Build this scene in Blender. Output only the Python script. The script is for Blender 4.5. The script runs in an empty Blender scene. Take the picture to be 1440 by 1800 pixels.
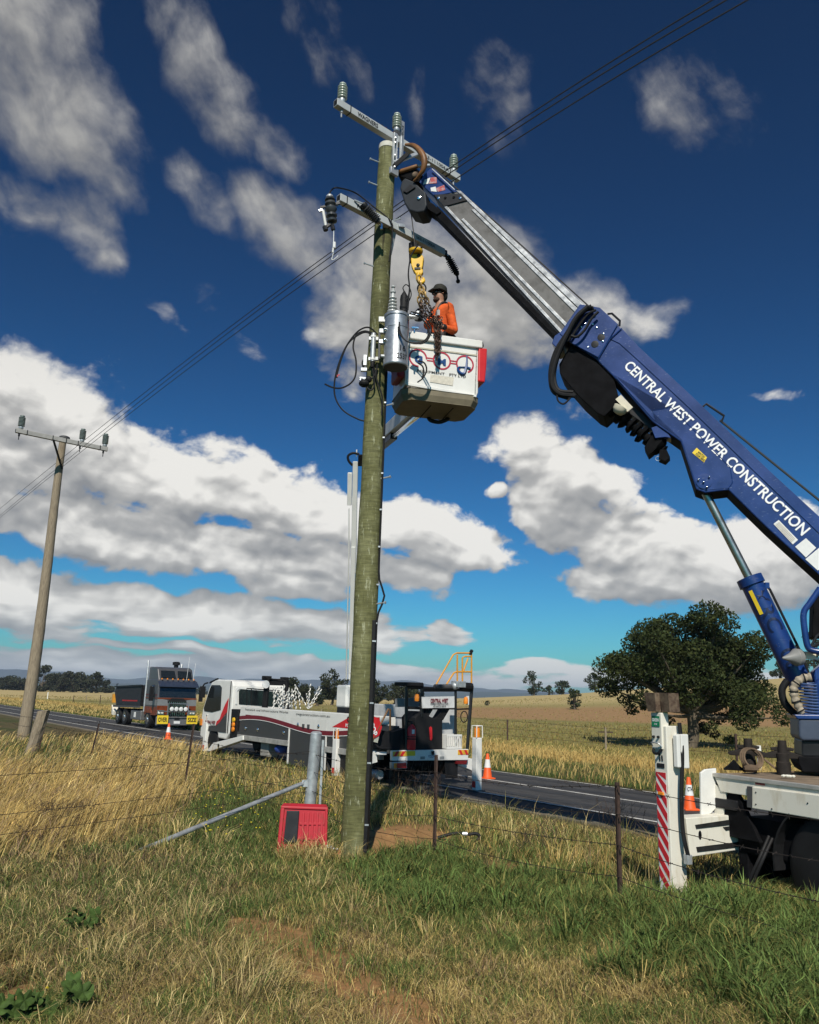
import bpy, math, random
import numpy as np
from mathutils import Vector, Matrix
C = bpy.context.scene.collection
SC = bpy.context.scene
random.seed(7); RNG = np.random.default_rng(11)
PI = math.pi
# ------------------------------------------------------------------ camera
FP, TH, RO, CH = 1443.0, math.radians(12.65), math.radians(1.6), 2.0
_r0 = Vector((1, 0, 0)); _u0 = Vector((0, -math.sin(TH), math.cos(TH)))
WV = Vector((0, math.cos(TH), math.sin(TH)))
RV = math.cos(RO)*_r0 + math.sin(RO)*_u0
UV = -math.sin(RO)*_r0 + math.cos(RO)*_u0
CAM = Vector((0, 0, CH))
cd = bpy.data.cameras.new('camera'); co = bpy.data.objects.new('camera', cd); C.objects.link(co)
mw = Matrix((RV, UV, -WV)).transposed().to_4x4(); mw.translation = CAM
co.matrix_world = mw
cd.sensor_fit = 'HORIZONTAL'; cd.sensor_width = 36; cd.lens = 36*FP/1440
cd.clip_start = .05; cd.clip_end = 20000
SC.camera = co
# ------------------------------------------------------------------ light
SUN_AZ, SUN_EL = math.radians(-2), math.radians(42)
SDIR = Vector((math.sin(SUN_AZ)*math.cos(SUN_EL), -math.cos(SUN_AZ)*math.cos(SUN_EL), math.sin(SUN_EL)))
ld = bpy.data.lights.new('sun', 'SUN'); ld.energy = 4.9; ld.angle = math.radians(.55); ld.color = (1, .93, .82)
lo = bpy.data.objects.new('sun', ld); C.objects.link(lo); lo.rotation_euler = SDIR.to_track_quat('Z', 'Y').to_euler()
SC.view_settings.view_transform = 'Standard'; SC.view_settings.look = 'None'
SC.view_settings.exposure = 0.0; SC.view_settings.gamma = 1.0
SC.render.engine = 'CYCLES'
try:
    SC.cycles.max_bounces = 5; SC.cycles.diffuse_bounces = 2; SC.cycles.glossy_bounces = 3; SC.cycles.volume_bounces = 0
    SC.cycles.use_denoising = True
except Exception: pass
# ------------------------------------------------------------------ pixel helpers (photo pixels -> world points)
def ray(px, py): return WV + (px-720)/FP*RV + (900-py)/FP*UV
def G(px, py, z=0.0):
    d = ray(px, py); return CAM + d*((z-CH)/d.z)
def PD(px, py, dep): return CAM + ray(px, py)*dep
class Pl:
    def __init__(s, p0, n): s.p = Vector(p0); s.n = Vector(n).normalized()
    def __call__(s, px, py, off=0.0):
        d = ray(px, py); return CAM + d*(((s.p + s.n*off - CAM).dot(s.n))/d.dot(s.n))
def proj_np(x, y, z):
    vx, vy, vz = x, y, z-CH
    dep = vx*WV[0]+vy*WV[1]+vz*WV[2]
    return 720+FP*(vx*RV[0]+vy*RV[1]+vz*RV[2])/dep, 900-FP*(vx*UV[0]+vy*UV[1]+vz*UV[2])/dep
def azel(px, py):
    d = ray(px, py).normalized()
    return math.degrees(math.atan2(d.x, d.y)), math.degrees(math.asin(d.z))
# ------------------------------------------------------------------ sky
def build_world():
    w = bpy.data.worlds.new('World'); SC.world = w; w.use_nodes = True
    nt = w.node_tree; nt.nodes.clear(); N = nt.nodes; L = nt.links
    try: w.cycles.sampling_method = 'MANUAL'; w.cycles.sample_map_resolution = 512
    except Exception: pass
    # (px, py, rx, ry, rot, weight)
    blobs = [(60,700,150,75,0,1),(180,800,130,64,10,1),(40,800,170,90,0,1),(330,850,165,74,0,1),(440,868,150,66,10,1),(560,905,150,58,12,1),
      (700,925,170,52,8,1),(800,960,150,48,4,.9),(250,945,320,62,4,1),(560,985,240,50,6,.95),(520,1030,130,40,0,.8),
      (60,1050,130,62,10,1),(260,1075,260,40,5,1),(450,1090,200,42,4,1),(620,1110,130,38,0,.8),(730,1115,60,22,0,.6),(790,1113,60,26,0,.85),
      (150,1168,420,26,0,.9),(620,1182,320,24,0,.9),(900,1188,240,18,0,.68),(950,1172,60,14,0,.85),(1150,1190,300,26,0,.6),(350,1146,200,12,0,.8),(60,1195,300,14,0,.8),(700,1205,400,12,0,.75),
      (930,800,110,60,20,.95),(1010,880,140,90,40,1),(1120,950,170,75,20,1),(1250,1010,220,62,0,1),(1390,970,130,70,0,1),(872,862,26,16,0,.85),(1120,1030,150,40,0,.8),
      (640,570,125,85,30,1.2),(720,480,170,105,10,1.3),(500,400,140,66,20,1.1),(360,350,110,42,30,.8),(840,560,170,80,10,1.3),(880,480,140,80,30,1.25),(1030,545,120,52,10,1.1),(1130,555,90,40,0,.8),(620,640,90,50,40,.8),
      (40,60,140,130,0,1.1),(100,200,165,105,15,1.1),(160,290,120,60,20,.85),(40,360,110,60,0,.75),(150,390,100,62,45,.9),(190,440,50,45,30,.9),
      (300,40,90,50,40,.72),(350,110,110,65,48,1),(400,200,95,60,42,1),(490,265,80,45,30,.85),
      (560,60,130,60,40,.55),(620,130,70,40,45,.55),(738,165,32,75,8,.58),(870,130,75,60,-20,.62),(890,210,50,80,0,.62),(1210,185,125,75,25,.72),(1160,150,80,50,0,.5),
      (300,560,60,22,35,.55),(430,600,50,20,45,.52),(360,500,60,30,30,.5),(960,740,180,30,-15,.5),(1330,700,60,14,0,.5)]
    def mth(nd, lk, op, a, b=None, clamp=False):
        m = nd.new('ShaderNodeMath'); m.operation = op; m.use_clamp = clamp
        for i, q in enumerate((a, b)):
            if q is None: continue
            if isinstance(q, (int, float)): m.inputs[i].default_value = q
            else: lk.new(q, m.inputs[i])
        return m.outputs[0]
    K = math.degrees(1/FP)*.93
    bl = []
    for (px, py, rx, ry, rot, wt) in blobs:
        a, e = azel(px, py); bl.append((a, e, rx*K*1.34, ry*K*1.38, rot, wt*1.1))
    def field_group(sel, name, e0, e1):
        g = bpy.data.node_groups.new(name, 'ShaderNodeTree')
        g.interface.new_socket('P', in_out='INPUT', socket_type='NodeSocketVector')
        g.interface.new_socket('Detail', in_out='INPUT', socket_type='NodeSocketFloat')
        g.interface.new_socket('F', in_out='OUTPUT', socket_type='NodeSocketFloat')
        gn, gl = g.nodes, g.links
        gi = gn.new('NodeGroupInput'); go = gn.new('NodeGroupOutput')
        wn = gn.new('ShaderNodeTexNoise'); wn.noise_dimensions = '2D'; wn.inputs['Scale'].default_value = .16; wn.inputs['Detail'].default_value = 3
        gl.new(gi.outputs[0], wn.inputs['Vector'])
        ws = gn.new('ShaderNodeVectorMath'); ws.operation = 'SUBTRACT'; gl.new(wn.outputs['Color'], ws.inputs[0]); ws.inputs[1].default_value = (.5, .5, .5)
        wm = gn.new('ShaderNodeVectorMath'); wm.operation = 'MULTIPLY_ADD'; gl.new(ws.outputs[0], wm.inputs[0]); wm.inputs[1].default_value = (2.2, 1.5, 0); gl.new(gi.outputs[0], wm.inputs[2])
        acc = None
        for (a, e, rx, ry, rot, wt) in sel:
            mp = gn.new('ShaderNodeMapping'); mp.vector_type = 'TEXTURE'
            mp.inputs['Location'].default_value = (a, e, 0)
            mp.inputs['Rotation'].default_value = (0, 0, math.radians(-rot-1.6))
            mp.inputs['Scale'].default_value = (rx, ry, 1)
            if acc is None: gl.new(wm.outputs[0], mp.inputs['Vector'])
            else:       # a negligible link to the previous blob keeps the shader's evaluation in order
                ch = gn.new('ShaderNodeVectorMath'); ch.operation = 'MULTIPLY_ADD'; gl.new(acc, ch.inputs[0]); ch.inputs[1].default_value = (1e-6, 1e-6, 0)
                gl.new(wm.outputs[0], ch.inputs[2]); gl.new(ch.outputs[0], mp.inputs['Vector'])
            ln = gn.new('ShaderNodeVectorMath'); ln.operation = 'LENGTH'; gl.new(mp.outputs[0], ln.inputs[0])
            mr = gn.new('ShaderNodeMapRange'); mr.interpolation_type = 'SMOOTHSTEP'
            gl.new(ln.outputs['Value'], mr.inputs['Value'])
            mr.inputs['From Min'].default_value = 1.3; mr.inputs['From Max'].default_value = .2
            mr.inputs['To Min'].default_value = 0; mr.inputs['To Max'].default_value = wt
            acc = mr.outputs[0] if acc is None else mth(gn, gl, 'MAXIMUM', acc, mr.outputs[0])
        nz = gn.new('ShaderNodeTexNoise'); nz.noise_dimensions = '2D'; nz.inputs['Scale'].default_value = .34; nz.inputs['Roughness'].default_value = .56
        gl.new(gi.outputs[1], nz.inputs['Detail'])
        mp = gn.new('ShaderNodeMapping'); mp.inputs['Scale'].default_value = (.85, 1.25, 1); mp.inputs['Rotation'].default_value = (0, 0, .35)
        gl.new(wm.outputs[0], mp.inputs['Vector']); gl.new(mp.outputs[0], nz.inputs['Vector'])
        # high wisps are drawn out along the wind, the low banks are flattened by perspective
        sy = gn.new('ShaderNodeSeparateXYZ'); gl.new(gi.outputs[0], sy.inputs[0])
        def stretched(rot, sx, sy_, scale):
            m_ = gn.new('ShaderNodeMapping'); m_.vector_type = 'TEXTURE'; m_.inputs['Rotation'].default_value = (0, 0, rot); m_.inputs['Scale'].default_value = (sx, sy_, 1); gl.new(wm.outputs[0], m_.inputs['Vector'])
            k_ = gn.new('ShaderNodeTexNoise'); k_.noise_dimensions = '2D'; k_.inputs['Scale'].default_value = scale; k_.inputs['Roughness'].default_value = .60; gl.new(gi.outputs[1], k_.inputs['Detail']); gl.new(m_.outputs[0], k_.inputs['Vector']); return k_.outputs[0]
        def mixf(f, a_, b_):
            q_ = gn.new('ShaderNodeMix'); q_.data_type = 'FLOAT'; gl.new(f, q_.inputs['Factor']); gl.new(a_, q_.inputs['A']); gl.new(b_, q_.inputs['B']); return q_.outputs['Result']
        def rng_(v, a_, b_, c_, d_):
            m_ = gn.new('ShaderNodeMapRange'); m_.interpolation_type = 'SMOOTHSTEP'; gl.new(v, m_.inputs[0])
            for i_, w_ in enumerate((a_, b_, c_, d_)): m_.inputs[1+i_].default_value = w_
            return m_.outputs[0]
        val = nz.outputs[0]
        if e1 > 22: val = mixf(rng_(sy.outputs[1], 22, 34, 0, .55), val, stretched(-.85, 1.55, .8, .34))
        if e0 < 9: val = mixf(rng_(sy.outputs[1], 2.5, 8.5, .9, 0), val, stretched(0, 2.6, .55, .42))
        n1 = mth(gn, gl, 'MULTIPLY', mth(gn, gl, 'SUBTRACT', val, .5), 1.6)
        gl.new(mth(gn, gl, 'ADD', acc, n1) if acc is not None else n1, go.inputs[0])
        return g
    tc = N.new('ShaderNodeTexCoord'); sp = N.new('ShaderNodeSeparateXYZ'); L.new(tc.outputs['Generated'], sp.inputs[0])
    az = mth(N, L, 'MULTIPLY', mth(N, L, 'ARCTAN2', sp.outputs[0], sp.outputs[1]), 180/PI)
    el = mth(N, L, 'MULTIPLY', mth(N, L, 'ARCSINE', sp.outputs[2]), 180/PI)
    cb = N.new('ShaderNodeCombineXYZ'); L.new(az, cb.inputs[0]); L.new(el, cb.inputs[1])
    def mrange(v, a, b, c, d, sm=True):
        m = N.new('ShaderNodeMapRange'); m.interpolation_type = 'SMOOTHSTEP' if sm else 'LINEAR'
        L.new(v, m.inputs[0])
        for i, q in enumerate((a, b, c, d)): m.inputs[1+i].default_value = q
        return m.outputs[0]
    sky = N.new('ShaderNodeTexSky'); sky.sky_type = 'NISHITA'; sky.sun_disc = False
    sky.sun_elevation = SUN_EL; sky.sun_rotation = PI - SUN_AZ; sky.altitude = 400; sky.air_density = 1.0; sky.dust_density = .7; sky.ozone_density = 3.0
    gm = N.new('ShaderNodeGamma'); gm.inputs[1].default_value = SKY_GAMMA
    sc_ = N.new('ShaderNodeVectorMath'); sc_.operation = 'SCALE'; sc_.inputs['Scale'].default_value = .095; L.new(sky.outputs[0], sc_.inputs[0])
    L.new(sc_.outputs[0], gm.inputs[0])
    tint = N.new('ShaderNodeVectorMath'); tint.operation = 'MULTIPLY'; L.new(gm.outputs[0], tint.inputs[0]); tint.inputs[1].default_value = SKY_TINT
    clear = tint.outputs[0]
    soft = mrange(el, 13, 34, .28, 1.25)          # low clouds are firm-edged, the high ones thin and soft
    low = mrange(el, 15, 32, 1.0, .70)           # high wisps are thinner and darker than the sunlit heaps
    calm = mrange(el, 17, 31, 1.0, .40)          # thin cloud shades itself less
    air = mrange(el, 0, 6, .40, 0)               # clouds fade into the air near the horizon
    hor = mrange(el, -1, 1.2, 0, .97)
    def background(colour):
        up = N.new('ShaderNodeVectorMath'); up.operation = 'SCALE'; up.inputs['Scale'].default_value = 10.0; L.new(colour, up.inputs[0])
        bg = N.new('ShaderNodeBackground'); bg.inputs[1].default_value = .1; L.new(up.outputs[0], bg.inputs[0]); return bg.outputs[0]
    plain = background(clear)
    def tile(a0, a1, e0, e1, name):
        sel = [b for b in bl if a0-3.2 < b[0]+1.35*max(b[2], b[3]) and b[0]-1.35*max(b[2], b[3]) < a1+3.2 and
               e0-2 < b[1]+1.35*(b[3]+.35*b[2]*(b[4] != 0)) and b[1]-1.35*(b[3]+.35*b[2]*(b[4] != 0)) < e1+4.6]
        if not sel: return plain
        g = field_group(sel, name, e0, e1)
        def field(off, det, prev=None):
            q = N.new('ShaderNodeGroup'); q.node_tree = g; q.inputs[1].default_value = det
            if off:
                ad = N.new('ShaderNodeVectorMath'); ad.operation = 'ADD'; L.new(cb.outputs[0], ad.inputs[0]); ad.inputs[1].default_value = (*off, 0)
                ch = N.new('ShaderNodeVectorMath'); ch.operation = 'MULTIPLY_ADD'; L.new(prev, ch.inputs[0]); ch.inputs[1].default_value = (1e-6, 1e-6, 0)
                L.new(ad.outputs[0], ch.inputs[2]); L.new(ch.outputs[0], q.inputs[0])
            else: L.new(cb.outputs[0], q.inputs[0])
            return q.outputs[0]
        f0 = field(None, 9); f1 = field((-.15, .5), 7, f0); s0 = field((.01, .01), 2.2, f1); s2 = field((-.6, 3.0), 2.2, s0)
        dn = N.new('ShaderNodeMapRange'); dn.interpolation_type = 'SMOOTHSTEP'; L.new(f0, dn.inputs[0]); dn.inputs[1].default_value = .42
        L.new(mth(N, L, 'ADD', soft, .42), dn.inputs[2]); dn.inputs[3].default_value = 0; dn.inputs[4].default_value = 1
        lit = mth(N, L, 'ADD', mth(N, L, 'MULTIPLY', mth(N, L, 'SUBTRACT', f0, f1), .42), mth(N, L, 'MULTIPLY', mth(N, L, 'SUBTRACT', s0, s2), .62))
        lit = mth(N, L, 'ADD', mth(N, L, 'MULTIPLY', lit, calm), .52)
        cr = N.new('ShaderNodeValToRGB'); cr.color_ramp.elements[0].position = .10; cr.color_ramp.elements[0].color = (.28, .285, .29, 1)
        cr.color_ramp.elements[1].position = .92; cr.color_ramp.elements[1].color = (.90, .88, .83, 1)
        e2 = cr.color_ramp.elements.new(.5); e2.color = (.47, .465, .45, 1)
        L.new(lit, cr.inputs[0])
        cm = N.new('ShaderNodeVectorMath'); cm.operation = 'SCALE'; L.new(cr.outputs[0], cm.inputs[0]); L.new(low, cm.inputs['Scale'])
        cf = N.new('ShaderNodeMix'); cf.data_type = 'RGBA'
        L.new(air, cf.inputs['Factor']); L.new(cm.outputs[0], cf.inputs['A']); cf.inputs['B'].default_value = (.50, .57, .62, 1)
        mx = N.new('ShaderNodeMix'); mx.data_type = 'RGBA'
        L.new(mth(N, L, 'MULTIPLY', dn.outputs[0], hor), mx.inputs['Factor']); L.new(clear, mx.inputs['A']); L.new(cf.outputs['Result'], mx.inputs['B'])
        return background(mx.outputs['Result'])
    def pick(val, edge, below, above):          # hard choice: only the chosen part of the sky is evaluated
        m = N.new('ShaderNodeMixShader'); L.new(mth(N, L, 'GREATER_THAN', val, edge), m.inputs[0]); L.new(below, m.inputs[1]); L.new(above, m.inputs[2]); return m.outputs[0]
    def band(e0, e1, cuts):
        cs = [-44]+cuts+[44]
        sh = plain
        res = plain
        for i in range(len(cs)-2, -1, -1):
            t = tile(cs[i], cs[i+1], e0, e1, 'clouds')
            res = pick(az, cs[i+1], t, res)
        return pick(az, cs[0], plain, res)
    bands = [(-1.5, 5.5, [-12, 6]), (5.5, 11, [-16, -4, 10]), (11, 17, [-16, -4, 12]), (17, 24, [-12, 0, 12]), (24, 32, [-14, 0, 12]), (32, 52, [-18, -4, 9])]
    res = plain
    for e0, e1, cuts in reversed(bands): res = pick(el, e1, band(e0, e1, cuts), res)
    res = pick(el, -1.5, plain, res)
    out = N.new('ShaderNodeOutputWorld'); L.new(res, out.inputs[0])
SKY_GAMMA = 1.75
SKY_TINT = (.32, 1.0, 1.12)
build_world()
# ------------------------------------------------------------------ materials
MATS = {}
def M(name, col, rough=.6, metal=0.0, var=.12, scale=6.0, bump=0.0, col2=None, mix=.5, stretch=(1, 1, 1), spec=.4, coat=0.0):
    if name in MATS: return MATS[name]
    m = bpy.data.materials.new(name); m.use_nodes = True; nt = m.node_tree; N = nt.nodes; L = nt.links
    b = N['Principled BSDF']; b.inputs['Roughness'].default_value = rough; b.inputs['Metallic'].default_value = metal
    b.inputs['Specular IOR Level'].default_value = spec
    if coat: b.inputs['Coat Weight'].default_value = coat; b.inputs['Coat Roughness'].default_value = .12
    tc = N.new('ShaderNodeTexCoord'); mp = N.new('ShaderNodeMapping'); mp.inputs['Scale'].default_value = stretch
    L.new(tc.outputs['Object'], mp.inputs['Vector'])
    n = N.new('ShaderNodeTexNoise'); n.inputs['Scale'].default_value = scale; n.inputs['Detail'].default_value = 6; n.inputs['Roughness'].default_value = .65
    L.new(mp.outputs[0], n.inputs['Vector'])
    r = N.new('ShaderNodeValToRGB'); c = np.array(col[:3]); c2 = np.array(col2[:3]) if col2 else c*(1-var*2)
    r.color_ramp.elements[0].position = max(0, mix-.14); r.color_ramp.elements[1].position = min(1, mix+.14)
    if col2: a, d = c2, c
    else: a, d = c*(1-var), np.minimum(c*(1+var), 1)
    r.color_ramp.elements[0].color = (*a, 1); r.color_ramp.elements[1].color = (*d, 1)
    L.new(n.outputs[0], r.inputs[0]); L.new(r.outputs[0], b.inputs['Base Color'])
    rm = N.new('ShaderNodeMapRange'); rm.inputs[3].default_value = max(0, rough-.1); rm.inputs[4].default_value = min(1, rough+.12)
    L.new(n.outputs[0], rm.inputs[0]); L.new(rm.outputs[0], b.inputs['Roughness'])
    if bump:
        bp = N.new('ShaderNodeBump'); bp.inputs['Strength'].default_value = bump; bp.inputs['Distance'].default_value = .02
        L.new(n.outputs[0], bp.inputs['Height']); L.new(bp.outputs[0], b.inputs['Normal'])
    MATS[name] = m; return m
def MA(name, rough=.9, scale=3.0, var=.3, bump=0.0, trans=0.0):       # colour from the mesh's own 'col' attribute times soil/plant noise
    if name in MATS: return MATS[name]
    m = bpy.data.materials.new(name); m.use_nodes = True; nt = m.node_tree; N = nt.nodes; L = nt.links
    b = N['Principled BSDF']; b.inputs['Roughness'].default_value = rough; b.inputs['Specular IOR Level'].default_value = .15
    at = N.new('ShaderNodeAttribute'); at.attribute_name = 'col'
    tc = N.new('ShaderNodeTexCoord'); n = N.new('ShaderNodeTexNoise'); n.inputs['Scale'].default_value = scale; n.inputs['Detail'].default_value = 8; n.inputs['Roughness'].default_value = .7
    L.new(tc.outputs['Object'], n.inputs['Vector'])
    mr = N.new('ShaderNodeMapRange'); mr.inputs[1].default_value = .25; mr.inputs[2].default_value = .75; mr.inputs[3].default_value = 1-var; mr.inputs[4].default_value = 1+var; L.new(n.outputs[0], mr.inputs[0])
    vm = N.new('ShaderNodeVectorMath'); vm.operation = 'SCALE'; L.new(at.outputs['Color'], vm.inputs[0]); L.new(mr.outputs[0], vm.inputs['Scale'])
    L.new(vm.outputs[0], b.inputs['Base Color'])
    if trans:
        tr = N.new('ShaderNodeBsdfTranslucent'); L.new(vm.outputs[0], tr.inputs[0])
        mx = N.new('ShaderNodeMixShader'); mx.inputs[0].default_value = trans; L.new(b.outputs[0], mx.inputs[1]); L.new(tr.outputs[0], mx.inputs[2])
        L.new(mx.outputs[0], N['Material Output'].inputs[0])
    if bump:
        bp = N.new('ShaderNodeBump'); bp.inputs['Strength'].default_value = bump; bp.inputs['Distance'].default_value = .05
        L.new(n.outputs[0], bp.inputs['Height']); L.new(bp.outputs[0], b.inputs['Normal'])
    MATS[name] = m; return m
WHITE = M('white_paint', (.72, .71, .67), .38, var=.05, scale=3, coat=.3)
DWHITE = M('dirty_white_paint', (.70, .67, .58), .5, var=.1, scale=5, col2=(.50, .43, .31), mix=.34, stretch=(1.6, 1.6, .5))
BLACK = M('black_rubber', (.012, .012, .013), .6, var=.2, spec=.2)
DARK = M('black_steel', (.015, .015, .017), .45, var=.25, spec=.25)
GREYD = M('dark_grey', (.06, .06, .062), .6, var=.2)
GALV = M('galvanised_steel', (.46, .48, .49), .45, .55, var=.18, scale=9)
ALU = M('aluminium', (.50, .48, .44), .5, .5, var=.2, scale=5)
CHROME = M('chrome', (.75, .76, .77), .16, 1.0, var=.04)
BLUE = M('blue_paint', (.008, .034, .155), .34, var=.22, scale=2.6, coat=.2)
def scuff(m, k=.35):                                            # dusty haze, rub marks and fine scratches over paint
    nt = m.node_tree; N, L = nt.nodes, nt.links; b = N['Principled BSDF']; src = b.inputs['Base Color'].links[0].from_socket; tc = N.new('ShaderNodeTexCoord'); prev = src
    for sc, st, lo, hi, amt, col in ((1.3, (1, 1, 1), .45, .8, k*.35, (.10, .13, .20, 1)), (5, (1.0, 6, 9), .64, .72, k*.55, (.20, .24, .34, 1)), (22, (.35, 3, 3), .66, .70, k, (.30, .34, .42, 1)), (40, (1, 1, 1), .70, .74, k*.8, (.22, .22, .22, 1))):
        mp = N.new('ShaderNodeMapping'); mp.inputs['Scale'].default_value = st; mp.inputs['Rotation'].default_value = (0, .72, .15); L.new(tc.outputs['Object'], mp.inputs[0]); n = N.new('ShaderNodeTexNoise'); n.inputs['Scale'].default_value = sc; n.inputs['Detail'].default_value = 5; L.new(mp.outputs[0], n.inputs['Vector'])
        r = N.new('ShaderNodeMapRange'); r.inputs[1].default_value = lo; r.inputs[2].default_value = hi; r.inputs[4].default_value = amt; L.new(n.outputs[0], r.inputs[0]); mx = N.new('ShaderNodeMix'); mx.data_type = 'RGBA'; L.new(r.outputs[0], mx.inputs['Factor']); L.new(prev, mx.inputs['A']); mx.inputs['B'].default_value = col; prev = mx.outputs['Result']
    L.new(prev, b.inputs['Base Color'])
scuff(BLUE, .3)
RED = M('red_plastic', (.42, .014, .026), .55, var=.18, scale=7, col2=(.24, .03, .025), mix=.36)
REDP = M('red_paint', (.55, .02, .025), .4, var=.06)
MAROON = M('maroon_vinyl', (.16, .012, .022), .4, var=.06)
ORANGE = M('orange_rubber', (.75, .10, .015), .55, var=.08)
REFL = M('white_reflective', (.72, .72, .70), .35, var=.06)
YEL = M('yellow_paint', (.72, .42, .02), .45, var=.15, scale=12)
YELS = M('yellow_sign', (.78, .56, .03), .45, var=.05)
ORP = M('orange_steel', (.62, .28, .03), .5, var=.1)
AMBER = M('amber_lens', (.80, .25, .02), .2, var=.1, spec=.6)
GLASS = M('dark_glass', (.012, .016, .018), .06, var=.1, spec=.7)
TXTW = M('white_lettering', (.80, .80, .80), .4, var=.02)
TXTK = M('black_lettering', (.012, .012, .014), .5, var=.05)
TXTB = M('blue_lettering', (.012, .06, .20), .4, var=.05)
TXTR = M('crimson_vinyl', (.42, .03, .06), .45, var=.06)
GREEN = M('green_sign', (.01, .20, .09), .4, var=.05)
RUST = M('rusty_steel', (.075, .045, .030), .85, var=.3, scale=9, col2=(.24, .18, .12), mix=.42, bump=.3)
POST = M('brown_picket_steel', (.055, .032, .024), .7, .2, var=.25, scale=15)
OLDW = M('weathered_wood', (.30, .245, .17), .9, var=.3, scale=7, col2=(.13, .10, .07), mix=.45, stretch=(9, 9, .5), bump=.6)
BARK = M('bark', (.10, .08, .055), .95, var=.35, scale=9, bump=.6, stretch=(2, 2, .5))
BELLY = M('grimy_steel_and_shade', (.007, .007, .008), .75, var=.4, spec=.06)  # grimy black parts, and the painted shade under the boom
INSUL = M('grey_green_porcelain', (.36, .42, .37), .28, var=.06, spec=.6)
COMP = M('grey_composite', (.44, .46, .46), .55, var=.06, scale=4)
BRONZE = M('brown_strap', (.19, .085, .028), .5, var=.3, scale=8)
SLATE = M('slate_grey_cover', (.024, .028, .034), .55, var=.12, spec=.2)
WIRE = M('bare_wire', (.05, .048, .045), .6, .5, var=.1)
FWIRE = M('rusty_wire', (.045, .035, .03), .7, .5, var=.2)
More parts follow.
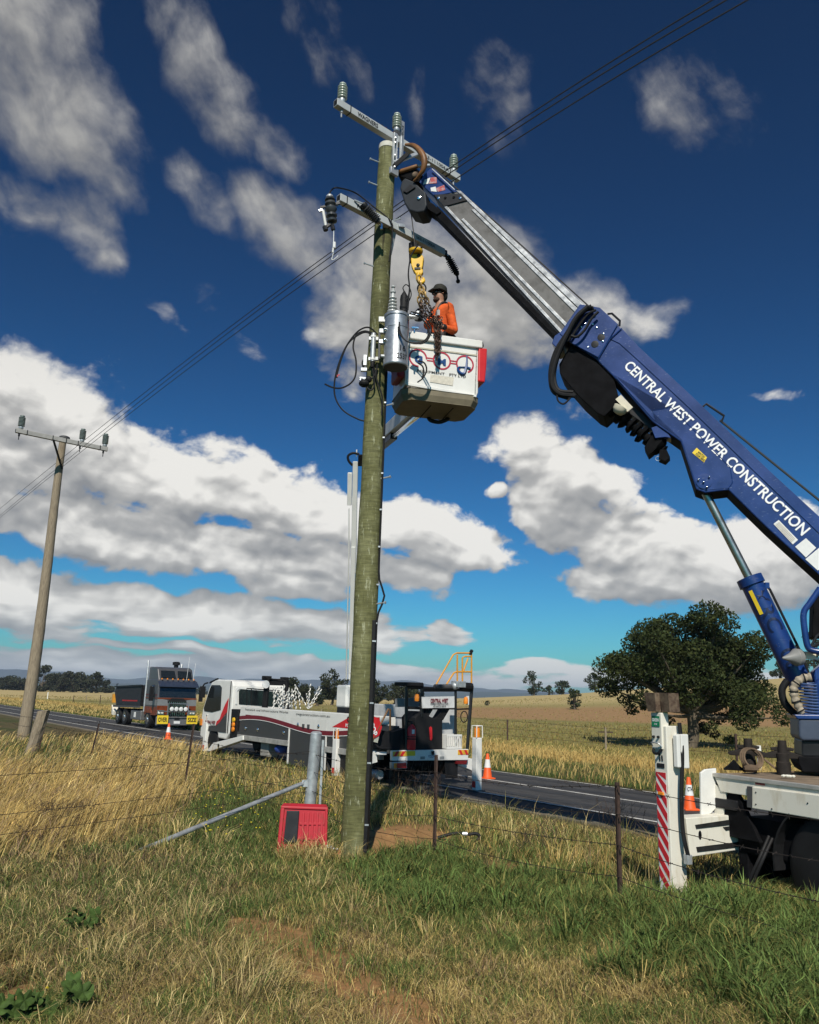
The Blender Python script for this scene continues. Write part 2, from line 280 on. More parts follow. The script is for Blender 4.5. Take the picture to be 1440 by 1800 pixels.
# ------------------------------------------------------------------ mesh building
class MB:
    def __init__(s): s.v = []; s.f = []; s.mi = []; s.m = []; s.smooth = []
    def _m(s, mat):
        if mat not in s.m: s.m.append(mat)
        return s.m.index(mat)
    def add(s, vs, fs, mat, smooth=False):
        o = len(s.v); i = s._m(mat); s.v.extend([tuple(q) for q in vs])
        for f in fs: s.f.append(tuple(k+o for k in f)); s.mi.append(i); s.smooth.append(smooth)
        return s
    def prism(s, poly, ext, mat, mat_side=None):
        n = len(poly); P = [Vector(p) for p in poly]; e = Vector(ext)
        a = sum(((P[i]-P[0]).cross(P[(i+1) % n]-P[0]) for i in range(1, n)), Vector())
        if a.dot(e) > 0: P.reverse()
        vs = P+[p+e for p in P]
        s.add(vs, [tuple(range(n))], mat); o = len(s.v)-2*n
        i = s._m(mat_side or mat)
        for k in range(n):
            j = (k+1) % n; s.f.append((o+k, o+n+k, o+n+j, o+j)); s.mi.append(i); s.smooth.append(False)
        s.f.append(tuple(o+n+k for k in reversed(range(n)))); s.mi.append(i); s.smooth.append(False); return s
    def box(s, c, sx, sy, sz, mat, X=(1, 0, 0), Y=(0, 1, 0), Z=(0, 0, 1)):
        c, X, Y, Z = Vector(c), Vector(X).normalized()*sx/2, Vector(Y).normalized()*sy/2, Vector(Z).normalized()*sz/2
        return s.prism([c-X-Y-Z, c+X-Y-Z, c+X+Y-Z, c-X+Y-Z], Z*2, mat)
    def beam(s, p, q, w, h, mat, up=(0, 0, 1)):
        p, q = Vector(p), Vector(q); d = (q-p).normalized(); side = d.cross(Vector(up))
        if side.length < 1e-4: side = d.cross(Vector((0, 1, 0)))
        side.normalize(); u = side.cross(d)
        return s.prism([p+side*w/2*a+u*h/2*b for a, b in ((-1, -1), (1, -1), (1, 1), (-1, 1))], q-p, mat)
    def tube(s, pts, r, mat, n=8, caps=True):
        P = [Vector(p) for p in pts]; rs = r if isinstance(r, (list, tuple)) else [r]*len(P)
        vs = []; fs = []; ref = None
        for i, p in enumerate(P):
            t = (P[min(i+1, len(P)-1)]-P[max(i-1, 0)]).normalized()
            if ref is None: ref = t.orthogonal().normalized()
            ref = (ref-t*ref.dot(t)); ref = ref.normalized() if ref.length > 1e-6 else t.orthogonal().normalized()
            b = t.cross(ref)
            for k in range(n):
                a = 2*PI*k/n; vs.append(p+(ref*math.cos(a)+b*math.sin(a))*rs[i])
        for i in range(len(P)-1):
            for k in range(n):
                j = (k+1) % n; fs.append((i*n+k, i*n+j, (i+1)*n+j, (i+1)*n+k))
        s.add(vs, fs, mat, True)
        if caps and n > 3:
            o = len(s.v)-len(vs); q = s._m(mat)
            for f in (tuple(o+k for k in reversed(range(n))), tuple(o+(len(P)-1)*n+k for k in range(n))): s.f.append(f); s.mi.append(q); s.smooth.append(False)
        return s
    def lathe(s, o, ax, prof, mat, n=16):
        o, ax = Vector(o), Vector(ax).normalized()
        return s.tube([o+ax*h for h, r in prof], [r for h, r in prof], mat, n) if False else s._lathe(o, ax, prof, mat, n)
    def _lathe(s, o, ax, prof, mat, n):
        a = ax.orthogonal().normalized(); b = ax.cross(a); vs = []; fs = []
        for h, r in prof:
            for k in range(n):
                t = 2*PI*k/n; vs.append(o+ax*h+(a*math.cos(t)+b*math.sin(t))*max(r, 1e-4))
        for i in range(len(prof)-1):
            for k in range(n):
                j = (k+1) % n; fs.append((i*n+k, i*n+j, (i+1)*n+j, (i+1)*n+k))
        fs += [tuple(reversed(range(n))), tuple((len(prof)-1)*n+k for k in range(n))]
        return s.add(vs, fs, mat, True)
    def ball(s, c, r, mat, n=10, sc=(1, 1, 1)):
        vs = []; fs = []; c = Vector(c); m = n//2+1
        for i in range(m+1):
            t = PI*i/m
            for k in range(n):
                a = 2*PI*k/n; vs.append(c+Vector((math.sin(t)*math.cos(a)*sc[0], math.sin(t)*math.sin(a)*sc[1], math.cos(t)*sc[2]))*r)
        for i in range(m):
            for k in range(n):
                j = (k+1) % n; fs.append((i*n+k, (i+1)*n+k, (i+1)*n+j, i*n+j))
        return s.add(vs, fs, mat, True)
    def mesh(s, name, org):
        me = bpy.data.meshes.new(name); o = Vector(org)
        me.from_pydata([Vector(q)-o for q in s.v], [], s.f)
        for m in s.m: me.materials.append(m)
        me.polygons.foreach_set('material_index', s.mi); me.polygons.foreach_set('use_smooth', s.smooth)
        me.update()
        if any(s.smooth): me.set_sharp_from_angle(angle=math.radians(42))
        return me
    def build(s, name, parent=None, bevel=0.0, loc=None, label=None, seg=2):
        org = Vector(loc) if loc is not None else (parent_org(parent) if parent else Vector())
        ob = bpy.data.objects.new(name, s.mesh(name, org)); C.objects.link(ob)
        if parent: ob.parent = parent
        else: ob.location = org
        if bevel:
            md = ob.modifiers.new('bevel', 'BEVEL'); md.width = bevel; md.segments = seg; md.limit_method = 'ANGLE'; md.angle_limit = math.radians(35)
        if label: ob['label'] = label
        return ob
def parent_org(o):
    p = Vector()
    while o: p += o.location; o = o.parent
    return p
def tag(o, label=None, cat=None, group=None, kind=None):
    if label: o['label'] = label
    if cat: o['category'] = cat
    if group: o['group'] = group
    if kind: o['kind'] = kind
    return o
def thing(name, loc, label, cat, group=None):
    o = bpy.data.objects.new(name, None); o.empty_display_size = .2; C.objects.link(o); o.location = loc
    return tag(o, label, cat, group)
def copy_tree(o, parent=None):
    c = o.copy(); C.objects.link(c); c.parent = parent
    for ch in list(o.children): copy_tree(ch, c)
    return c
BOLD = [.012]
def text(body, o, X, Y, mat, parent=None, name='lettering', bold=.012, shear=0.0, spacing=1.0, thick=0.0):
    """lettering stretched to the vectors X (whole width) and Y (cap height) from its lower left corner o, returns the mesh object"""
    cu = bpy.data.curves.new('t', 'FONT'); cu.body = body; cu.offset = bold; cu.shear = shear; cu.space_character = spacing; cu.resolution_u = 3
    to = bpy.data.objects.new('t', cu); C.objects.link(to); bpy.context.view_layer.update()
    me = bpy.data.meshes.new_from_object(to.evaluated_get(bpy.context.evaluated_depsgraph_get()))
    bpy.data.objects.remove(to); bpy.data.curves.remove(cu)
    co_ = np.empty(len(me.vertices)*3); me.vertices.foreach_get('co', co_); co_ = co_.reshape(-1, 3)
    fs = [tuple(p.vertices) for p in me.polygons]; bpy.data.meshes.remove(me)
    a, b = co_.min(0), co_.max(0); sz = np.maximum(b-a, 1e-6); uv = (co_-a)/sz
    o, X, Y = Vector(o), Vector(X), Vector(Y)
    mb = MB(); mb.add([o+X*u+Y*v for u, v, _ in uv.tolist()], fs, mat)
    if X.cross(Y).length and thick:
        n = X.cross(Y).normalized()*thick; k = len(mb.v); mb.add([Vector(q)+n for q in mb.v], fs, mat)
    if parent is False: return mb
    return mb.build(name, parent)
def decal(mb, pts, mat): return mb.add(pts, [tuple(range(len(pts)))], mat)
def arc(c, r, a0, a1, n, X, Y): return [Vector(c)+Vector(X)*r*math.cos(a0+(a1-a0)*i/n)+Vector(Y)*r*math.sin(a0+(a1-a0)*i/n) for i in range(n+1)]
def spline(pts, k=6):                                            # Catmull-Rom through points
    P = [Vector(p) for p in pts]; P = [2*P[0]-P[1]]+P+[2*P[-1]-P[-2]]; out = []
    for i in range(1, len(P)-2):
        a, b, c, d = P[i-1:i+3]
        for j in range(k):
            t = j/k; out.append(.5*((2*b)+(c-a)*t+(2*a-5*b+4*c-d)*t*t+(3*b-a-3*c+d)*t**3))
    return out+[P[-2]]
# ------------------------------------------------------------------ noise, ground
def vnoise(x, y, s=0):
    xi = np.floor(x).astype(np.int64); yi = np.floor(y).astype(np.int64); fx, fy = x-xi, y-yi
    fx = fx*fx*(3-2*fx); fy = fy*fy*(3-2*fy)
    def h(a, b):
        q = (a*374761393+b*668265263+s*982451653) & 0x7fffffff; q = ((q ^ (q >> 13))*1274126177) & 0x7fffffff; return ((q ^ (q >> 16)) & 0xffff)/65535.0
    return (h(xi, yi)*(1-fx)+h(xi+1, yi)*fx)*(1-fy)+(h(xi, yi+1)*(1-fx)+h(xi+1, yi+1)*fx)*fy
def fbm(x, y, s=0, o=4):
    r = 0; a = .5; t = 0
    for i in range(o): r = r+a*vnoise(x*2**i, y*2**i, s+i*17); t += a; a *= .55
    return r/t
def sst(a, b, x):
    t = np.clip((x-a)/(b-a), 0, 1); return t*t*(3-2*t)
RE = Vector((-.575, .818, 0)).normalized(); RN = Vector((.818, .575, 0)).normalized()   # along and across the road
ROFF = (11.9, 12.84, 15.6, 18.2, 18.9)
def road_z(off): return -.10-.17*np.clip((off-12.8)/5.5, 0, 1.2)
def zg(x, y):
    x = np.asarray(x, float); y = np.asarray(y, float)
    off = x*RN.x+y*RN.y; r = np.hypot(x, y); az = np.degrees(np.arctan2(x, np.maximum(y, .1)))
    z = .07*(fbm(x*.7, y*.7, 3)-.5)+.10*(fbm(x*.18, y*.18, 5)-.5)
    z = z+.2*sst(.9, 2.4, x)*(1-sst(8.2, 9.2, y-0.2*(x-2.5)))*(1-sst(6, 14, x))
    z = z+.14*np.exp(-((x-.1)**2/.35+(y-12.5)**2/.25))         # spoil from the pole hole
    z = z*(1-sst(60, 120, r)*.5)
    fl = sst(9.5, 12.0, off)*(1-sst(18.8, 21.5, off))
    z = z*(1-fl)+fl*(road_z(off)-.06*sst(11.7, 12.5, off)*(1-sst(18.5, 19.2, off))-.02)
    H = np.interp(az, [-60, -6, 0, 4.6, 10.7, 17, 24.7, 34, 60], [0, 0, .9, 2.0, 3.7, 6.3, 9.5, 13, 16])
    z = z+H*sst(85, 250, r)-(H+6)*sst(265, 420, r)*.9*sst(-10, 6, az)-8*sst(420, 900, r)
    return z
def ell(x, y, px, py, rx, ry, rot=0, z=0, s=0):                 # soft patch in ground space; centre and extents read off the photo's ground
    c = G(px, py, z); ex = G(px+rx, py, z)-c; ey = G(px, py-ry, z)-c
    dx, dy = x-c.x, y-c.y; a, b = ex.length, ey.length
    u = (dx*ex.x+dy*ex.y)/a/a; v = (dx*ey.x+dy*ey.y)/b/b
    d = np.sqrt(u*u+v*v)+(fbm(x*2.2, y*2.2, 31+s, 3)-.5)*.9
    return 1-sst(.7, 1.1, d)
def dirt(x, y):
    pts = [(418, 1622), (452, 1640), (500, 1658), (545, 1700), (610, 1728), (660, 1765), (740, 1800)]; wd = [.18, .46, .44, .40, .34, .32, .36]
    P = [G(*p) for p in pts]; wob = (fbm(x*3.1, y*3.1, 31, 4)-.5); d = np.full(np.shape(x), 9.0)
    for i in range(len(P)-1):
        ax, ay, bx, by = P[i].x, P[i].y, P[i+1].x, P[i+1].y; t = np.clip(((x-ax)*(bx-ax)+(y-ay)*(by-ay))/((bx-ax)**2+(by-ay)**2), 0, 1)
        d = np.minimum(d, np.hypot(x-ax-t*(bx-ax), y-ay-t*(by-ay))/(wd[i]*(1-t)+wd[i+1]*t))
    d = 1-sst(.55, 1.25, d+wob*1.9); d = d*(.72+.5*sst(.35, .6, fbm(x*6, y*6, 44, 3)))
    for p in ((20, 1700, 26, 14), (30, 1745, 34, 22), (95, 1700, 18, 12), (728, 1470, 66, 20), (660, 1480, 34, 18), (885, 1527, 32, 10), (1165, 1755, 14, 6)):
        d = np.maximum(d, ell(x, y, *p))
    return np.clip(d, 0, 1)
def col_mix(*a):                                                # (base, (weight, colour) ...)
    c = np.array(a[0], float)
    if c.ndim == 1: c = np.tile(c, (len(a[1][0]), 1))
    for w, k in a[1:]: c = c*(1-w[:, None])+np.array(k)*w[:, None]
    return c
def build_ground():
    na, nr = 460, 470
    A = np.radians(np.linspace(-78, 78, na)); R = 1.2*np.exp(np.linspace(0, math.log(9000/1.2), nr))
    aa, rr = np.meshgrid(A, R, indexing='ij'); x = (np.sin(aa)*rr).ravel(); y = (np.cos(aa)*rr).ravel(); z = zg(x, y)
    off = x*RN.x+y*RN.y; r = np.hypot(x, y); n = fbm(x*.5, y*.5, 9); n2 = fbm(x*3, y*3, 12)
    c = np.tile(np.array((.085, .070, .032)), (len(x), 1))
    c = col_mix(c, (sst(.45, .6, n), (.055, .062, .020)), (sst(.5, .75, n2)*.6, (.13, .095, .045)))
    # paddock on the far side: stubble, a ploughed belt, pale pasture on the rise
    far = sst(19.5, 23, off)
    stripes = .5+.5*np.sin((x*.5+y*.85)*.9+2*fbm(x*.04, y*.04, 4))
    right = sst(-6, 3, np.degrees(np.arctan2(x, np.maximum(y, 1))))
    c = col_mix(c, (far, (.215, .185, .062)), (far*stripes*.35*sst(34, 60, r), (.150, .155, .045)), (far*sst(.48, .62, fbm(x*.035, y*.09, 21))*.8, (.27, .225, .09)),
        (far*sst(88, 98, r+8*fbm(x*.05, y*.05, 2))*(1-sst(128, 150, r))*right, (.30, .185, .085)),
        (far*sst(132, 170, r), (.42, .33, .15)), (sst(500, 900, r), (.06, .08, .05)))
    c = col_mix(c, (dirt(x, y)*(r < 30), (.28, .160, .068)))
    c = col_mix(c, (sst(11.3, 11.9, off)*(1-sst(12.6, 12.9, off))*.8, (.22, .19, .15)))
    me = bpy.data.meshes.new('ground'); idx = np.arange(na*nr).reshape(na, nr)
    q = np.stack([idx[:-1, :-1], idx[1:, :-1], idx[1:, 1:], idx[:-1, 1:]], -1).reshape(-1, 4)[:, ::-1]
    bulk(me, np.stack([x, y, z], -1), q, c); me.materials.append(MA('soil_and_stubble', .95, 2.2, .35, .5))
    me.polygons.foreach_set('use_smooth', np.ones(len(q), bool))
    o = bpy.data.objects.new('ground', me); C.objects.link(o); tag(o, kind='structure')
def bulk(me, v, quads, col=None, tris=None):
    me.vertices.add(len(v)); me.vertices.foreach_set('co', np.ascontiguousarray(v, np.float32).ravel())
    nl = quads.size+(tris.size if tris is not None else 0); me.loops.add(nl)
    lv = quads.ravel() if tris is None else np.concatenate([quads.ravel(), tris.ravel()])
    me.loops.foreach_set('vertex_index', lv.astype(np.int32))
    nf = len(quads)+(len(tris) if tris is not None else 0); me.polygons.add(nf)
    st = np.arange(len(quads))*4
    if tris is not None: st = np.concatenate([st, quads.size+np.arange(len(tris))*3])
    me.polygons.foreach_set('loop_start', st.astype(np.int32))
    me.update(calc_edges=True)
    if col is not None:
        at = me.color_attributes.new('col', 'FLOAT_COLOR', 'POINT'); at.data.foreach_set('color', np.concatenate([col, np.ones((len(col), 1))], 1).astype(np.float32).ravel())
def RP(t, off, dz=0.0): p = RE*t+RN*off; return Vector((p.x, p.y, float(road_z(off))+dz))
def build_road():
    mb = MB(); asph = M('asphalt', (.050, .048, .047), .85, var=.25, scale=2.5, bump=.25, stretch=(1, 1, 1))
    ts = list(np.linspace(-60, 200, 131)); offs = [12.05, 12.84, 14.2, 15.6, 17, 18.2, 18.75]
    vs = [RP(t, o+(.10*math.sin(t*1.7)+.06*math.sin(t*4.1) if k in (0, 6) else 0), -.09 if k in (0, 6) else 0) for t in ts for k, o in enumerate(offs)]
    n = len(offs); fs = [(i*n+k, i*n+k+1, (i+1)*n+k+1, (i+1)*n+k) for i in range(len(ts)-1) for k in range(n-1)]
    mb.add(vs, fs, asph, True); ro = mb.build('road'); tag(ro, kind='structure')
    line = M('road_line_paint', (.62, .61, .57), .7, var=.3, scale=5)
    for nm, o, w in (('edge_line', 12.84, .12), ('edge_line', 18.2, .10)):
        m = MB(); m.add([RP(t, o+s*w/2, .005) for t in ts for s in (-1, 1)], [(2*i, 2*i+1, 2*i+3, 2*i+2) for i in range(len(ts)-1)], line); m.build(nm, ro)
    m = MB()
    m.add([RP(t, 15.6+s*.06, .005) for t in ts for s in (-1, 1)], [(2*i, 2*i+1, 2*i+3, 2*i+2) for i in range(len(ts)-1)], line); m.build('centre_line', ro)
    tyre = M('worn_asphalt', (.034, .033, .033), .7, var=.2, scale=3)
    for o in (13.6, 14.9, 16.3, 17.5):
        m = MB(); m.add([RP(t, o+s*.22+.05*math.sin(t*.3), .003) for t in ts for s in (-1, 1)], [(2*i, 2*i+1, 2*i+3, 2*i+2) for i in range(len(ts)-1)], tyre); m.build('wheel_track', ro)
def build_hills():
    for nm, D, base, col, sd, h0 in (('hills', 5200, -30, (.030, .050, .052), 4, 78), ('hills', 3600, -30, (.034, .055, .045), 14, 26)):
        A = np.radians(np.linspace(-60, 60, 240)); prof = fbm(np.degrees(A)*.16+40, A*0+1.0, sd, 5)
        hh = h0*(.35+1.0*prof)*(.75+.5*np.interp(np.degrees(A), [-60, -25, -8, 0, 6, 20, 60], [.9, .8, .75, .7, .85, .5, .5]))
        rows = []
        for k, (dr, f) in enumerate(((-900, 0), (-420, .55), (0, 1), (900, .6), (1700, 0))):
            wob = 1+.25*(fbm(np.degrees(A)*.6, A*0+k, sd+3)-.5)
            rows.append(np.stack([np.sin(A)*(D+dr), np.cos(A)*(D+dr), base+(hh*wob+30)*f], -1))
        v = np.concatenate(rows); n = len(A); q = np.array([(k*n+i, k*n+i+1, (k+1)*n+i+1, (k+1)*n+i) for k in range(4) for i in range(n-1)])
        me = bpy.data.meshes.new(nm); bulk(me, v, q, np.tile(np.array(col), (len(v), 1))*(0.7+.6*fbm(v[:, :1]*.006, v[:, 1:2]*.006, 5)))
        me.materials.append(MA('wooded_hill', .95, .01, .4)); me.polygons.foreach_set('use_smooth', np.ones(len(q), bool))
        o = bpy.data.objects.new(nm, me); C.objects.link(o); tag(o, kind='structure')
build_ground(); build_road(); build_hills()
# ------------------------------------------------------------------ trees
LEAF = MA('foliage', .7, 6, .25, 0, .15)
def leaves(cent, size, up=.5, col=(.035, .055, .018), rng=RNG):
    n = len(cent); d = rng.normal(size=(n, 3)); d /= np.linalg.norm(d, axis=1)[:, None]
    e = rng.normal(size=(n, 3)); e -= d*(d*e).sum(1)[:, None]; e /= np.linalg.norm(e, axis=1)[:, None]
    s = size*(.6+.8*rng.random(n))[:, None]
    v = np.stack([cent-d*s, cent+e*s*.5, cent+d*s, cent-e*s*.5], 1).reshape(-1, 3)
    q = np.arange(4*n).reshape(n, 4)
    c = np.array(col)*(.55+.9*rng.random(n))[:, None]*(1+np.array([.35, .1, -.2])*(rng.random(n)[:, None]-.4))
    return v, q, np.repeat(c, 4, 0)
def crown(clumps, per, leaf, col, rng):
    cs = []
    for (c, r) in clumps:
        k = int(per*r*r); d = rng.normal(size=(k, 3)); d /= np.linalg.norm(d, axis=1)[:, None]
        rad = r*(.35+.7*rng.random(k)**.55); cs.append(np.array(c)+d*rad[:, None]*np.array([1.1, 1.1, .8]))
    return leaves(np.concatenate(cs), leaf, .5, col, rng)
def tree(name, label, px, py, dep, W, Hh, col, leaf, n=26, per=60, seed=1, trunk=.3, group=None, low=.2, shape=None, cat='tree'):
    rng = np.random.default_rng(seed); b = G(px, py, 0) if dep is None else None
    if b is None:
        d = ray(px, py); t = dep/math.hypot(d.x, d.y); b = CAM+d*t
    b.z = float(zg(b.x, b.y))-.05
    root = thing(name, b, label, cat, group)
    cl = []
    for i in range(n):
        a = rng.random()*2*PI; q = math.sqrt(rng.random())*.86
        if shape: fx, fz, fr = shape[i % len(shape)]; p = (b.x+fx*W/2+rng.normal()*.045*W, b.y+rng.normal()*.22*W, b.z+(fz+rng.normal()*.02)*Hh*.97); r = fr*W*(.50+.5*rng.random())
        else:
            zc = low+(1-low)*rng.random(); w = math.sin(PI*(zc-low)/(1-low)*.82+.38)
            p = (b.x+math.cos(a)*q*w*W/2, b.y+math.sin(a)*q*w*W/2, b.z+zc*Hh*.95); r = W*(.09+.08*rng.random())
        cl.append((p, r))
    mb = MB(); top = Vector((b.x+.02*W, b.y, b.z+Hh*max(low, .3)))
    mb.tube(spline([b, b+Vector((.03*W, 0, Hh*low*.6)), top], 4), [trunk*(1.25-.06*i) for i in range(9)], BARK, 9)
    for (p, r) in cl[::1 if n < 40 else 2]:
        if shape and p[2]-b.z < .24*Hh: continue
        p = Vector(p); mid = top.lerp(p, .5)+Vector((0, 0, -.04*Hh))
        mb.tube(spline([top.lerp(b, .25*rng.random()), mid, p], 3), [trunk*.42*(1-i/7.5) for i in range(7)], BARK, 5)
    mb.build('trunk', root)
    v, q, c = crown(cl, per/leaf**2*.012 if per < 0 else per, leaf, col, rng)
    me = bpy.data.meshes.new('crown'); bulk(me, v-np.array(b), q, c); me.materials.append(LEAF)
    o = bpy.data.objects.new('crown', me); C.objects.link(o); o.parent = root
    return root
def build_trees():
    DG = (.030, .042, .016)
    # the broad tree behind the crane: outline read as clumps (x, height, radius) of its half width / height / width
    shp = [(-.78, .62, .10), (-.85, .48, .09), (-.60, .78, .11), (-.42, .88, .12), (-.2, .94, .12), (.02, .96, .11), (.22, .92, .12), (.42, .85, .12), (.60, .76, .11), (.74, .62, .11), (.84, .48, .10), (.9, .36, .08), (.8, .28, .07),
      (-.55, .60, .13), (-.3, .72, .14), (0, .76, .15), (.3, .72, .15), (.55, .58, .13), (-.35, .52, .13), (-.05, .55, .15), (.25, .52, .14), (.5, .40, .12), (.68, .42, .11), (.30, .34, .10), (.10, .36, .10), (-.2, .38, .09),
      (-.62, .38, .07), (-.55, .30, .055), (.42, .22, .08), (.28, .16, .06), (.20, .10, .05), (.55, .26, .06), (-.72, .42, .06), (.05, .22, .06), (-.1, .66, .14), (.15, .62, .14), (-.45, .68, .12), (.45, .66, .12), (-.25, .24, .05), (.36, .12, .045)]
    tree('broad_tree', 'broad dark evergreen tree with a rounded crown behind the striped outrigger', 1212, 1316, 42, 7.9, 6.3, (.036, .048, .015), .08, n=104, per=1250, seed=5, trunk=.27, shape=shp)
    g = 'trees standing along the far paddock'
    spec = [(938, 1231, 255, 7.5, 7.5, 'rounded dark tree on the pale rise, tallest left of the broad tree', 'tree'), (965, 1230, 258, 4, 2.8, 'low bush right of the rounded tree on the pale rise', 'bush'), (990, 1230, 262, 6.0, 4.2, 'loose ragged tree between the low bush and the flat-topped tree on the rise', 'tree'), (1046, 1228, 250, 6.8, 5.5, 'flat-topped tree on the rise nearest the broad tree', 'tree'),
            (1010, 1254, 130, 3.3, 3.1, 'dark shrub growing on the edge of the ploughed belt', 'shrub'), (857, 1247, 150, 1.2, .9, 'tiny bush beside the orange guard rail in the pasture', 'bush')]
    for i, (px, py, D, W, Hh, lb, ct) in enumerate(spec): tree('paddock_tree' if ct == 'tree' else 'paddock_shrub', lb, px, py, D, W, Hh, DG, .30 if D > 200 else .2, n=18, per=70 if D > 200 else 150, seed=20+i, trunk=.25, group=g, low=.12 if D > 200 else .05, cat=ct)
    g2 = 'trees behind the trucks'
    spec = [(583, 1236, 150, 6.2, 6.6, 'tall dark tree left of the white equipment box behind the green pole'), (505, 1236, 160, 7, 4.6, 'bushy tree behind the helical ties on the tray'), (535, 1236, 165, 5, 3.6, 'low dark tree between the helical ties and the tall dark tree'), (662, 1238, 150, 5.0, 4.4, 'dark tree just right of the green pole'), (693, 1238, 165, 5.5, 3.8, 'spreading tree left of the black rear frame'), (725, 1236, 170, 5.5, 3.8, 'tree seen through the black rear frame'), (557, 1238, 140, 3, 2.0, 'small scrub tree at the foot of the tall dark tree')]
    for i, (px, py, D, W, Hh, lb) in enumerate(spec): tree('paddock_tree', lb, px, py, D, W, Hh, (.034, .042, .02), .22, n=20, per=170, seed=40+i, trunk=.22, group=g2, low=.22, cat='tree')
    g3 = 'trees along the edge of the left paddock'
    spec = [(72, 1213, 330, 10, 8.8, 'tall bushy tree just right of the weathered left pole'), (100, 1213, 345, 12, 6.0, 'low tree right of the tall bushy tree by the left pole'), (128, 1214, 340, 13, 7.8, 'broad dome-shaped tree between the left pole and the tipper'), (150, 1215, 335, 8, 6.2, 'narrow tree leaning on the broad dome-shaped tree'), (168, 1216, 330, 9, 7.2, 'tree nearest the tipper along the left paddock edge'), (185, 1217, 350, 8, 4.6, 'low tree close behind the tipper body'), (20, 1211, 380, 14, 5.0, 'wide low tree at the left frame edge'), (42, 1211, 385, 9, 4.4, 'low tree behind the weathered left pole'), (112, 1212, 420, 18, 6.5, 'pale tree far behind the low ones'), (307, 1213, 200, 4.5, 5.0, 'tree behind the grey sleeper cab')]
    for i, (px, py, D, W, Hh, lb) in enumerate(spec): tree('paddock_tree', lb, px, py, D, W, Hh, (.036, .042, .024), .42, n=17, per=50, seed=60+i, trunk=.3, group=g3, low=.1, cat='tree')
    g4 = 'trees on the ridge behind the crane'
    for i, (px, py, D, W, Hh, lb) in enumerate([(1400, 1196, 240, 9, 8, 'dark tree on the ridge behind the crane hoses'), (1432, 1192, 245, 9, 12, 'tall tree on the ridge at the right frame edge'), (1372, 1197, 238, 6, 4.5, 'low tree on the ridge beside the broad tree')]):
        tree('ridge_tree', lb, px, py, D, W, Hh, DG, .34, n=18, per=80, seed=80+i, trunk=.3, group=g4, low=.1, cat='tree')
    # far wood: one mass of crowns
    rng = np.random.default_rng(3); cs = []
    for i in range(420):
        a = math.radians(-50+72*rng.random()); D = 650+900*rng.random(); p = np.array([math.sin(a)*D, math.cos(a)*D, float(zg(math.sin(a)*D, math.cos(a)*D))+5])
        d = rng.normal(size=(46, 3)); d /= np.linalg.norm(d, axis=1)[:, None]; cs.append(p+d*np.array([13, 13, 6.0])*(.4+.6*rng.random((46, 1))))
    v, q, c = leaves(np.concatenate(cs), 2.6, .5, (.034, .045, .026), rng)
    me = bpy.data.meshes.new('far_wood'); bulk(me, v, q, c); me.materials.append(LEAF)
    o = bpy.data.objects.new('far_wood', me); C.objects.link(o); tag(o, 'dark band of distant woodland under the blue hills', 'woodland', kind='stuff')
# ------------------------------------------------------------------ grass
GM = MA('grass_blade', .7, .5, .1, 0, .14)
def blades(x, y, z, h, lean, la, w, col, name, label, cat='grass'):
    n = len(x); rng = RNG; fa = rng.random(n)*PI
    fx, fy = np.cos(fa)*w/2, np.sin(fa)*w/2; lx, ly = np.cos(la)*lean*h, np.sin(la)*lean*h
    b = np.stack([x, y, z-.01], -1); s = np.stack([fx, fy, 0*fx], -1)
    m = b+np.stack([lx*.32, ly*.32, h*.60], -1); t = b+np.stack([lx, ly, h*np.sqrt(np.maximum(.15, 1-.55*lean*lean))], -1)
    v = np.stack([b-s, b+s, m-s*.8, m+s*.8, t], 1).reshape(-1, 3); k = np.arange(n)*5
    q = np.stack([k, k+1, k+3, k+2], -1); tr = np.stack([k+2, k+3, k+4], -1)
    c = np.repeat(col, 5, 0)
    me = bpy.data.meshes.new(name); bulk(me, v, q, c, tr); me.materials.append(GM)
    o = bpy.data.objects.new(name, me); C.objects.link(o); tag(o, label, cat, kind='stuff')
def box_in(px, py, x0, y0, x1, y1, s=25.0):
    return sst(x0-s, x0+s, px)*(1-sst(x1-s, x1+s, px))*sst(y0-s*.6, y0+s*.6, py)*(1-sst(y1-s*.6, y1+s*.6, py))
STRAW, GOLD, LUSH, GRN, BRN, OLV, PALE = map(np.array, ((.42, .315, .115), (.44, .30, .10), (.100, .150, .040), (.105, .150, .040), (.20, .135, .08), (.235, .215, .065), (.56, .44, .20)))
def lush_zone(px, py, nz):
    up = np.interp(px, [600, 640, 760, 960, 1090, 1200, 1440], [1520, 1495, 1478, 1520, 1550, 1580, 1600])
    lo_ = np.interp(px, [600, 760, 940, 1000, 1100, 1250, 1440], [1545, 1580, 1605, 1640, 1680, 1715, 1790])
    return sst(-8, 26, py-up+(nz-.5)*70)*(1-sst(-10, 60, py-lo_+(nz-.5)*150))*sst(590, 680, px)
def gold_zone(px, py, nz):
    lo_ = np.interp(px, [0, 100, 200, 300, 380], [1490, 1480, 1455, 1420, 1370])
    return (1-sst(-20, 40, py-lo_+(nz-.5)*90))*(1-sst(290, 400, px+(nz-.5)*140))
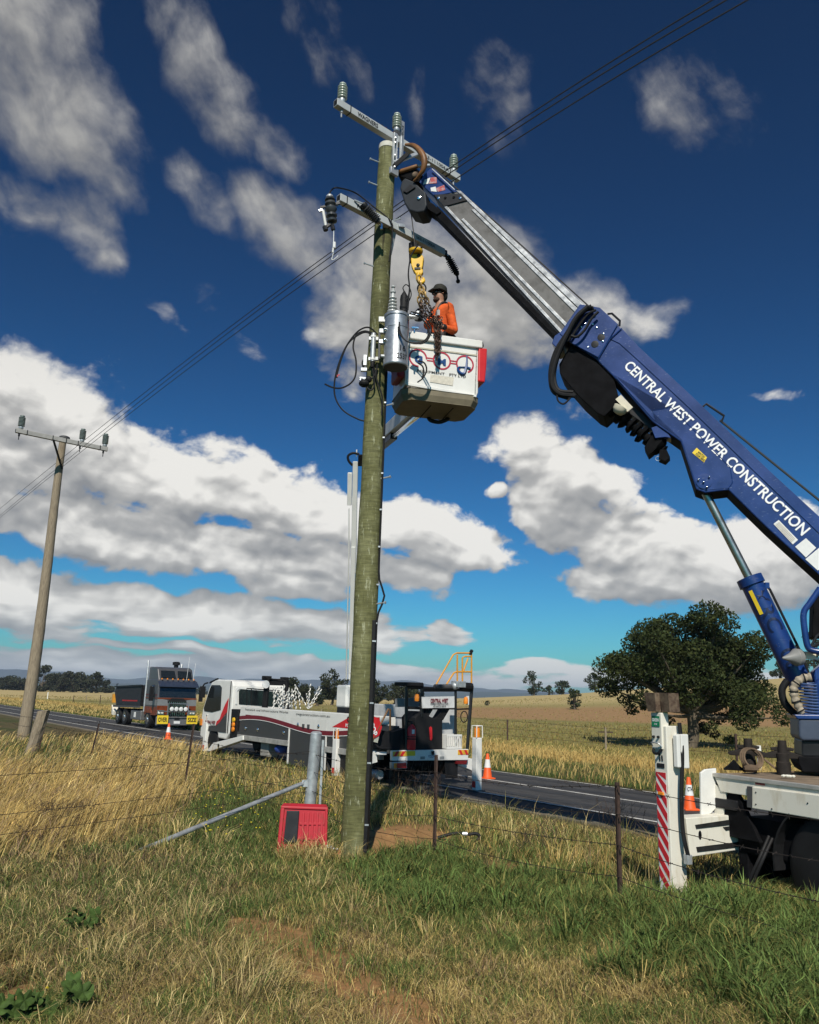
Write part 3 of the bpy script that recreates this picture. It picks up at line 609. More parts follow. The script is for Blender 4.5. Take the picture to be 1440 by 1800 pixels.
def build_grass():
    rng = RNG
    def sample(n, y0, y1, pw, a=.60):
        u = rng.random(n); y = (y0**(1-pw)+(y1**(1-pw)-y0**(1-pw))*u)**(1/(1-pw)); x = (rng.random(n)*2-1)*(y*a+.9); return x, y
    def clumps(name, label, n, per, rad, h0, h1, w, cols, zone, y0=4.6, y1=20, pw=1.8, out=.75, bias=(0, 0)):
        """tufts: blades leaning outwards from their own root"""
        cx, cy = sample(n, y0, y1, pw); off = cx*RN.x+cy*RN.y; px, py = proj_np(cx, cy, zg(cx, cy)); nz = fbm(cx*1.3, cy*1.3, 50)
        k = (rng.random(n) < zone(px, py, nz, off)) & (dirt(cx, cy) < .08) & (np.hypot(cx+.61, cy-11.13) > .30) & (off < 12.2); cx, cy = cx[k], cy[k]; n = len(cx)
        sz = .55+.8*rng.random(n); tone = .7+.6*rng.random(n); pick = rng.random(n); N = n*per; I = np.repeat(np.arange(n), per)
        a = rng.random(N)*2*PI; q = np.sqrt(rng.random(N)); x = cx[I]+np.cos(a)*q*rad*sz[I]; y = cy[I]+np.sin(a)*q*rad*sz[I]; z = zg(x, y)
        h = (h0+(h1-h0)*rng.random(N))*sz[I]; lean = out*(.25+.9*q)*(.6+.8*rng.random(N)); la = a+.5*rng.normal(size=N)
        lx, ly = np.cos(la)*lean+bias[0], np.sin(la)*lean+bias[1]; lean = np.minimum(np.hypot(lx, ly), 1.25); la = np.arctan2(ly, lx)
        ci = np.minimum((pick[I]*len(cols)).astype(int), len(cols)-1); ci = np.where(rng.random(N) < .25, rng.integers(0, len(cols), N), ci)
        c = np.array(cols)[ci]*(tone[I]*(.65+.7*rng.random(N)))[:, None]
        blades(x, y, z, h, lean, la, np.maximum(w, y*.0006)*(.6+.8*rng.random(N)), c, name, label)
    # near paddock and verge up to the road
    x, y = sample(430000, 4.3, 34, 2.15)
    off = x*RN.x+y*RN.y; k = off < 12.4; x, y, off = x[k], y[k], off[k]
    d = dirt(x, y); k = rng.random(len(x)) > d*.96; x, y, off = x[k], y[k], off[k]
    z = zg(x, y); px, py = proj_np(x, y, z); nz = fbm(x*1.3, y*1.3, 50); n3 = fbm(x*4, y*4, 61, 3); nb = fbm(x*.45, y*.45, 71); n5 = fbm(x*2.3, y*2.3, 77, 3)
    r1 = rng.random(len(x)); r2 = rng.random(len(x)); r3 = rng.random(len(x))
    lush = lush_zone(px, py, nz); gold = gold_zone(px, py, nz)
    verge = sst(6.4, 7.6, off+(nz-.5)*1.6)*(1-lush)
    weed = box_in(px, py, 320, 1325, 600, 1500, 45)*(1-gold)
    left = box_in(px, py, -300, 1480, 430, 1760, 70); tang = box_in(px, py, 180, 1650, 760, 2100, 80); rightlow = box_in(px, py, 640, 1680, 1700, 2100, 70)
    n = len(x); c = np.tile(STRAW, (n, 1))
    pg = np.clip(.54+2.2*(n5-.5)+1.6*(nb-.5)+.25*box_in(px, py, 380, 1480, 1000, 1660, 60)-.15*rightlow-.12*tang, .06, .95)
    g = r1 < pg; c[g] = GRN; c[g & (r2 < .35)] = OLV; c[(~g) & (r2 > .80)] = BRN; c[(~g) & (r2 < .10)] = PALE
    h = .045+.06*r3+.05*n3+.05*tang*r2
    q = r2 < left*.55; c[q & (r3 < .38)] = BRN*.9; c[q & (r3 > .80)] = PALE; c[q & (r3 > .38) & (r3 < .66)] = GRN*.7; h = h+left*.07*r1
    q = r1 < weed*.8; c[q] = GRN*.8; h = np.where(q, .10+.22*r3*n3*1.6, h)
    q = r1 < lush*.8; c[q] = np.where((r2 < .7)[:, None], LUSH, OLV)[q]; h = np.where(q, .08+.12*r3, h)
    rv = sst(600, 720, px)
    vg = r2 < verge*(1-weed*.6); vv = np.where((r1 < .40-.18*rv)[:, None], GOLD, OLV); vv = np.where((r1 > .66-.16*rv)[:, None], GRN, vv); vv = np.where((r1 > .90)[:, None], PALE, vv); c[vg] = vv[vg]
    hv = (.14+.34*r3*(.3+nz))*(1-.50*rv)*(1-.86*sst(9.8, 11.5, off)); h = np.where(vg, hv, h)
    q = r1 < gold*.90; tone = (.62+.75*n5); gc = np.where((r2 < .55)[:, None], GOLD, STRAW); gc = np.where((r2 > .90)[:, None], PALE, gc); gc = np.where(((n3 < .40) & (r2 < .6))[:, None], BRN*1.3, gc); c[q] = (gc*tone[:, None])[q]; h = np.where(q, .16+.36*r3*(.5+nz), h)
    q = (r1 > .3) & (box_in(px, py, -60, 1300, 150, 1345, 22) > r2); c[q] = GRN*.8; h = np.where(q, .12+.2*r3, h)
    c = c*np.exp(rng.normal(size=(n, 1))*.32)
    lean = .4+.75*rng.random(n); lean = np.where(r1 < gold, .5+.5*r2, lean)
    la = rng.random(n)*2*PI; la = np.where(r1 < gold*.85, .55+.6*rng.normal(size=n)+1.5*(n5-.5), la)
    w = np.maximum(.0046, y*.00060)*(.6+.8*rng.random(n))
    near_foot = (np.hypot(x+.61, y-11.13) < .19); h = np.where(near_foot, .02, h)
    tall = (h > .17)
    blades(x[~tall], y[~tall], z[~tall], h[~tall], lean[~tall], la[~tall], w[~tall], c[~tall], 'short_grass', 'short green and straw grass covering the near paddock')
    blades(x[tall], y[tall], z[tall], h[tall], lean[tall], la[tall], w[tall], c[tall], 'tall_grass', 'long golden and green grass along the fence and verge')
    clumps('lush_grass', 'rough green broad-bladed grass tufts along the fence', 4600, 34, .10, .09, .26, .0115, [LUSH, LUSH*1.25, LUSH*.8, GRN, GRN*1.2, OLV*.9], lambda px, py, nz, off: lush_zone(px, py, nz)*.92, 5, 13, 1.8, .95, (.25, -.1))
    clumps('green_tufts', 'scattered green tufts in the mown grass', 3600, 26, .07, .06, .16, .006, [GRN, LUSH, GRN*1.3, OLV], lambda px, py, nz, off: np.clip((nz-.46)*4, 0, .7)*(off < 7.2)*(1-gold_zone(px, py, nz)), 4.6, 12, 2.0, 1.0)
    clumps('straw_tufts', 'tangled pale straw tufts in the near grass', 1700, 26, .10, .08, .24, .0045, [STRAW, PALE, STRAW*.8, BRN, PALE*.8], lambda px, py, nz, off: np.clip(.10+.55*box_in(px, py, 150, 1560, 760, 2100, 80)+.25*(nz < .45), 0, 1)*(off < 7)*(1-lush_zone(px, py, nz)), 4.6, 13, 2.0, 1.25, (.2, .1))
    clumps('verge_tufts', 'mixed dry and green tufts on the near road verge', 3200, 24, .11, .14, .42, .006, [GOLD, STRAW, OLV, GRN, PALE, BRN], lambda px, py, nz, off: sst(6.6, 7.8, off)*(1-sst(9.4, 10.6, off))*(.30+.5*(px < 650))*(1-gold_zone(px, py, nz)*.8), 9, 26, 1.4, .8)
    clumps('dry_clumps', 'tall pale dry grass clumps in the near left grass', 420, 60, .13, .16, .42, .0055, [PALE, STRAW, PALE*.8, OLV, GRN], lambda px, py, nz, off: np.clip(box_in(px, py, 320, 1630, 480, 1780, 25)*.55+box_in(px, py, 230, 1420, 340, 1500, 20)*.4+.05*(px < 640), 0, 1)*(off < 7), 4.8, 12, 1.8, .8, (.25, .15))
    clumps('weed_tangle', 'dark olive weeds tangled in the near left grass', 900, 26, .12, .06, .20, .008, [GRN*.55, LUSH*.6, BRN*.5, OLV*.6], lambda px, py, nz, off: np.clip(box_in(px, py, -120, 1470, 260, 1720, 50)*(nz > .47)*.8+box_in(px, py, 40, 1430, 150, 1490, 20)*.6+.10*(px < 520), 0, 1)*(off < 7), 4.8, 13, 1.8, 1.1)
    clumps('tub_grass', 'pale dry grass blades standing in front of the red tub', 26000, 9, .05, .10, .30, .005, [PALE, STRAW, OLV], lambda px, py, nz, off: box_in(px, py, 490, 1500, 600, 1518, 5)*.55+box_in(px, py, 596, 1500, 650, 1516, 5)*.35, 9.5, 12.5, 1.2, 1.0)
    # seeding stalks, thin and pale
    x, y = sample(5200, 9.5, 30, 1.3); off = x*RN.x+y*RN.y; z = zg(x, y); px, py = proj_np(x, y, z); nz = fbm(x*1.3, y*1.3, 50)
    keep = (off < 10.2) & (rng.random(len(x)) < np.clip(gold_zone(px, py, nz)*.6+sst(7, 8, off)*(.5-.3*(px > 650)), 0, 1)) & (dirt(x, y) < .3); x, y, z = x[keep], y[keep], z[keep]; n = len(x)
    blades(x, y, z, .28+.32*rng.random(n), .2+.6*rng.random(n), .5+1.2*rng.normal(size=n), np.maximum(.004, y*.00045), np.tile(PALE, (n, 1))*(.6+.5*rng.random((n, 1))), 'seed_stalks', 'thin pale seeding stalks standing above the grass')
    # crumbs of soil on the bare patches
    mb = MB(); sm = M('soil_crumb', (.26, .135, .055), .95, var=.35, scale=5); x, y = sample(16000, 4.8, 13.5, 1.6); dd = dirt(x, y); k = rng.random(len(x)) < dd*.8
    for X_, Y_ in zip(x[k].tolist(), y[k].tolist()):
        r_ = random.uniform(.006, .020); o_ = Vector((X_, Y_, float(zg(X_, Y_)))); j = lambda: random.uniform(.6, 1.2)*r_
        mb.add([o_+Vector((j(), 0, 0)), o_+Vector((0, j(), 0)), o_+Vector((-j(), 0, 0)), o_+Vector((0, -j(), 0)), o_+Vector((0, 0, j())), o_-Vector((0, 0, j()))], [(0, 1, 4), (1, 2, 4), (2, 3, 4), (3, 0, 4), (1, 0, 5), (2, 1, 5), (3, 2, 5), (0, 3, 5)], sm)
    o = mb.build('soil_crumbs'); tag(o, 'loose crumbs of orange soil on the bare patches', 'soil', kind='stuff')
    # verge across the road
    n = 150000; t = -16+150*rng.random(n)**1.7; off = 19.0+9.5*rng.random(n)**1.5
    x = RE.x*t+RN.x*off; y = RE.y*t+RN.y*off; k = (y > 8) & (np.abs(x) < y*.66+2); x, y, off = x[k], y[k], off[k]; z = zg(x, y); n = len(x)
    nz = fbm(x*.5, y*.5, 90); r1 = rng.random(n); gr = (off < 20.6+1.4*nz) & (r1 < .8)
    c = np.where((r1 < .55)[:, None], GOLD, STRAW)*(.7+.6*rng.random((n, 1))); c[gr] = GRN*.75; c[(off > 23.5) & (r1 < .5)] = OLV
    h = np.where(gr, .08+.10*rng.random(n), .16+.34*rng.random(n)*(.3+nz)); h = np.where(off > 23.5, h*.4, h)
    blades(x, y, z, h, .3+.5*rng.random(n), 1.0+1.3*rng.normal(size=n), np.maximum(.006, y*.0009), c, 'verge_grass', 'dry tan grass along the far side of the road')
    # stubble rows over the far paddock
    n = 60000; r = 26*np.exp(rng.random(n)*math.log(190/26)); a = np.radians(-34+68*rng.random(n)); x = np.sin(a)*r; y = np.cos(a)*r; off = x*RN.x+y*RN.y
    k = off > 25; x, y, r = x[k], y[k], r[k]; n = len(x); z = zg(x, y); nz = fbm(x*.035, y*.09, 21); k = rng.random(n) > sst(70, 84, r)*(1-sst(150, 185, r))*.8
    c = np.where((rng.random(n) < .5)[:, None], OLV*.95, STRAW*.55)*(.75+.5*rng.random((n, 1)))
    blades(x[k], y[k], z[k], (.07+.12*rng.random(n))[k], np.full(n, .5)[k], (rng.random(n)*2*PI)[k], (r*.0011)[k], c[k], 'stubble', 'sparse olive stubble over the far paddock')
    # yellow flower heads among the weeds
    mb = MB(); fl = M('yellow_petal', (.75, .6, .03), .6)
    for i in range(150):
        p = G(*(random.uniform(335, 590), random.uniform(1345, 1500))) if i > 6 else G(*random.choice([(402, 1732), (80, 1760), (700, 1560), (760, 1690), (150, 1690), (985, 1480)]))
        p.z = float(zg(p.x, p.y))+random.uniform(.16, .34) if i > 6 else float(zg(p.x, p.y))+.09
        mb.ball(p, .012, fl, 5, (1, 1, .6))
    o = mb.build('weed_flowers'); tag(o, 'small yellow flower heads dotted over the green weeds', 'flowers', kind='stuff')
    # dark dry weed stems
    mb = MB(); st = M('dead_stem', (.07, .045, .03), .9)
    for (cx, cy, n_, hh) in ((110, 1300, 26, .5), (80, 1460, 60, .42), (112, 1458, 50, .45), (40, 1490, 30, .3), (740, 1400, 46, .8), (700, 1400, 30, .7), (1010, 1360, 20, .6), (1330, 1540, 30, .6), (1250, 1560, 26, .5), (1080, 1440, 24, .5), (650, 1400, 20, .6), (490, 1330, 26, .5), (980, 1470, 24, .35), (930, 1500, 26, .3)):
        b = G(cx, cy)
        for i in range(n_):
            q = b+Vector((random.gauss(0, .22), random.gauss(0, .22), 0)); q.z = float(zg(q.x, q.y)); l = Vector((random.gauss(0, .16), random.gauss(0, .16), hh*random.uniform(.5, 1)))
            mb.tube([q, q+l*.5+Vector((random.gauss(0, .03), 0, 0)), q+l], [.004, .003, .002], st, 3, False)
            for s in range(2):
                e = q+l*random.uniform(.5, .9); mb.tube([e, e+Vector((random.gauss(0, .06), random.gauss(0, .06), .09))], [.003, .002], st, 3, False)
    o = mb.build('dry_weeds'); tag(o, 'dark dry weed stems scattered through the grass', 'weeds', kind='stuff')
def mallow(loc, n, r, label, seed):
    rng = random.Random(seed); root = thing('mallow_plant', loc, label, 'plant', 'broad-leaved weeds'); leafm = M('mallow_leaf', (.045, .078, .018), .7, var=.45, scale=14, spec=.15)
    mb = MB(); st = MB()
    for i in range(n):
        a = rng.random()*2*PI; d = r*math.sqrt(rng.random()); c = Vector(loc)+Vector((math.cos(a)*d, math.sin(a)*d, .07+.10*rng.random()))
        ax = Vector((rng.gauss(0, .55), rng.gauss(-.35, .5), 1)).normalized(); X = ax.orthogonal().normalized(); Y = ax.cross(X); s = .03+.042*rng.random(); ph = rng.random()*6
        ring = []
        for k in range(30):
            t = 2*PI*k/30; rr = s*(.72+.28*abs(math.cos(2.5*t)))*(1-.45*math.exp(-((t-PI)/.22)**2)); ring.append(c+X*rr*math.cos(t+ph)+Y*rr*math.sin(t+ph)+ax*(.012*math.cos(5*t)+.15*rr))
        mb.add([c]+ring, [(0, 1+k, 1+(k+1) % 30) for k in range(30)], leafm, True)
        st.tube([Vector(loc), c-Vector((0, 0, .03)), c], .004, leafm, 4)
    mb.build('leaves', root); st.build('stems', root)
def build_plants():
    for px, py, n, r, lb, sd in ((85, 1790, 16, .22, 'broad-leaved green weed in the bottom left corner', 1), (140, 1650, 11, .15, 'small clump of broad green leaves right above the corner weed', 2), (18, 1800, 8, .14, 'broad-leaved weed partly cut by the left frame edge', 3)):
        p = G(px, py); p.z = float(zg(p.x, p.y)); mallow(p, n, r, lb, sd)
build_trees(); build_grass(); build_plants()
# ------------------------------------------------------------------ power poles
UA = Vector((.74, .67, 0)).normalized(); UN = Vector((.67, -.74, 0)).normalized(); UZ = Vector((0, 0, 1))   # crossarm axis, its front, up
def pole_mat():
    m = bpy.data.materials.new('treated_pole'); m.use_nodes = True; nt = m.node_tree; N, L = nt.nodes, nt.links; b = N['Principled BSDF']; b.inputs['Roughness'].default_value = .8; b.inputs['Specular IOR Level'].default_value = .25
    tc = N.new('ShaderNodeTexCoord')
    def nz(sc, st, det=6, rough=.6):
        mp = N.new('ShaderNodeMapping'); mp.inputs['Scale'].default_value = st; L.new(tc.outputs['Object'], mp.inputs[0])
        n = N.new('ShaderNodeTexNoise'); n.inputs['Scale'].default_value = sc; n.inputs['Detail'].default_value = det; n.inputs['Roughness'].default_value = rough; L.new(mp.outputs[0], n.inputs['Vector']); return n.outputs[0]
    big, fine, ring = nz(1.6, (1, 1, .55), 7, .7), nz(14, (1.6, 1.6, .35), 6, .7), nz(16, (.35, .35, 2.6), 3)
    r = N.new('ShaderNodeValToRGB'); r.color_ramp.elements[0].position = .30; r.color_ramp.elements[0].color = (.066, .066, .026, 1); r.color_ramp.elements[1].position = .72; r.color_ramp.elements[1].color = (.25, .25, .13, 1)
    e = r.color_ramp.elements.new(.5); e.color = (.128, .128, .052, 1); L.new(big, r.inputs[0])
    r2 = N.new('ShaderNodeValToRGB'); r2.color_ramp.elements[0].position = .58; r2.color_ramp.elements[0].color = (0, 0, 0, 1); r2.color_ramp.elements[1].position = .70; r2.color_ramp.elements[1].color = (1, 1, 1, 1); L.new(fine, r2.inputs[0])
    mx = N.new('ShaderNodeMix'); mx.data_type = 'RGBA'; L.new(r2.outputs[0], mx.inputs['Factor']); L.new(r.outputs[0], mx.inputs['A']); mx.inputs['B'].default_value = (.40, .41, .27, 1)
    crk = nz(11, (2.2, 2.2, .10), 2, .5); rc = N.new('ShaderNodeMapRange'); rc.inputs[1].default_value = .665; rc.inputs[2].default_value = .70; rc.inputs[4].default_value = .85; L.new(crk, rc.inputs[0])      # drying cracks
    mc = N.new('ShaderNodeMix'); mc.data_type = 'RGBA'; L.new(rc.outputs[0], mc.inputs['Factor']); L.new(mx.outputs['Result'], mc.inputs['A']); mc.inputs['B'].default_value = (.025, .022, .010, 1)
    vo = N.new('ShaderNodeTexVoronoi'); vo.inputs['Scale'].default_value = 1.15; mpv = N.new('ShaderNodeMapping'); mpv.inputs['Scale'].default_value = (1.6, 1.6, 1); L.new(tc.outputs['Object'], mpv.inputs[0]); L.new(mpv.outputs[0], vo.inputs['Vector'])
    rk = N.new('ShaderNodeMapRange'); rk.inputs[1].default_value = .10; rk.inputs[2].default_value = .04; rk.inputs[4].default_value = .8; L.new(vo.outputs['Distance'], rk.inputs[0])      # knots
    mk = N.new('ShaderNodeMix'); mk.data_type = 'RGBA'; L.new(rk.outputs[0], mk.inputs['Factor']); L.new(mc.outputs['Result'], mk.inputs['A']); mk.inputs['B'].default_value = (.05, .032, .014, 1); mx = mk
    mr = N.new('ShaderNodeMapRange'); mr.inputs[1].default_value = .3; mr.inputs[2].default_value = .7; mr.inputs[3].default_value = .68; mr.inputs[4].default_value = 1.25; L.new(ring, mr.inputs[0])
    vm = N.new('ShaderNodeVectorMath'); vm.operation = 'SCALE'; L.new(mx.outputs['Result'], vm.inputs[0]); L.new(mr.outputs[0], vm.inputs['Scale']); L.new(vm.outputs[0], b.inputs['Base Color'])
    bp = N.new('ShaderNodeBump'); bp.inputs['Strength'].default_value = .5; bp.inputs['Distance'].default_value = .012
    ad = N.new('ShaderNodeMath'); L.new(fine, ad.inputs[0]); L.new(ring, ad.inputs[1]); L.new(ad.outputs[0], bp.inputs['Height']); L.new(bp.outputs[0], b.inputs['Normal']); return m
def insulator(mb_parent, base, ax, s, name='insulator', mat=None, sheds=5, dark=False):
    mat = mat or INSUL; mb = MB(); base = Vector(base); ax = Vector(ax).normalized()
    mb.lathe(base, ax, [(0, .042*s), (.012*s, .05*s), (.055*s, .05*s), (.06*s, .038*s)], GALV if not dark else DARK, 14)
    prof = [(.055*s, .04*s)]
    for i in range(sheds):
        h = (.07+.036*i*6/sheds)*s; prof += [(h, .040*s), (h+.010*s, .072*s), (h+.018*s, .072*s), (h+.026*s, .040*s)]
    prof += [(.295*s, .045*s), (.302*s, .052*s), (.318*s, .05*s), (.322*s, .02*s), (.33*s, .0)]
    mb.lathe(base, ax, prof, mat, 18); return mb.build(name, mb_parent)
def arm_beam(mb, c, half, h, w, mat, endmat):
    a, b = c-UA*half, c+UA*half
    mb.prism([a-UN*w/2-UZ*h/2, a+UN*w/2-UZ*h/2, a+UN*w/2+UZ*h/2, a-UN*w/2+UZ*h/2], b-a, mat)
    i = .012
    for e, s in ((a, -1), (b, 1)):
        mb.add([e+UA*s*.002+UN*p*(w/2-i)+UZ*q*(h/2-i) for p, q in ((-1, -1), (1, -1), (1, 1), (-1, 1))], [(0, 1, 2, 3)], endmat)
    return a, b
def build_main_pole():
    B = Vector((-.585, 11.13, float(zg(-.585, 11.13))))
    root = thing('utility_pole', B, 'new green treated timber power pole with two grey crossarms, standing in the grass', 'power pole')
    T = Vector((-.50, 11.13, 10.27)); mb = MB(); n, k = 24, 70; vs, fs = [], []; rr = random.Random(4)
    for i in range(k+1):
        t = i/k; c = B.lerp(T, t)+Vector((0, 0, -.1*(1-t))); r = (.170-.043*t)*(1+.025*math.sin(t*23)+.02*math.sin(t*61))
        for j in range(n):
            a = 2*PI*j/n; q = r*(1+.012*math.sin(3*a+t*9)+.006*rr.random()); vs.append(c+Vector((math.cos(a)*q, math.sin(a)*q, 0)))
    for i in range(k):
        for j in range(n): fs.append((i*n+j, i*n+(j+1) % n, (i+1)*n+(j+1) % n, (i+1)*n+j))
    mb.add(vs, fs, pole_mat(), True); mb.add([vs[k*n+j] for j in range(n)], [tuple(range(n))], OLDW)
    pole = mb.build('pole', root)
    def ax(z): return B.lerp(T, (z-B.z)/(T.z-B.z))
    def rad(z): return .170-.043*(z-B.z)/(T.z-B.z)
    mb = MB(); mb.lathe(T+Vector((0, 0, -.07)), UZ, [(0, .131), (.06, .131), (.085, .125), (.09, .0)], M('pole_cap', (.50, .49, .42), .6), 24); mb.build('pole_cap', root)
    # upper arm on its riser
    c1 = Vector((-.295, 11.30, 10.46)); mb = MB(); a, b = arm_beam(mb, c1, 1.29, .115, .10, COMP, BLACK)
    up = mb.build('crossarm', root, .006, label='upper grey crossarm with three upright insulators')
    F = lambda t, z, o=.053: a.lerp(b, t)+UN*o+UZ*z
    text('WAGNERS', F(.145, -.042), UA*.40, UZ*.075, TXTK, up, bold=.03)
    text('563-111006A', F(.66, -.035), UA*.60, UZ*.06, TXTK, up, bold=.015)
    for t in (.095, .43, .905): mb = MB(); mb.box(a.lerp(b, t), .012, .112, .127, BLACK, UA, UN, UZ); mb.build('band', up)
    for t, s in ((.045, 1.0), (.955, 1.0)):
        p = a.lerp(b, t)+UZ*.057; insulator(up, p, UZ, 1.02)
        mb = MB(); mb.tube([p-UZ*.11, p-UZ*.24], .012, GALV, 8); mb.tube([p-UZ*.13, p-UZ*.165], .024, GALV, 6); mb.build('stud', up)
    p = a.lerp(b, .462)+UZ*.15; insulator(up, p, UZ, 1.0)
    mb = MB(); q = a.lerp(b, .50)
    mb.box(q+UZ*.19+UA*.03-UN*.02, .075, .03, .46, GALV, UA, UN, UZ)
    mb.box(p-UZ*.05, .10, .09, .10, M('dark_bracket', (.10, .10, .10), .5, .4, var=.4, scale=30), UA, UN, UZ)
    mb.build('riser_plate', up, .004)
    text('FC03', q+UZ*.33+UA*.03+UN*-.002-UA*.02, UZ*-.22, UA*.04, TXTK, up, bold=.02)
    for s in range(5):
        mb = MB(); o = random.Random(s); st = a.lerp(b, .33+.03*s); mb.tube(spline([st+UZ*.06, st+UZ*.12+UA*.05, st+UZ*(.07+.02*s)+UA*.13-UN*.03, st+UZ*.06+UA*.2]), .005, M('dark_red_wire', (.10, .012, .012), .5) if s % 2 else BLACK, 5); mb.build('loose_wire', up)
    mb = MB(); r0 = ax(10.1)+Vector((.10, -.09, 0))                   # galvanised riser straps on the right of the pole head
    mb.box(r0+Vector((.02, 0, -.02)), .075, .05, .70, GALV, UA, UN, UZ); mb.box(r0+Vector((.12, 0.02, .10)), .05, .05, .40, GALV, UA, UN, UZ)
    mb.box(r0+Vector((.02, -.04, -.36)), .15, .05, .11, GALV, UA, UN, UZ); mb.beam(r0+Vector((.02, -.03, -.2)), r0+Vector((.36, .10, .06)), .05, .05, GALV)
    mb.beam(r0+Vector((.02, -.06, -.28)), r0+Vector((.22, .0, -.02)), .06, .06, BLACK)
    for dz in (-.3, -.1, .12, .2): mb.tube([r0+Vector((.03, -.02, dz)), r0+Vector((.03, -.09, dz))], .016, GALV, 6)
    mb.build('riser_bracket', root, .004)
    # lower arm
    c2 = (Vector((-1.105, 10.365, 8.85))+Vector((.392, 11.765, 8.85)))/2; mb = MB(); a2, b2 = arm_beam(mb, c2, 1.04, .115, .10, COMP, BLACK)
    lowa = mb.build('crossarm', root, .006, label='lower grey crossarm carrying dark fuse gear')
    F2 = lambda t, z, o=.053: a2.lerp(b2, t)+UN*o+UZ*z
    text('WAGNERS', F2(.135, -.04), UA*.38, UZ*.075, TXTK, lowa, bold=.03)
    text('563-111006A', F2(.70, -.03), UA*.40, UZ*.05, TXTK, lowa, bold=.015)
    for t in (.055, .455): mb = MB(); mb.box(a2.lerp(b2, t), .012, .112, .127, BLACK, UA, UN, UZ); mb.build('band', lowa)
    DKI = M('brown_black_insulator', (.05, .05, .052), .35, var=.2)
    p = a2.lerp(b2, .17)+UN*.10+UZ*.03; insulator(lowa, p, (UA*.72-UZ*.5+UN*.12), 1.05, 'strain_insulator', DKI, 8, True)
    mb = MB(); e = p+(UA*.72-UZ*.5+UN*.12).normalized()*.36; mb.tube([e, e+UA*.05-UZ*.02], .018, CHROME, 8); mb.tube([e+UA*.03, e+UA*.04-UZ*.08], .02, CHROME, 8); mb.tube([p-UA*.12+UZ*.02-UN*.04, p], .014, GALV, 6); mb.build('end_clamp', lowa)
    # drop-out fuse hung off the left end
    fp = Pl(a2+UN*.02, (0, -1, 0)); mb = MB(); MBK = M('fuse_porcelain', (.045, .048, .05), .3, var=.2)
    top, bot = fp(580, 349), fp(584, 392); dx = (top-bot)
    mb.lathe(bot, dx, [(0, .03), (.02, .07), (.05, .075), (.07, .045), (.10, .078), (.13, .08), (.15, .045), (.20, .085), (.235, .085), (.25, .05), (.29, .082), (.32, .075), (.345, .045), (.36, .075), (.40, .06), (.42, .02)], MBK, 16)
    mb.lathe(top-dx.normalized()*.03, dx, [(0, .04), (.03, .055), (.07, .05), (.10, .02)], GALV, 12); mb.build('fuse_insulator', lowa)
    mb = MB(); mb.beam(fp(563, 365), fp(598, 357), .03, .03, DARK); mb.tube([fp(568, 370), fp(573, 398)], .022, M('fuse_tube', (.55, .55, .52), .4), 10); mb.beam(fp(561, 371), fp(567, 369), .04, .03, CHROME)
    mb.beam(fp(570, 402), fp(588, 388), .04, .035, DARK); mb.tube([fp(571, 398), fp(573, 405)], .035, DARK, 8); mb.tube([fp(584, 396), fp(586, 404)], .03, DARK, 8); mb.beam(fp(592, 360), a2+UA*.05, .02, .05, GALV); mb.build('fuse_holder', lowa)
    mb = MB(); wr = M('white_rod', (.7, .7, .68), .4)
    mb.tube([fp(587, 400), fp(586, 445)], .006, wr, 6); mb.tube([fp(588, 426), fp(587.5, 436)], .022, wr, 8); mb.tube([fp(586, 436), fp(585, 444)], .014, wr, 8); mb.tube(spline([fp(583, 456), fp(587, 456), fp(593, 451), fp(594.5, 449)]), .006, wr, 6); mb.tube([fp(586, 445), fp(583, 456)], .005, wr, 6); mb.build('drop_rod', lowa)
    # right end
    mb = MB(); e = b2+UN*.02; mb.tube([e-UA*.02, e+UA*.09-UZ*.03], .03, GALV, 8); mb.tube([e+UA*.03-UZ*.05, e+UA*.03+UZ*.04], .035, DARK, 8); mb.build('end_bracket', lowa)
    insulator(lowa, e+UA*.08-UZ*.03, UA*.55-UZ*.55, .95, 'strain_insulator', BLACK, 7, True)
    mb = MB(); q = e+UA*.08-UZ*.03+(UA*.55-UZ*.55).normalized()*.31; mb.ball(q, .04, BLACK); mb.tube([q, q-UZ*.12+UA*.03], .018, BLACK, 6); mb.ball(q-UZ*.12+UA*.03, .035, BLACK); mb.build('end_clamp', lowa)
    mb = MB(); q = a2.lerp(b2, .72)-UZ*.06; mb.box(q-UZ*.10-UA*.05, .12, .08, .12, BLACK, UA, UN, UZ); mb.tube([q-UZ*.1-UA*.08, q-UZ*.36-UA*.06], .05, BLACK, 10); mb.tube([q-UZ*.04+UA*.12, q-UZ*.14+UA*.06, q-UZ*.11-UA*.02], .02, DARK, 6); mb.build('surge_arrester', lowa)
    mb = MB(); q = a2.lerp(b2, .52); mb.beam(q-UZ*.05-UN*.02, ax(8.45)+UA*rad(8.45)*.75+UN*.06, .055, .02, GALV, UN); mb.beam(q+UN*.06+UZ*.02, q+UN*.09+UA*.10+UZ*.04, .035, .05, GALV); mb.build('arm_brace', root, .003)
    # jumper over the lower arm
    pp = Pl(ax(9.3)+Vector((0, -.20, 0)), (0, -1, 0)); mb = MB()
    mb.tube(spline([fp(577, 346), fp(583, 334), fp(594, 330), pp(625, 339), pp(655, 362), pp(686, 388), pp(690, 410), pp(684, 460)], 8), .011, BLACK, 6); mb.build('jumper_cable', root)
    for z, s in ((9.55, -1), (9.95, -1), (8.2, -1), (6.02, 1), (4.95, 1), (3.2, 1), (8.95, 1)):
        c = ax(z)+Vector((s*rad(z)*.8, -.05, 0)); d = Vector((s*.15, -.06, .02)); mb = MB(); mb.tube([c, c+d], .011, GALV, 6); mb.tube([c+d*.9, c+d], .02, GALV, 6); mb.build('step_bolt', root)
    # cable gear on the left flank
    P6 = Pl(ax(6.2)+Vector((0, -.22, 0)), (0, -1, 0))
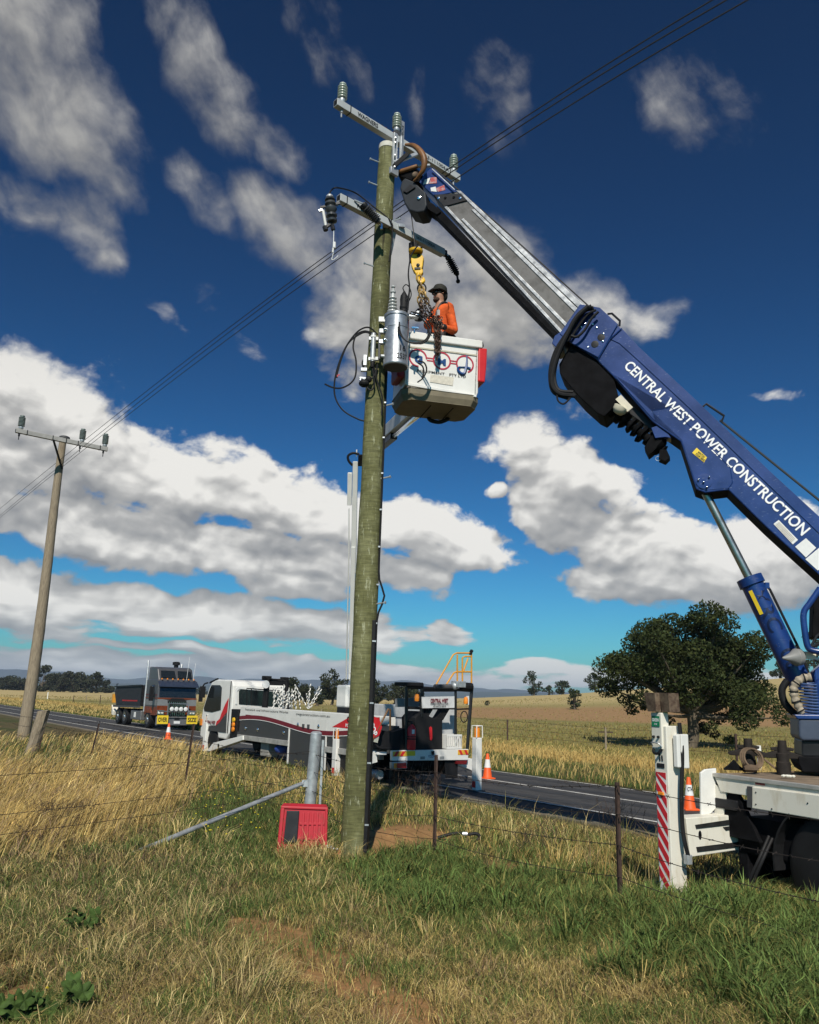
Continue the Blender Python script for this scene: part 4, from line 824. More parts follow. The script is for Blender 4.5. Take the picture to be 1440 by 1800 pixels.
    for pts in ([(664, 588), (650, 576), (636, 578), (622, 590), (606, 614), (594, 645), (588, 674), (590, 700), (604, 722), (628, 736), (640, 740)],
                [(660, 592), (644, 584), (628, 590), (612, 604), (601, 628), (594, 652), (592, 664)], [(655, 585), (640, 582), (626, 590), (621, 610), (626, 634), (625, 660), (616, 674), (600, 682), (585, 681), (571, 675)],
                [(648, 650), (640, 647), (637, 638), (641, 630), (646, 628)], [(655, 640), (660, 655), (655, 664), (646, 668)], [(654, 642), (657, 660), (658, 678), (652, 686), (644, 680)], [(664, 640), (661, 660), (666, 678), (672, 700), (671, 730)]):
        cb = MB(); cb.tube(spline([P6(*p) for p in pts], 6), .012, BLACK, 6); cb.build('low_voltage_cable', root)
    mb = MB(); mb.tube([P6(657, 586), P6(655, 636)], .035, GALV, 14); mb.tube([P6(656.5, 590), P6(656.3, 594)], .042, REFL, 14); mb.tube([P6(655.3, 630), P6(655.1, 634)], .042, REFL, 14)
    mb.box(P6(664, 596), .05, .05, .05, REFL); mb.box(P6(663, 631), .05, .05, .05, REFL); mb.tube([P6(655, 636), P6(654.5, 646)], .03, BLACK, 10); mb.box(P6(651, 595), .04, .03, .05, GALV); mb.box(P6(650, 631), .04, .03, .05, GALV); mb.build('fuse_conduit', root, .004)
    mb = MB(); mb.box(P6(642, 634), .05, .06, .16, GALV); mb.box(P6(640, 650), .09, .05, .05, GALV); mb.beam(P6(632, 664), P6(650, 666), .03, .03, GALV); mb.tube([P6(634, 664), P6(633, 676)], .012, CHROME, 6); mb.tube([P6(640, 666), P6(638, 678)], .012, CHROME, 6); mb.ball(P6(640, 674), .07, BLACK, 10, (1.1, 1, .8)); mb.ball(P6(648, 667), .05, BLACK); mb.build('cable_clamp', root, .004)
    mb = MB(); mb.box(P6(593, 661), .02, .02, .03, REDP); mb.box(P6(596, 659), .02, .015, .015, REDP); mb.build('red_tag', root)
    mb = MB(); mb.box(P6(672, 562), .10, .05, .08, REFL); mb.build('white_tag', root, .006)
    # riser cable and its black cover down the right flank
    mb = MB(); pts = []
    for i in range(46):
        z = 7.6-i*.11; s = .26*math.exp(-((z-3.30)/.17)**2)*.35; pts.append(ax(z)+Vector((rad(z)*.93+.016+s, -.075-.2*s, 0)))
    mb.tube(pts, .014, BLACK, 7); mb.build('riser_cable', root)
    for i in range(9): z = 7.1-i*.52; mb = MB(); mb.box(ax(z)+Vector((rad(z)*.93+.01, -.095, 0)), .03, .015, .02, GALV); mb.build('cable_clip', root)
    z0, z1 = .05, 2.98; a0, a1 = ax(z0), ax(z1); mb = MB()
    for z_, zz in ((z0, z1),):
        mb.prism([a0+Vector((rad(z0)*.70, -rad(z0)*.86, 0)), a0+Vector((rad(z0)*.98, -rad(z0)*.86, 0)), a0+Vector((rad(z0)*1.12, -.02, 0)), a0+Vector((rad(z0)*.85, .02, 0))], a1-a0+Vector((-.015, .015, 0)), BLACK)
    mb.build('cable_cover', root, .006)
    for z in (.4, 1.15, 1.9, 2.7): mb = MB(); mb.box(ax(z)+Vector((rad(z)*.90, -rad(z)*.86-.006, 0)), .05, .01, .02, GALV); mb.build('cover_screw', root)
    # pole transformer: a thing of its own, bolted to the pole
    TC = PD(697, 596, 11.55); zt = TC.z; tr = thing('transformer', TC-UZ*.46, 'silver can transformer with a finned bushing, bolted to the green pole beside the bucket', 'transformer')
    ZN = M('zinc_can', (.40, .42, .43), .36, .7, var=.16, scale=12)
    t = TC-UZ*.43; mb = MB(); mb.lathe(t, UZ, [(0, .168), (.01, .178), (.03, .18), (.05, .172), (.56, .172), (.565, .178), (.585, .178), (.59, .172), (.74, .172), (.745, .185), (.775, .185), (.80, .16), (.815, .06), (.82, 0)], ZN, 30); mb.build('tank', tr)
    mb = MB(); rim = t+UZ*.02; mb.lathe(t-UZ*.004, UZ, [(0, 0), (.002, .166), (.003, .166)], GREYD, 30); mb.build('base_plate', tr)
    fx = Vector((.42, -.9, 0)).normalized(); fy = Vector((.9, .42, 0)).normalized()
    for body, h0, hh, a0, a1 in (('16', .19, .085, -.10, .42), ('2537', .07, .085, -.35, .62)):
        me_ = text(body, (0, 0, 0), (1, 0, 0), (0, 1, 0), TXTK, False, bold=.02)
        mb = MB(); mb.add([t+(fx*math.cos(a0+(a1-a0)*v[0])+fy*math.sin(a0+(a1-a0)*v[0]))*.1745+UZ*(h0+hh*v[1]) for v in me_.v], me_.f, TXTK); mb.build('lettering', tr)
    bx = t+UZ*.80+Vector((-.07, 0, 0)); mb = MB(); pr = [(0, .06)]
    for i in range(5): pr += [(.03+.052*i, .030), (.04+.052*i, .075-.005*i), (.052+.052*i, .073-.005*i), (.06+.052*i, .030)]
    pr += [(.33, .025), (.34, .04), (.36, .04), (.37, .012), (.42, .012), (.425, .03), (.44, .03), (.445, 0)]; mb.lathe(bx, UZ, pr, M('pale_porcelain', (.45, .47, .46), .25, var=.06), 16); mb.build('bushing', tr)
    mb = MB(); k = t+UZ*.80+Vector((.09, -.04, 0)); mb.lathe(k, UZ, [(0, .05), (.02, .06), (.05, .06), (.06, .052), (.08, .06), (.11, .06), (.12, .052), (.22, .058), (.27, .052), (.33, .02), (.35, .01)], BLACK, 14)
    mb.tube(spline([k+UZ*.34, k+UZ*.40+Vector((-.02, 0, 0)), k+UZ*.45+Vector((.02, 0, 0)), k+UZ*.40+Vector((.07, -.02, 0)), k+UZ*.28+Vector((.10, -.02, 0)), k+UZ*.17+Vector((.06, 0, 0))]), .008, BLACK, 6); mb.build('covered_bushing', tr)
    mb = MB(); kk = t+UZ*.76+Vector((.19, -.03, 0)); mb.box(kk, .20, .10, .03, GALV); mb.box(kk+Vector((.02, 0, .03)), .03, .05, .06, CHROME); mb.box(kk+Vector((.10, 0, .04)), .03, .03, .10, GALV); mb.tube([kk+Vector((.04, -.02, .02)), kk+Vector((.12, -.02, .02))], .022, CHROME, 8); mb.tube([kk+Vector((.03, 0, .06)), kk+Vector((.13, 0, .09))], .008, GALV, 5)
    mb.box(kk+Vector((.07, -.02, -.18)), .10, .05, .03, CHROME); mb.tube([kk+Vector((.06, -.03, -.17)), kk+Vector((.06, -.03, -.26))], .014, CHROME, 6); mb.build('terminal_bracket', tr, .003)
    mb = MB(); lf = t+Vector((-.16, -.04, 0))
    for hz in (.36, .52): mb.box(lf+UZ*hz, .16, .07, .06, GALV); mb.ball(lf+UZ*(hz+.01)+Vector((.0, -.05, 0)), .03, CHROME)
    mb.beam(lf+UZ*.55+Vector((-.08, 0, 0)), lf+UZ*.10+Vector((-.07, 0, 0)), .05, .03, GREYD); mb.tube([lf+UZ*.15+Vector((-.05, 0, 0)), lf+UZ*.15+Vector((.04, 0, 0))], .025, GALV, 8); mb.build('mounting_bracket', tr, .003)
    PT = Pl(TC+Vector((0, -.22, 0)), (0, -1, 0))
    for pts in ([(722, 548), (738, 552), (752, 566), (758, 580), (752, 594), (736, 602), (716, 600), (702, 586), (700, 574)], [(720, 551), (736, 556), (748, 568), (754, 582), (749, 596), (734, 604), (714, 599), (704, 584), (702, 566)], [(758, 584), (752, 597), (741, 604), (724, 602)],
                [(735, 634), (746, 638), (750, 650), (744, 664), (734, 672)], [(735, 638), (743, 644), (745, 655), (742, 664)], [(736, 430), (728, 440), (722, 452), (718, 480), (720, 505), (718, 520), (714, 528)], [(720, 510), (717, 545)]):
        mb = MB(); mb.tube(spline([PT(*p) for p in pts], 6), .011, BLACK, 6); mb.build('cable_tail', tr)
def build_left_pole():
    B = G(45, 1300); B.z = float(zg(B.x, B.y)); z1 = 11.98; T = Vector((B.x+.05, B.y, z1))
    root = thing('utility_pole', B, 'old weathered grey power pole with one crossarm at the left of the road', 'power pole')
    mb = MB(); k, n = 40, 16; vs, fs = [], []; rr = random.Random(9)
    lean = B+Vector((-.10, 0, 0))
    for i in range(k+1):
        t = i/k; c = lean.lerp(T, t)+Vector((.05*math.sin(t*5), 0, 0)); r = .235-.10*t
        for j in range(n): a = 2*PI*j/n; q = r*(1+.05*rr.random()); vs.append(c+Vector((math.cos(a)*q, math.sin(a)*q, 0)))
    for i in range(k):
        for j in range(n): fs.append((i*n+j, i*n+(j+1) % n, (i+1)*n+(j+1) % n, (i+1)*n+j))
    mb.add(vs, fs, OLDW, True); mb.build('pole', root)
    mb = MB(); mb.lathe(T-UZ*.05, UZ, [(0, .18), (.02, .21), (.10, .21), (.13, .15), (.14, 0)], GREYD, 16); mb.build('pole_cap', root)
    a, b = Vector((-14.80, 29.75, 11.62)), Vector((-12.04, 32.0, 11.62)); d = (b-a).normalized(); nf = Vector((d.y, -d.x, 0)); off = (T-a).dot(nf); sh = nf*(off+.24) if off < 0 else nf*(off+.24)
    sh = sh*.55; a, b = a+sh, b+sh; CO2 = M('aged_composite', (.34, .33, .31), .6, var=.12)
    mb = MB(); mb.prism([a-nf*.07-UZ*.085, a+nf*.07-UZ*.085, a+nf*.07+UZ*.085, a-nf*.07+UZ*.085], b-a, CO2); mb.add([a-d*.003+nf*p*.055+UZ*q*.065 for p, q in ((-1, -1), (1, -1), (1, 1), (-1, 1))], [(0, 1, 2, 3)], BLACK)
    arm = mb.build('crossarm', root, .008)
    for t in (.115, .385, .53, .66, .91): mb = MB(); mb.box(a.lerp(b, t), .03, .155, .185, DARK, d, nf, UZ); mb.build('band', arm)
    for t in (.05, .705, .965): insulator(arm, a.lerp(b, t)+UZ*.085, UZ, 1.75, mat=M('aged_porcelain', (.20, .235, .22), .3, var=.08), sheds=7)
    for t in (.04, .69, .955): p = a.lerp(b, t)-UZ*.08; mb = MB(); mb.tube([p, p-UZ*.12], .04, DARK, 8); mb.tube([p-UZ*.12, p-UZ*.26], .018, DARK, 6); mb.build('stud', arm)
    mb = MB(); mb.beam(a.lerp(b, .39)-UZ*.08+nf*.08, T-UZ*1.35+nf*.20, .05, .09, DARK, nf); mb.build('arm_brace', root)
def build_wires():
    L3 = (('uppermost of the three thin power lines crossing the sky', [(0, 894), (650, 394), (1252, 0)]), ('middle one of the three thin power lines crossing the sky', [(0, 906), (650, 402), (1277, 0)]), ('lowest of the three thin power lines crossing the sky', [(0, 910), (650, 417), (1314, 0)]))
    for i, (lb, q) in enumerate(L3):
        pts = []
        for k in range(-3, 42):
            t = k/36*2; x0, x1, x2 = q; u = t
            px = x0[0]*(1-u)*(2-u)/2+x1[0]*u*(2-u)+x2[0]*u*(u-1)/2; py = x0[1]*(1-u)*(2-u)/2+x1[1]*u*(2-u)+x2[1]*u*(u-1)/2
            pts.append(PD(px, py, 1/(.0222+.0468*px/650)))
        mb = MB(); mb.tube(pts, .0085, WIRE, 5, False); o = mb.build('power_line', None, loc=pts[0]); tag(o, lb, 'power line', 'power lines strung past the poles')
# ------------------------------------------------------------------ fences, cones and small things by the pole
def picket(loc, H, lean, label):
    root = thing('fence_post', loc, label, 'fence post', 'steel pickets along the fence'); mb = MB(); t = Vector((lean, 0, H))
    X = RN; Y = Vector((-RN.y, RN.x, 0)); b = Vector(loc)-UZ*.1
    for ang in (90, 210, 330):
        d = (X*math.cos(math.radians(ang))+Y*math.sin(math.radians(ang))); s = Vector((-d.y, d.x, 0)); mb.prism([b-s*.003, b+d*.027-s*.003, b+d*.027+s*.003, b+s*.003], t+UZ*.1, POST)
    mb.build('shaft', root); return b, t
def build_fence():
    ps = []
    for px, py, top, ln, lb in ((1090, 1582, 1395, .0, 'dark steel picket directly left of the red-striped outrigger leg'), (763, 1508, 1345, 0, 'brown steel picket right of the green pole, in front of the white truck tail'), (322, 1392, 1282, .10, 'leaning steel picket in front of the white truck cab'), (157, 1337, 1277, .16, 'leaning steel picket between the wooden post and the orange cone'), (66, 1325, 1258, .16, 'thin steel picket tied to the split wooden post')):
        p = G(px, py, .19 if px > 1000 else 0); p.z = float(zg(p.x, p.y)); D = p.y; H = (py-top)*D/1460*1.02
        b, t = picket(p, H, ln, lb); ps.append((p, H, ln))
    w = G(52, 1328); w.z = float(zg(w.x, w.y)); root = thing('fence_post', w, 'split weathered wooden fence post beside the old power pole', 'fence post'); mb = MB(); rr = random.Random(2)
    vs = []; n = 9
    for i in range(7):
        for j in range(n): a = 2*PI*j/n; q = .15*(1+.25*rr.random()); vs.append(w+Vector((math.cos(a)*q+.26*i/6, math.sin(a)*q, -.1+1.33*i/6+(.06*rr.random() if i == 6 else 0))))
    mb.add(vs, [(i*n+j, i*n+(j+1) % n, (i+1)*n+(j+1) % n, (i+1)*n+j) for i in range(6) for j in range(n)]+[tuple(6*n+j for j in range(n))], OLDW); mb.build('shaft', root)
    # galvanised corner strainer with its stay
    S = G(541, 1452); S.z = float(zg(S.x, S.y)); st = thing('strainer_post', S, 'galvanised round corner post with a sloping steel stay behind the red tub', 'fence post')
    k = S.y/1460; mb = MB(); top = S+Vector((.06, 0, 1.36)); mb.tube([S-UZ*.1, top], .088, GALV, 20); mb.lathe(top, UZ, [(0, .092), (.02, .09), (.045, .06), (.05, 0)], GALV, 20); mb.build('post', st)
    F = G(228, 1502); F.z = float(zg(F.x, F.y)); e = S+Vector((-.10, -.05, .62)); mb = MB(); mb.tube([F-UZ*.03, e.lerp(F, .06), e], [.034, .034, .030], GALV, 12); mb.box(e+Vector((.03, 0, 0)), .09, .05, .10, GALV); mb.build('stay', st)
    mb = MB(); c = S+Vector((.17, .05, 0)); mb.box(c+UZ*.6, .035, .05, 1.35, GALV); mb.build('guide_rail', st)
    # wires: the road fence and the branch fence running to the left
    fence = thing('wire_fence', ps[1][0], 'sagging barbed wire fence strung along the roadside pickets', 'fence')
    order = [G(1480, 1760, .1), ps[0][0], ps[1][0], S, ps[2][0], ps[3][0], ps[4][0], G(-60, 1300)]; order[0] = ps[0][0]+(ps[0][0]-ps[1][0])*1.1; order[-1] = ps[4][0]+Vector((-2.2, 2.6, 0))
    lean_ = [0, 0, 0, .05, .10, .16, .16, .1]
    for hi, hh in enumerate((1.06, .80, .52, .24)):
        mb = MB(); pts = []
        for i in range(len(order)-1):
            a, b = order[i], order[i+1]
            for q in range(12):
                t = q/12; p = a.lerp(b, t); g0 = float(zg(a.x, a.y))*(1-t)+float(zg(b.x, b.y))*t; sag = .07*(1+.5*math.sin(i*3+hi))*4*t*(1-t); p.z = g0+hh-sag; p.x += (lean_[i]*(1-t)+lean_[i+1]*t)*hh; p -= RN*.03; pts.append(p)
        mb.tube(pts, .0042, FWIRE, 4, False)
        if hi < 3:
            for p, q in zip(pts[:-1], pts[1:]):
                for s in range(2 if (q-p).length > .25 else 1):
                    c = p.lerp(q, .3+.5*s); 
                    for g in range(2): d = Vector((random.gauss(0, 1), random.gauss(0, 1), random.gauss(0, 1))).normalized()*.022; mb.tube([c-d, c+d], .003, FWIRE, 3, False)
        mb.build('barbed_wire', fence)
    f2 = thing('wire_fence', S, 'plain wire fence running left from the galvanised corner post', 'fence'); tgt = (1.12, .66, .48, .28)
    E_ = S+(G(0, 1600)-S)*0; far = Vector((-6.0, 6.4, 0))
    for i, hh in enumerate((1.10, .70, .50)):
        mb = MB(); pts = []
        for q in range(25): t = q/24; p = S.lerp(far, t); p.z = S.z+hh-.05*4*t*(1-t); pts.append(p)
        mb.tube(pts, .0036, FWIRE, 4, False); mb.build('wire', f2)
    # far side fence
    ff = thing('wire_fence', RP(38, 27), 'low dark wire fence along the far paddock beyond the road', 'fence'); tops = []
    for t in range(6, 120, 6):
        p = RE*t+RN*(27.5+.4*math.sin(t)); p.z = float(zg(p.x, p.y)); H = 1.05+.1*math.sin(t*2.3); mb = MB(); mb.box(p+UZ*H/2, .07, .07, H, POST if t % 4 else OLDW)
        if t == 24: mb.box(p+UZ*H*.8, .6, .05, .05, POST)
        mb.build('post', ff); tops.append((p, H))
    for f in (.95, .6, .3): mb = MB(); mb.tube([p+UZ*H*f for p, H in tops], .008, FWIRE, 4, False); mb.build('wire', ff)
def cone(loc, label, letter=None, s=1.0, rot=.4):
    root = thing('traffic_cone', loc, label, 'traffic cone', 'orange road cones'); mb = MB(); L = Vector(loc)
    X = Vector((math.cos(rot), math.sin(rot), 0)); Y = Vector((-X.y, X.x, 0)); mb.box(L+UZ*.02*s, .36*s, .36*s, .04*s, ORANGE, X, Y, UZ); mb.build('base', root, .012)
    R = lambda h: (.135-.155*(h/.70)*.64)*s
    mb = MB(); mb.lathe(L+UZ*.035*s, UZ, [(0, .145*s), (.02*s, R(.02)), (.66*s, R(.66)), (.68*s, R(.68)*.8), (.68*s, R(.68)*.5), (.60*s, R(.6)*.5)], ORANGE, 22); b = mb.build('body', root)
    mb = MB(); mb.lathe(L+UZ*.035*s, UZ, [(.285*s, R(.285)*.9), (.285*s, R(.285)+.0035), (.515*s, R(.515)+.0035), (.515*s, R(.515)*.9)], REFL, 22); mb.build('reflective_collar', b)
    if letter: text(letter, L+Vector((-.06, -.095, .42))*s, Vector((.11, .0, 0))*s, Vector((0, .018, .085))*s, TXTK, b, bold=.02)
def build_smalls():
    def rz(px, py):
        z = -.15
        for _ in range(6): p = G(px, py, z); o = p.x*RN.x+p.y*RN.y; z = float(road_z(o)) if 12 < o < 19 else float(zg(p.x, p.y))
        return Vector((p.x, p.y, z))
    cone(rz(857, 1369), 'orange cone with white collar on the road right of the white truck tail', None, .95)
    cone(rz(1213, 1424), 'orange cone marked in black on its collar, beside the striped outrigger leg', 'CTH', .93, .1)
    cone(rz(295, 1300), 'small far orange cone on the road in front of the tipper', None, .95)
    for px, py, H, lb in ((83, 1231, 1.05, 'white roadside guide post right of the old power pole'), (1337, 1363, .9, 'white roadside guide post seen behind the crane deck')):
        p = G(px, py, -.2 if px < 500 else 0); p.z = float(zg(p.x, p.y)) if px < 500 else -.05; root = thing('guide_post', p, lb, 'guide post', 'white guide posts'); mb = MB(); mb.box(p+UZ*H/2, .13, .05, H, WHITE); mb.build('post', root, .01); mb = MB(); mb.box(p+UZ*H*.8-Vector((0, .03, 0)), .08, .012, .12, REFL); mb.build('reflector', root)
    # red plastic tub lying on its side against the corner post
    c = G(532, 1504); c.z = float(zg(c.x, c.y))-.05; root = thing('plastic_tub', c, 'red plastic tub tipped on its side at the foot of the green pole', 'tub')
    X = Vector((.99, .12, 0)).normalized(); Y = Vector((-.12, .99, .0)).normalized(); k = c.y/1440; w, h, dp = .56, .60, .40; Zt = (UZ+Y*.18).normalized()
    def Q(x, y, z): return c+X*x+Y*y+Zt*z
    mb = MB(); th = .018                                     # walls flare towards the open top, which faces left-down
    mb.prism([Q(-w/2, .02, 0), Q(w/2, .0, 0), Q(w/2-.01, .0, h), Q(-w/2+.02, 0, h)], Y*th, RED)
    for i in range(5): x = -w/2+.25+.06*i; mb.prism([Q(x, 0, .06), Q(x+.03, 0, .06), Q(x+.03, 0, h-.05), Q(x, 0, h-.05)], Y*-.012, RED)
    for z in (.22, .40): mb.prism([Q(-w/2+.22, 0, z), Q(w/2-.02, 0, z), Q(w/2-.02, 0, z+.03), Q(-w/2+.22, 0, z+.03)], Y*-.010, RED)
    mb.prism([Q(-w/2, 0, 0), Q(-w/2+.02, 0, h), Q(-w/2+.06, .3, h), Q(-w/2+.04, .3, 0)], X*th, RED); mb.prism([Q(w/2-th, 0, 0), Q(w/2-.01-th, 0, h), Q(w/2-.07, .3, h), Q(w/2-.05, .3, 0)], X*th, RED)
    mb.build('body', root, .006); mb = MB(); mb.prism([Q(-w/2-.03, -.02, h-.005), Q(w/2+.02, -.02, h-.02), Q(w/2+.0, .08, h+.01), Q(-w/2, .08, h+.02)], Zt*.035, RED); mb.prism([Q(-w/2-.05, -.02, 0), Q(-w/2-.005, -.03, 0), Q(-w/2+.02, -.03, h), Q(-w/2-.03, -.02, h)], Y*.05, RED); mb.prism([Q(w/2-.01, -.02, 0), Q(w/2+.025, -.02, 0), Q(w/2+.015, -.02, h), Q(w/2-.02, -.02, h)], Y*.05, RED)
    mb.build('rim', root, .012); mb = MB(); mb.prism([Q(-w/2+.03, -.012, .19), Q(-w/2+.20, -.012, .19), Q(-w/2+.21, -.012, h-.03), Q(-w/2+.05, -.012, h-.03)], Y*-.012, DARK); mb.build('label_panel', root, .01)
    p = G(577, 1506); p.z = float(zg(p.x, p.y)); mb = MB(); mb.prism([p+Vector((-.20, 0, .0)), p+Vector((.16, -.03, 0)), p+Vector((.19, .22, 0)), p+Vector((-.17, .28, 0))], UZ*.045, RED); o = mb.build('tub_lid', None, .012, loc=p); tag(o, 'flat red lid lying in the grass between tub and green pole', 'lid')
    mb = MB(); q = p+Vector((.02, .1, .06)); rr = random.Random(3)
    for i in range(16): mb.ball(q+Vector((rr.gauss(0, .04), rr.gauss(0, .03), .01+abs(rr.gauss(0, .02)))), .022, M('clear_film', (.55, .56, .57), .25, var=.1), 6, (1.2, .8, .7))
    o = mb.build('plastic_bag', None, loc=q); tag(o, 'crumpled clear plastic bag lying on the red lid', 'bag')
    # tool lying on the spoil
    p = G(800, 1486); p.z = float(zg(p.x, p.y))+.06; mb = MB(); mb.tube(spline([p+Vector((-.24, 0, .0)), p+Vector((0, .02, .06)), p+Vector((.18, .03, .05)), p+Vector((.30, .04, .06)), p+Vector((.35, .03, .01)), p+Vector((.30, .02, -.02))]), .022, BLACK, 8); mb.tube([p+Vector((.10, .0, .06)), p+Vector((.17, .0, .06))], .027, GALV, 8)
    o = mb.build('hose_coupling', None, loc=p); tag(o, 'black and white hose piece lying on the red soil behind the brown picket', 'hose')
build_main_pole(); build_left_pole(); build_wires(); build_fence(); build_smalls()
# ------------------------------------------------------------------ crane truck
def build_crane():
    tip, bas = PD(745, 320, 12.35), PD(1415, 935, 9.65)
    h = Vector((tip.x-bas.x, tip.y-bas.y, 0)).normalized(); nf = Vector((h.y, -h.x, 0)); nf = nf if nf.y < 0 else -nf      # boom runs along h; nf faces the camera
    bk = -nf; P0 = bas
    BP = Pl(P0, nf); t = lambda pts, off=0.0: [BP(px, py, off) for px, py in pts]
    CA = Vector((-.423, .906, 0)).normalized(); CV = Vector((.906, .423, 0)).normalized()      # truck axis (towards its tail) and across
    R0 = Vector((3.36, 9.24, 0)); K = lambda s, w, z: R0-CA*s+CV*w+UZ*z                        # s forward from the tail corner, w across from the near side
    root = thing('crane_truck', K(1.5, 1.2, 0), 'crane truck with a raised blue lattice-free telescopic boom and white striped outrigger', 'crane truck'); root['label'] = 'crane truck with a raised blue telescopic boom and a red-striped white outrigger leg'
    # --- boom
    W = .40
    blue = [(1024, 537), (1054, 543), (1087, 572), (1124, 610), (1220, 699), (1356, 830), (1440, 907), (1540, 1000), (1580, 1060), (1540, 1100), (1480, 1047), (1440, 1010), (1393, 968), (1347, 926), (1300, 880), (1281, 861), (1240, 866), (1224, 860), (1197, 776), (1147, 741), (1079, 662), (1047, 630), (1006, 604), (985, 585)]
    mb = MB(); mb.prism(t(blue), bk*W, BLUE); bo = mb.build('boom', root, .012)
    mb = MB()                                                    # upper flank plate, standing proud of the seam
    mb.prism(t([(1089, 604), (1072, 596), (1093, 577), (1124, 611), (1220, 700), (1356, 831), (1440, 908), (1540, 1001), (1570, 1050), (1440, 938), (1325, 828), (1210, 716), (1120, 632)], .0), nf*.010, BLUE); mb.build('flank_plate', bo, .004)
    mb = MB(); mb.prism(t([(1084, 664), (1150, 738), (1148, 722), (1180, 716), (1230, 766), (1284, 822), (1288, 848), (1281, 858), (1240, 862), (1226, 858), (1199, 774)], 0), nf*.005, BLUE); mb.build('gusset_plate', bo, .006)
    mb = MB(); mb.prism(t([(1020, 536), (1055, 542), (1087, 571), (1052, 630), (1004, 604), (984, 588)], 0), nf*.03, BLUE); col = mb.build('boom_collar', bo, .008)
    for px, py, r in ((1057, 593, .05), (1046, 605, .05)):
        mb = MB(); mb.lathe(BP(px, py, .03), nf, [(0, r), (.004, r), (.006, r*.7), (.006, 0)], DARK, 16); mb.build('grease_port', col)
    for px, py in ((1036, 563), (1049, 576), (1029, 569), (1042, 570), (1061, 587), (1018, 592), (1034, 610), (1060, 600), (1009, 560), (1022, 575)):
        mb = MB(); mb.lathe(BP(px, py, .03), nf, [(0, .014), (.012, .012), (.016, 0)], CHROME, 8); mb.build('bolt', col)
    mb = MB(); mb.prism(t([(985, 583), (975, 590), (970, 603), (977, 610), (988, 606), (996, 596)], .02), bk*(W+.04), BLUE); mb.build('nose_pad', bo, .01)
    mb = MB(); mb.lathe(BP(1238, 846, .005), nf, [(0, .095), (.010, .095), (.0105, .088), (.0105, 0)], BLUE, 24); pin = mb.build('pivot_pin', bo)
    for px, py in ((1247, 838), (1228, 843), (1237, 847), (1243, 856)): mb = MB(); mb.ball(BP(px, py, .034), .013, CHROME, 8); mb.build('bolt', pin)
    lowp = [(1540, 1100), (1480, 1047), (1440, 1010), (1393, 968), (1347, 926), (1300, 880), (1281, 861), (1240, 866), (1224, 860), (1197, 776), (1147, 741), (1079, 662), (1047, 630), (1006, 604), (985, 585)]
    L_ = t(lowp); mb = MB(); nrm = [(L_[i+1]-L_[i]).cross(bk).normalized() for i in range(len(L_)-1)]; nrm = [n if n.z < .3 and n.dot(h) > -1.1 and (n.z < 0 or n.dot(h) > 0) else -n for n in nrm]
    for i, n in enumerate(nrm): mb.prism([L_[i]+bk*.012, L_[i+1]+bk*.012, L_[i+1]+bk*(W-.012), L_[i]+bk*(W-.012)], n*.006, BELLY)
    mb.build('belly_shade_plate', bo)  # added black plates: the underside's shade put in as colour
    for q in ([(1084, 664), (1150, 738)], [(1150, 738), (1148, 722), (1180, 716), (1230, 766), (1284, 822), (1288, 848), (1281, 858)], [(1093, 577), (1072, 596), (1052, 630)]): mb = MB(); mb.tube(t(q, .004 if q[0][0] != 1093 else .028), .007, BLUE, 6); mb.build('weld_bead', bo)
    # lettering on the flank
    def on(px, py, w): return BP(px, py, w+.001)
    # along the side: baseline from the foot of C to the foot of N
    o, e = on(1095.5, 645, .007), on(1409.5, 942.5, .007); up_ = on(1113.5, 629.5, .007)-on(1102.5, 641, .007)
    X = e-o; Y = up_-X*(up_.dot(X)/X.dot(X)); Y = Y.normalized()*.138
    text('CENTRAL WEST POWER CONSTRUCTION', o, X, Y, TXTW, bo, bold=.021, name='lettering')
    def sticker(c, mat, nm): m = MB(); m.prism(t(c, .005), nf*.003, mat); return m.build(nm, bo)
    m = MB(); m.prism(t([(1225, 787), (1243, 804), (1238, 813), (1217, 796)], .007), nf*.003, YELS); m.build('warning_sticker', bo)
    a = on(1220.5, 795.5, .021); 
    m = sticker([(1222, 788), (1244, 806), (1239, 814), (1217, 796.5)], YELS, 'sticker_edge') if False else None
    for nm, p0, p1 in (('WATCH', (1225.5, 795.5), (1237, 805)), ('YOUR HEAD', (1221.5, 798.5), (1237.5, 811.5))):
        x0, x1 = on(*p0, .012), on(*p1, .012); xx = x1-x0; text(nm, x0, xx, Y.normalized()*.030, TXTK, bo, bold=.02)
    sticker([(1369, 914), (1403, 949), (1394, 957), (1360, 921)], REFL, 'load_sticker'); ls = M('sticker_print', (.42, .36, .26), .6, var=.3, scale=40)
    for i in range(4):
        q = .2+.2*i; m = MB(); m.prism([on(1369+(1360-1369)*q+2, 914+7*q+2, .0085), on(1403-9*q-3, 949+8*q-3, .0085), on(1403-9*q-3.6, 949+8*q-2.3, .0085), on(1369-9*q+1.4, 914+7*q+2.7, .0085)], nf*.001, ls); m.build('printed_line', bo)
    sticker([(1417, 946), (1435, 963), (1417, 980), (1398, 961)], REFL, 'reflective_square'); sticker([(1440, 963), (1460, 982), (1438, 1003), (1416, 983)], REFL, 'reflective_square')
    # inner (extended) section with its worn flanges
    GREYB = M('worn_boom_steel', (.050, .047, .043), .55, .2, var=.4, scale=3.5, col2=(.13, .125, .12), mix=.62, stretch=(1.2, 1.2, 1.2)); SILV = M('polished_wear_strip', (.42, .42, .41), .36, .6, var=.35, scale=9)
    i0, i1 = -.05, W-.10
    mb = MB(); mb.prism(t([(763, 343), (803, 336), (1032, 548), (1006, 604)], i0), bk*i1, GREYB); inn = mb.build('inner_boom', root, .008)
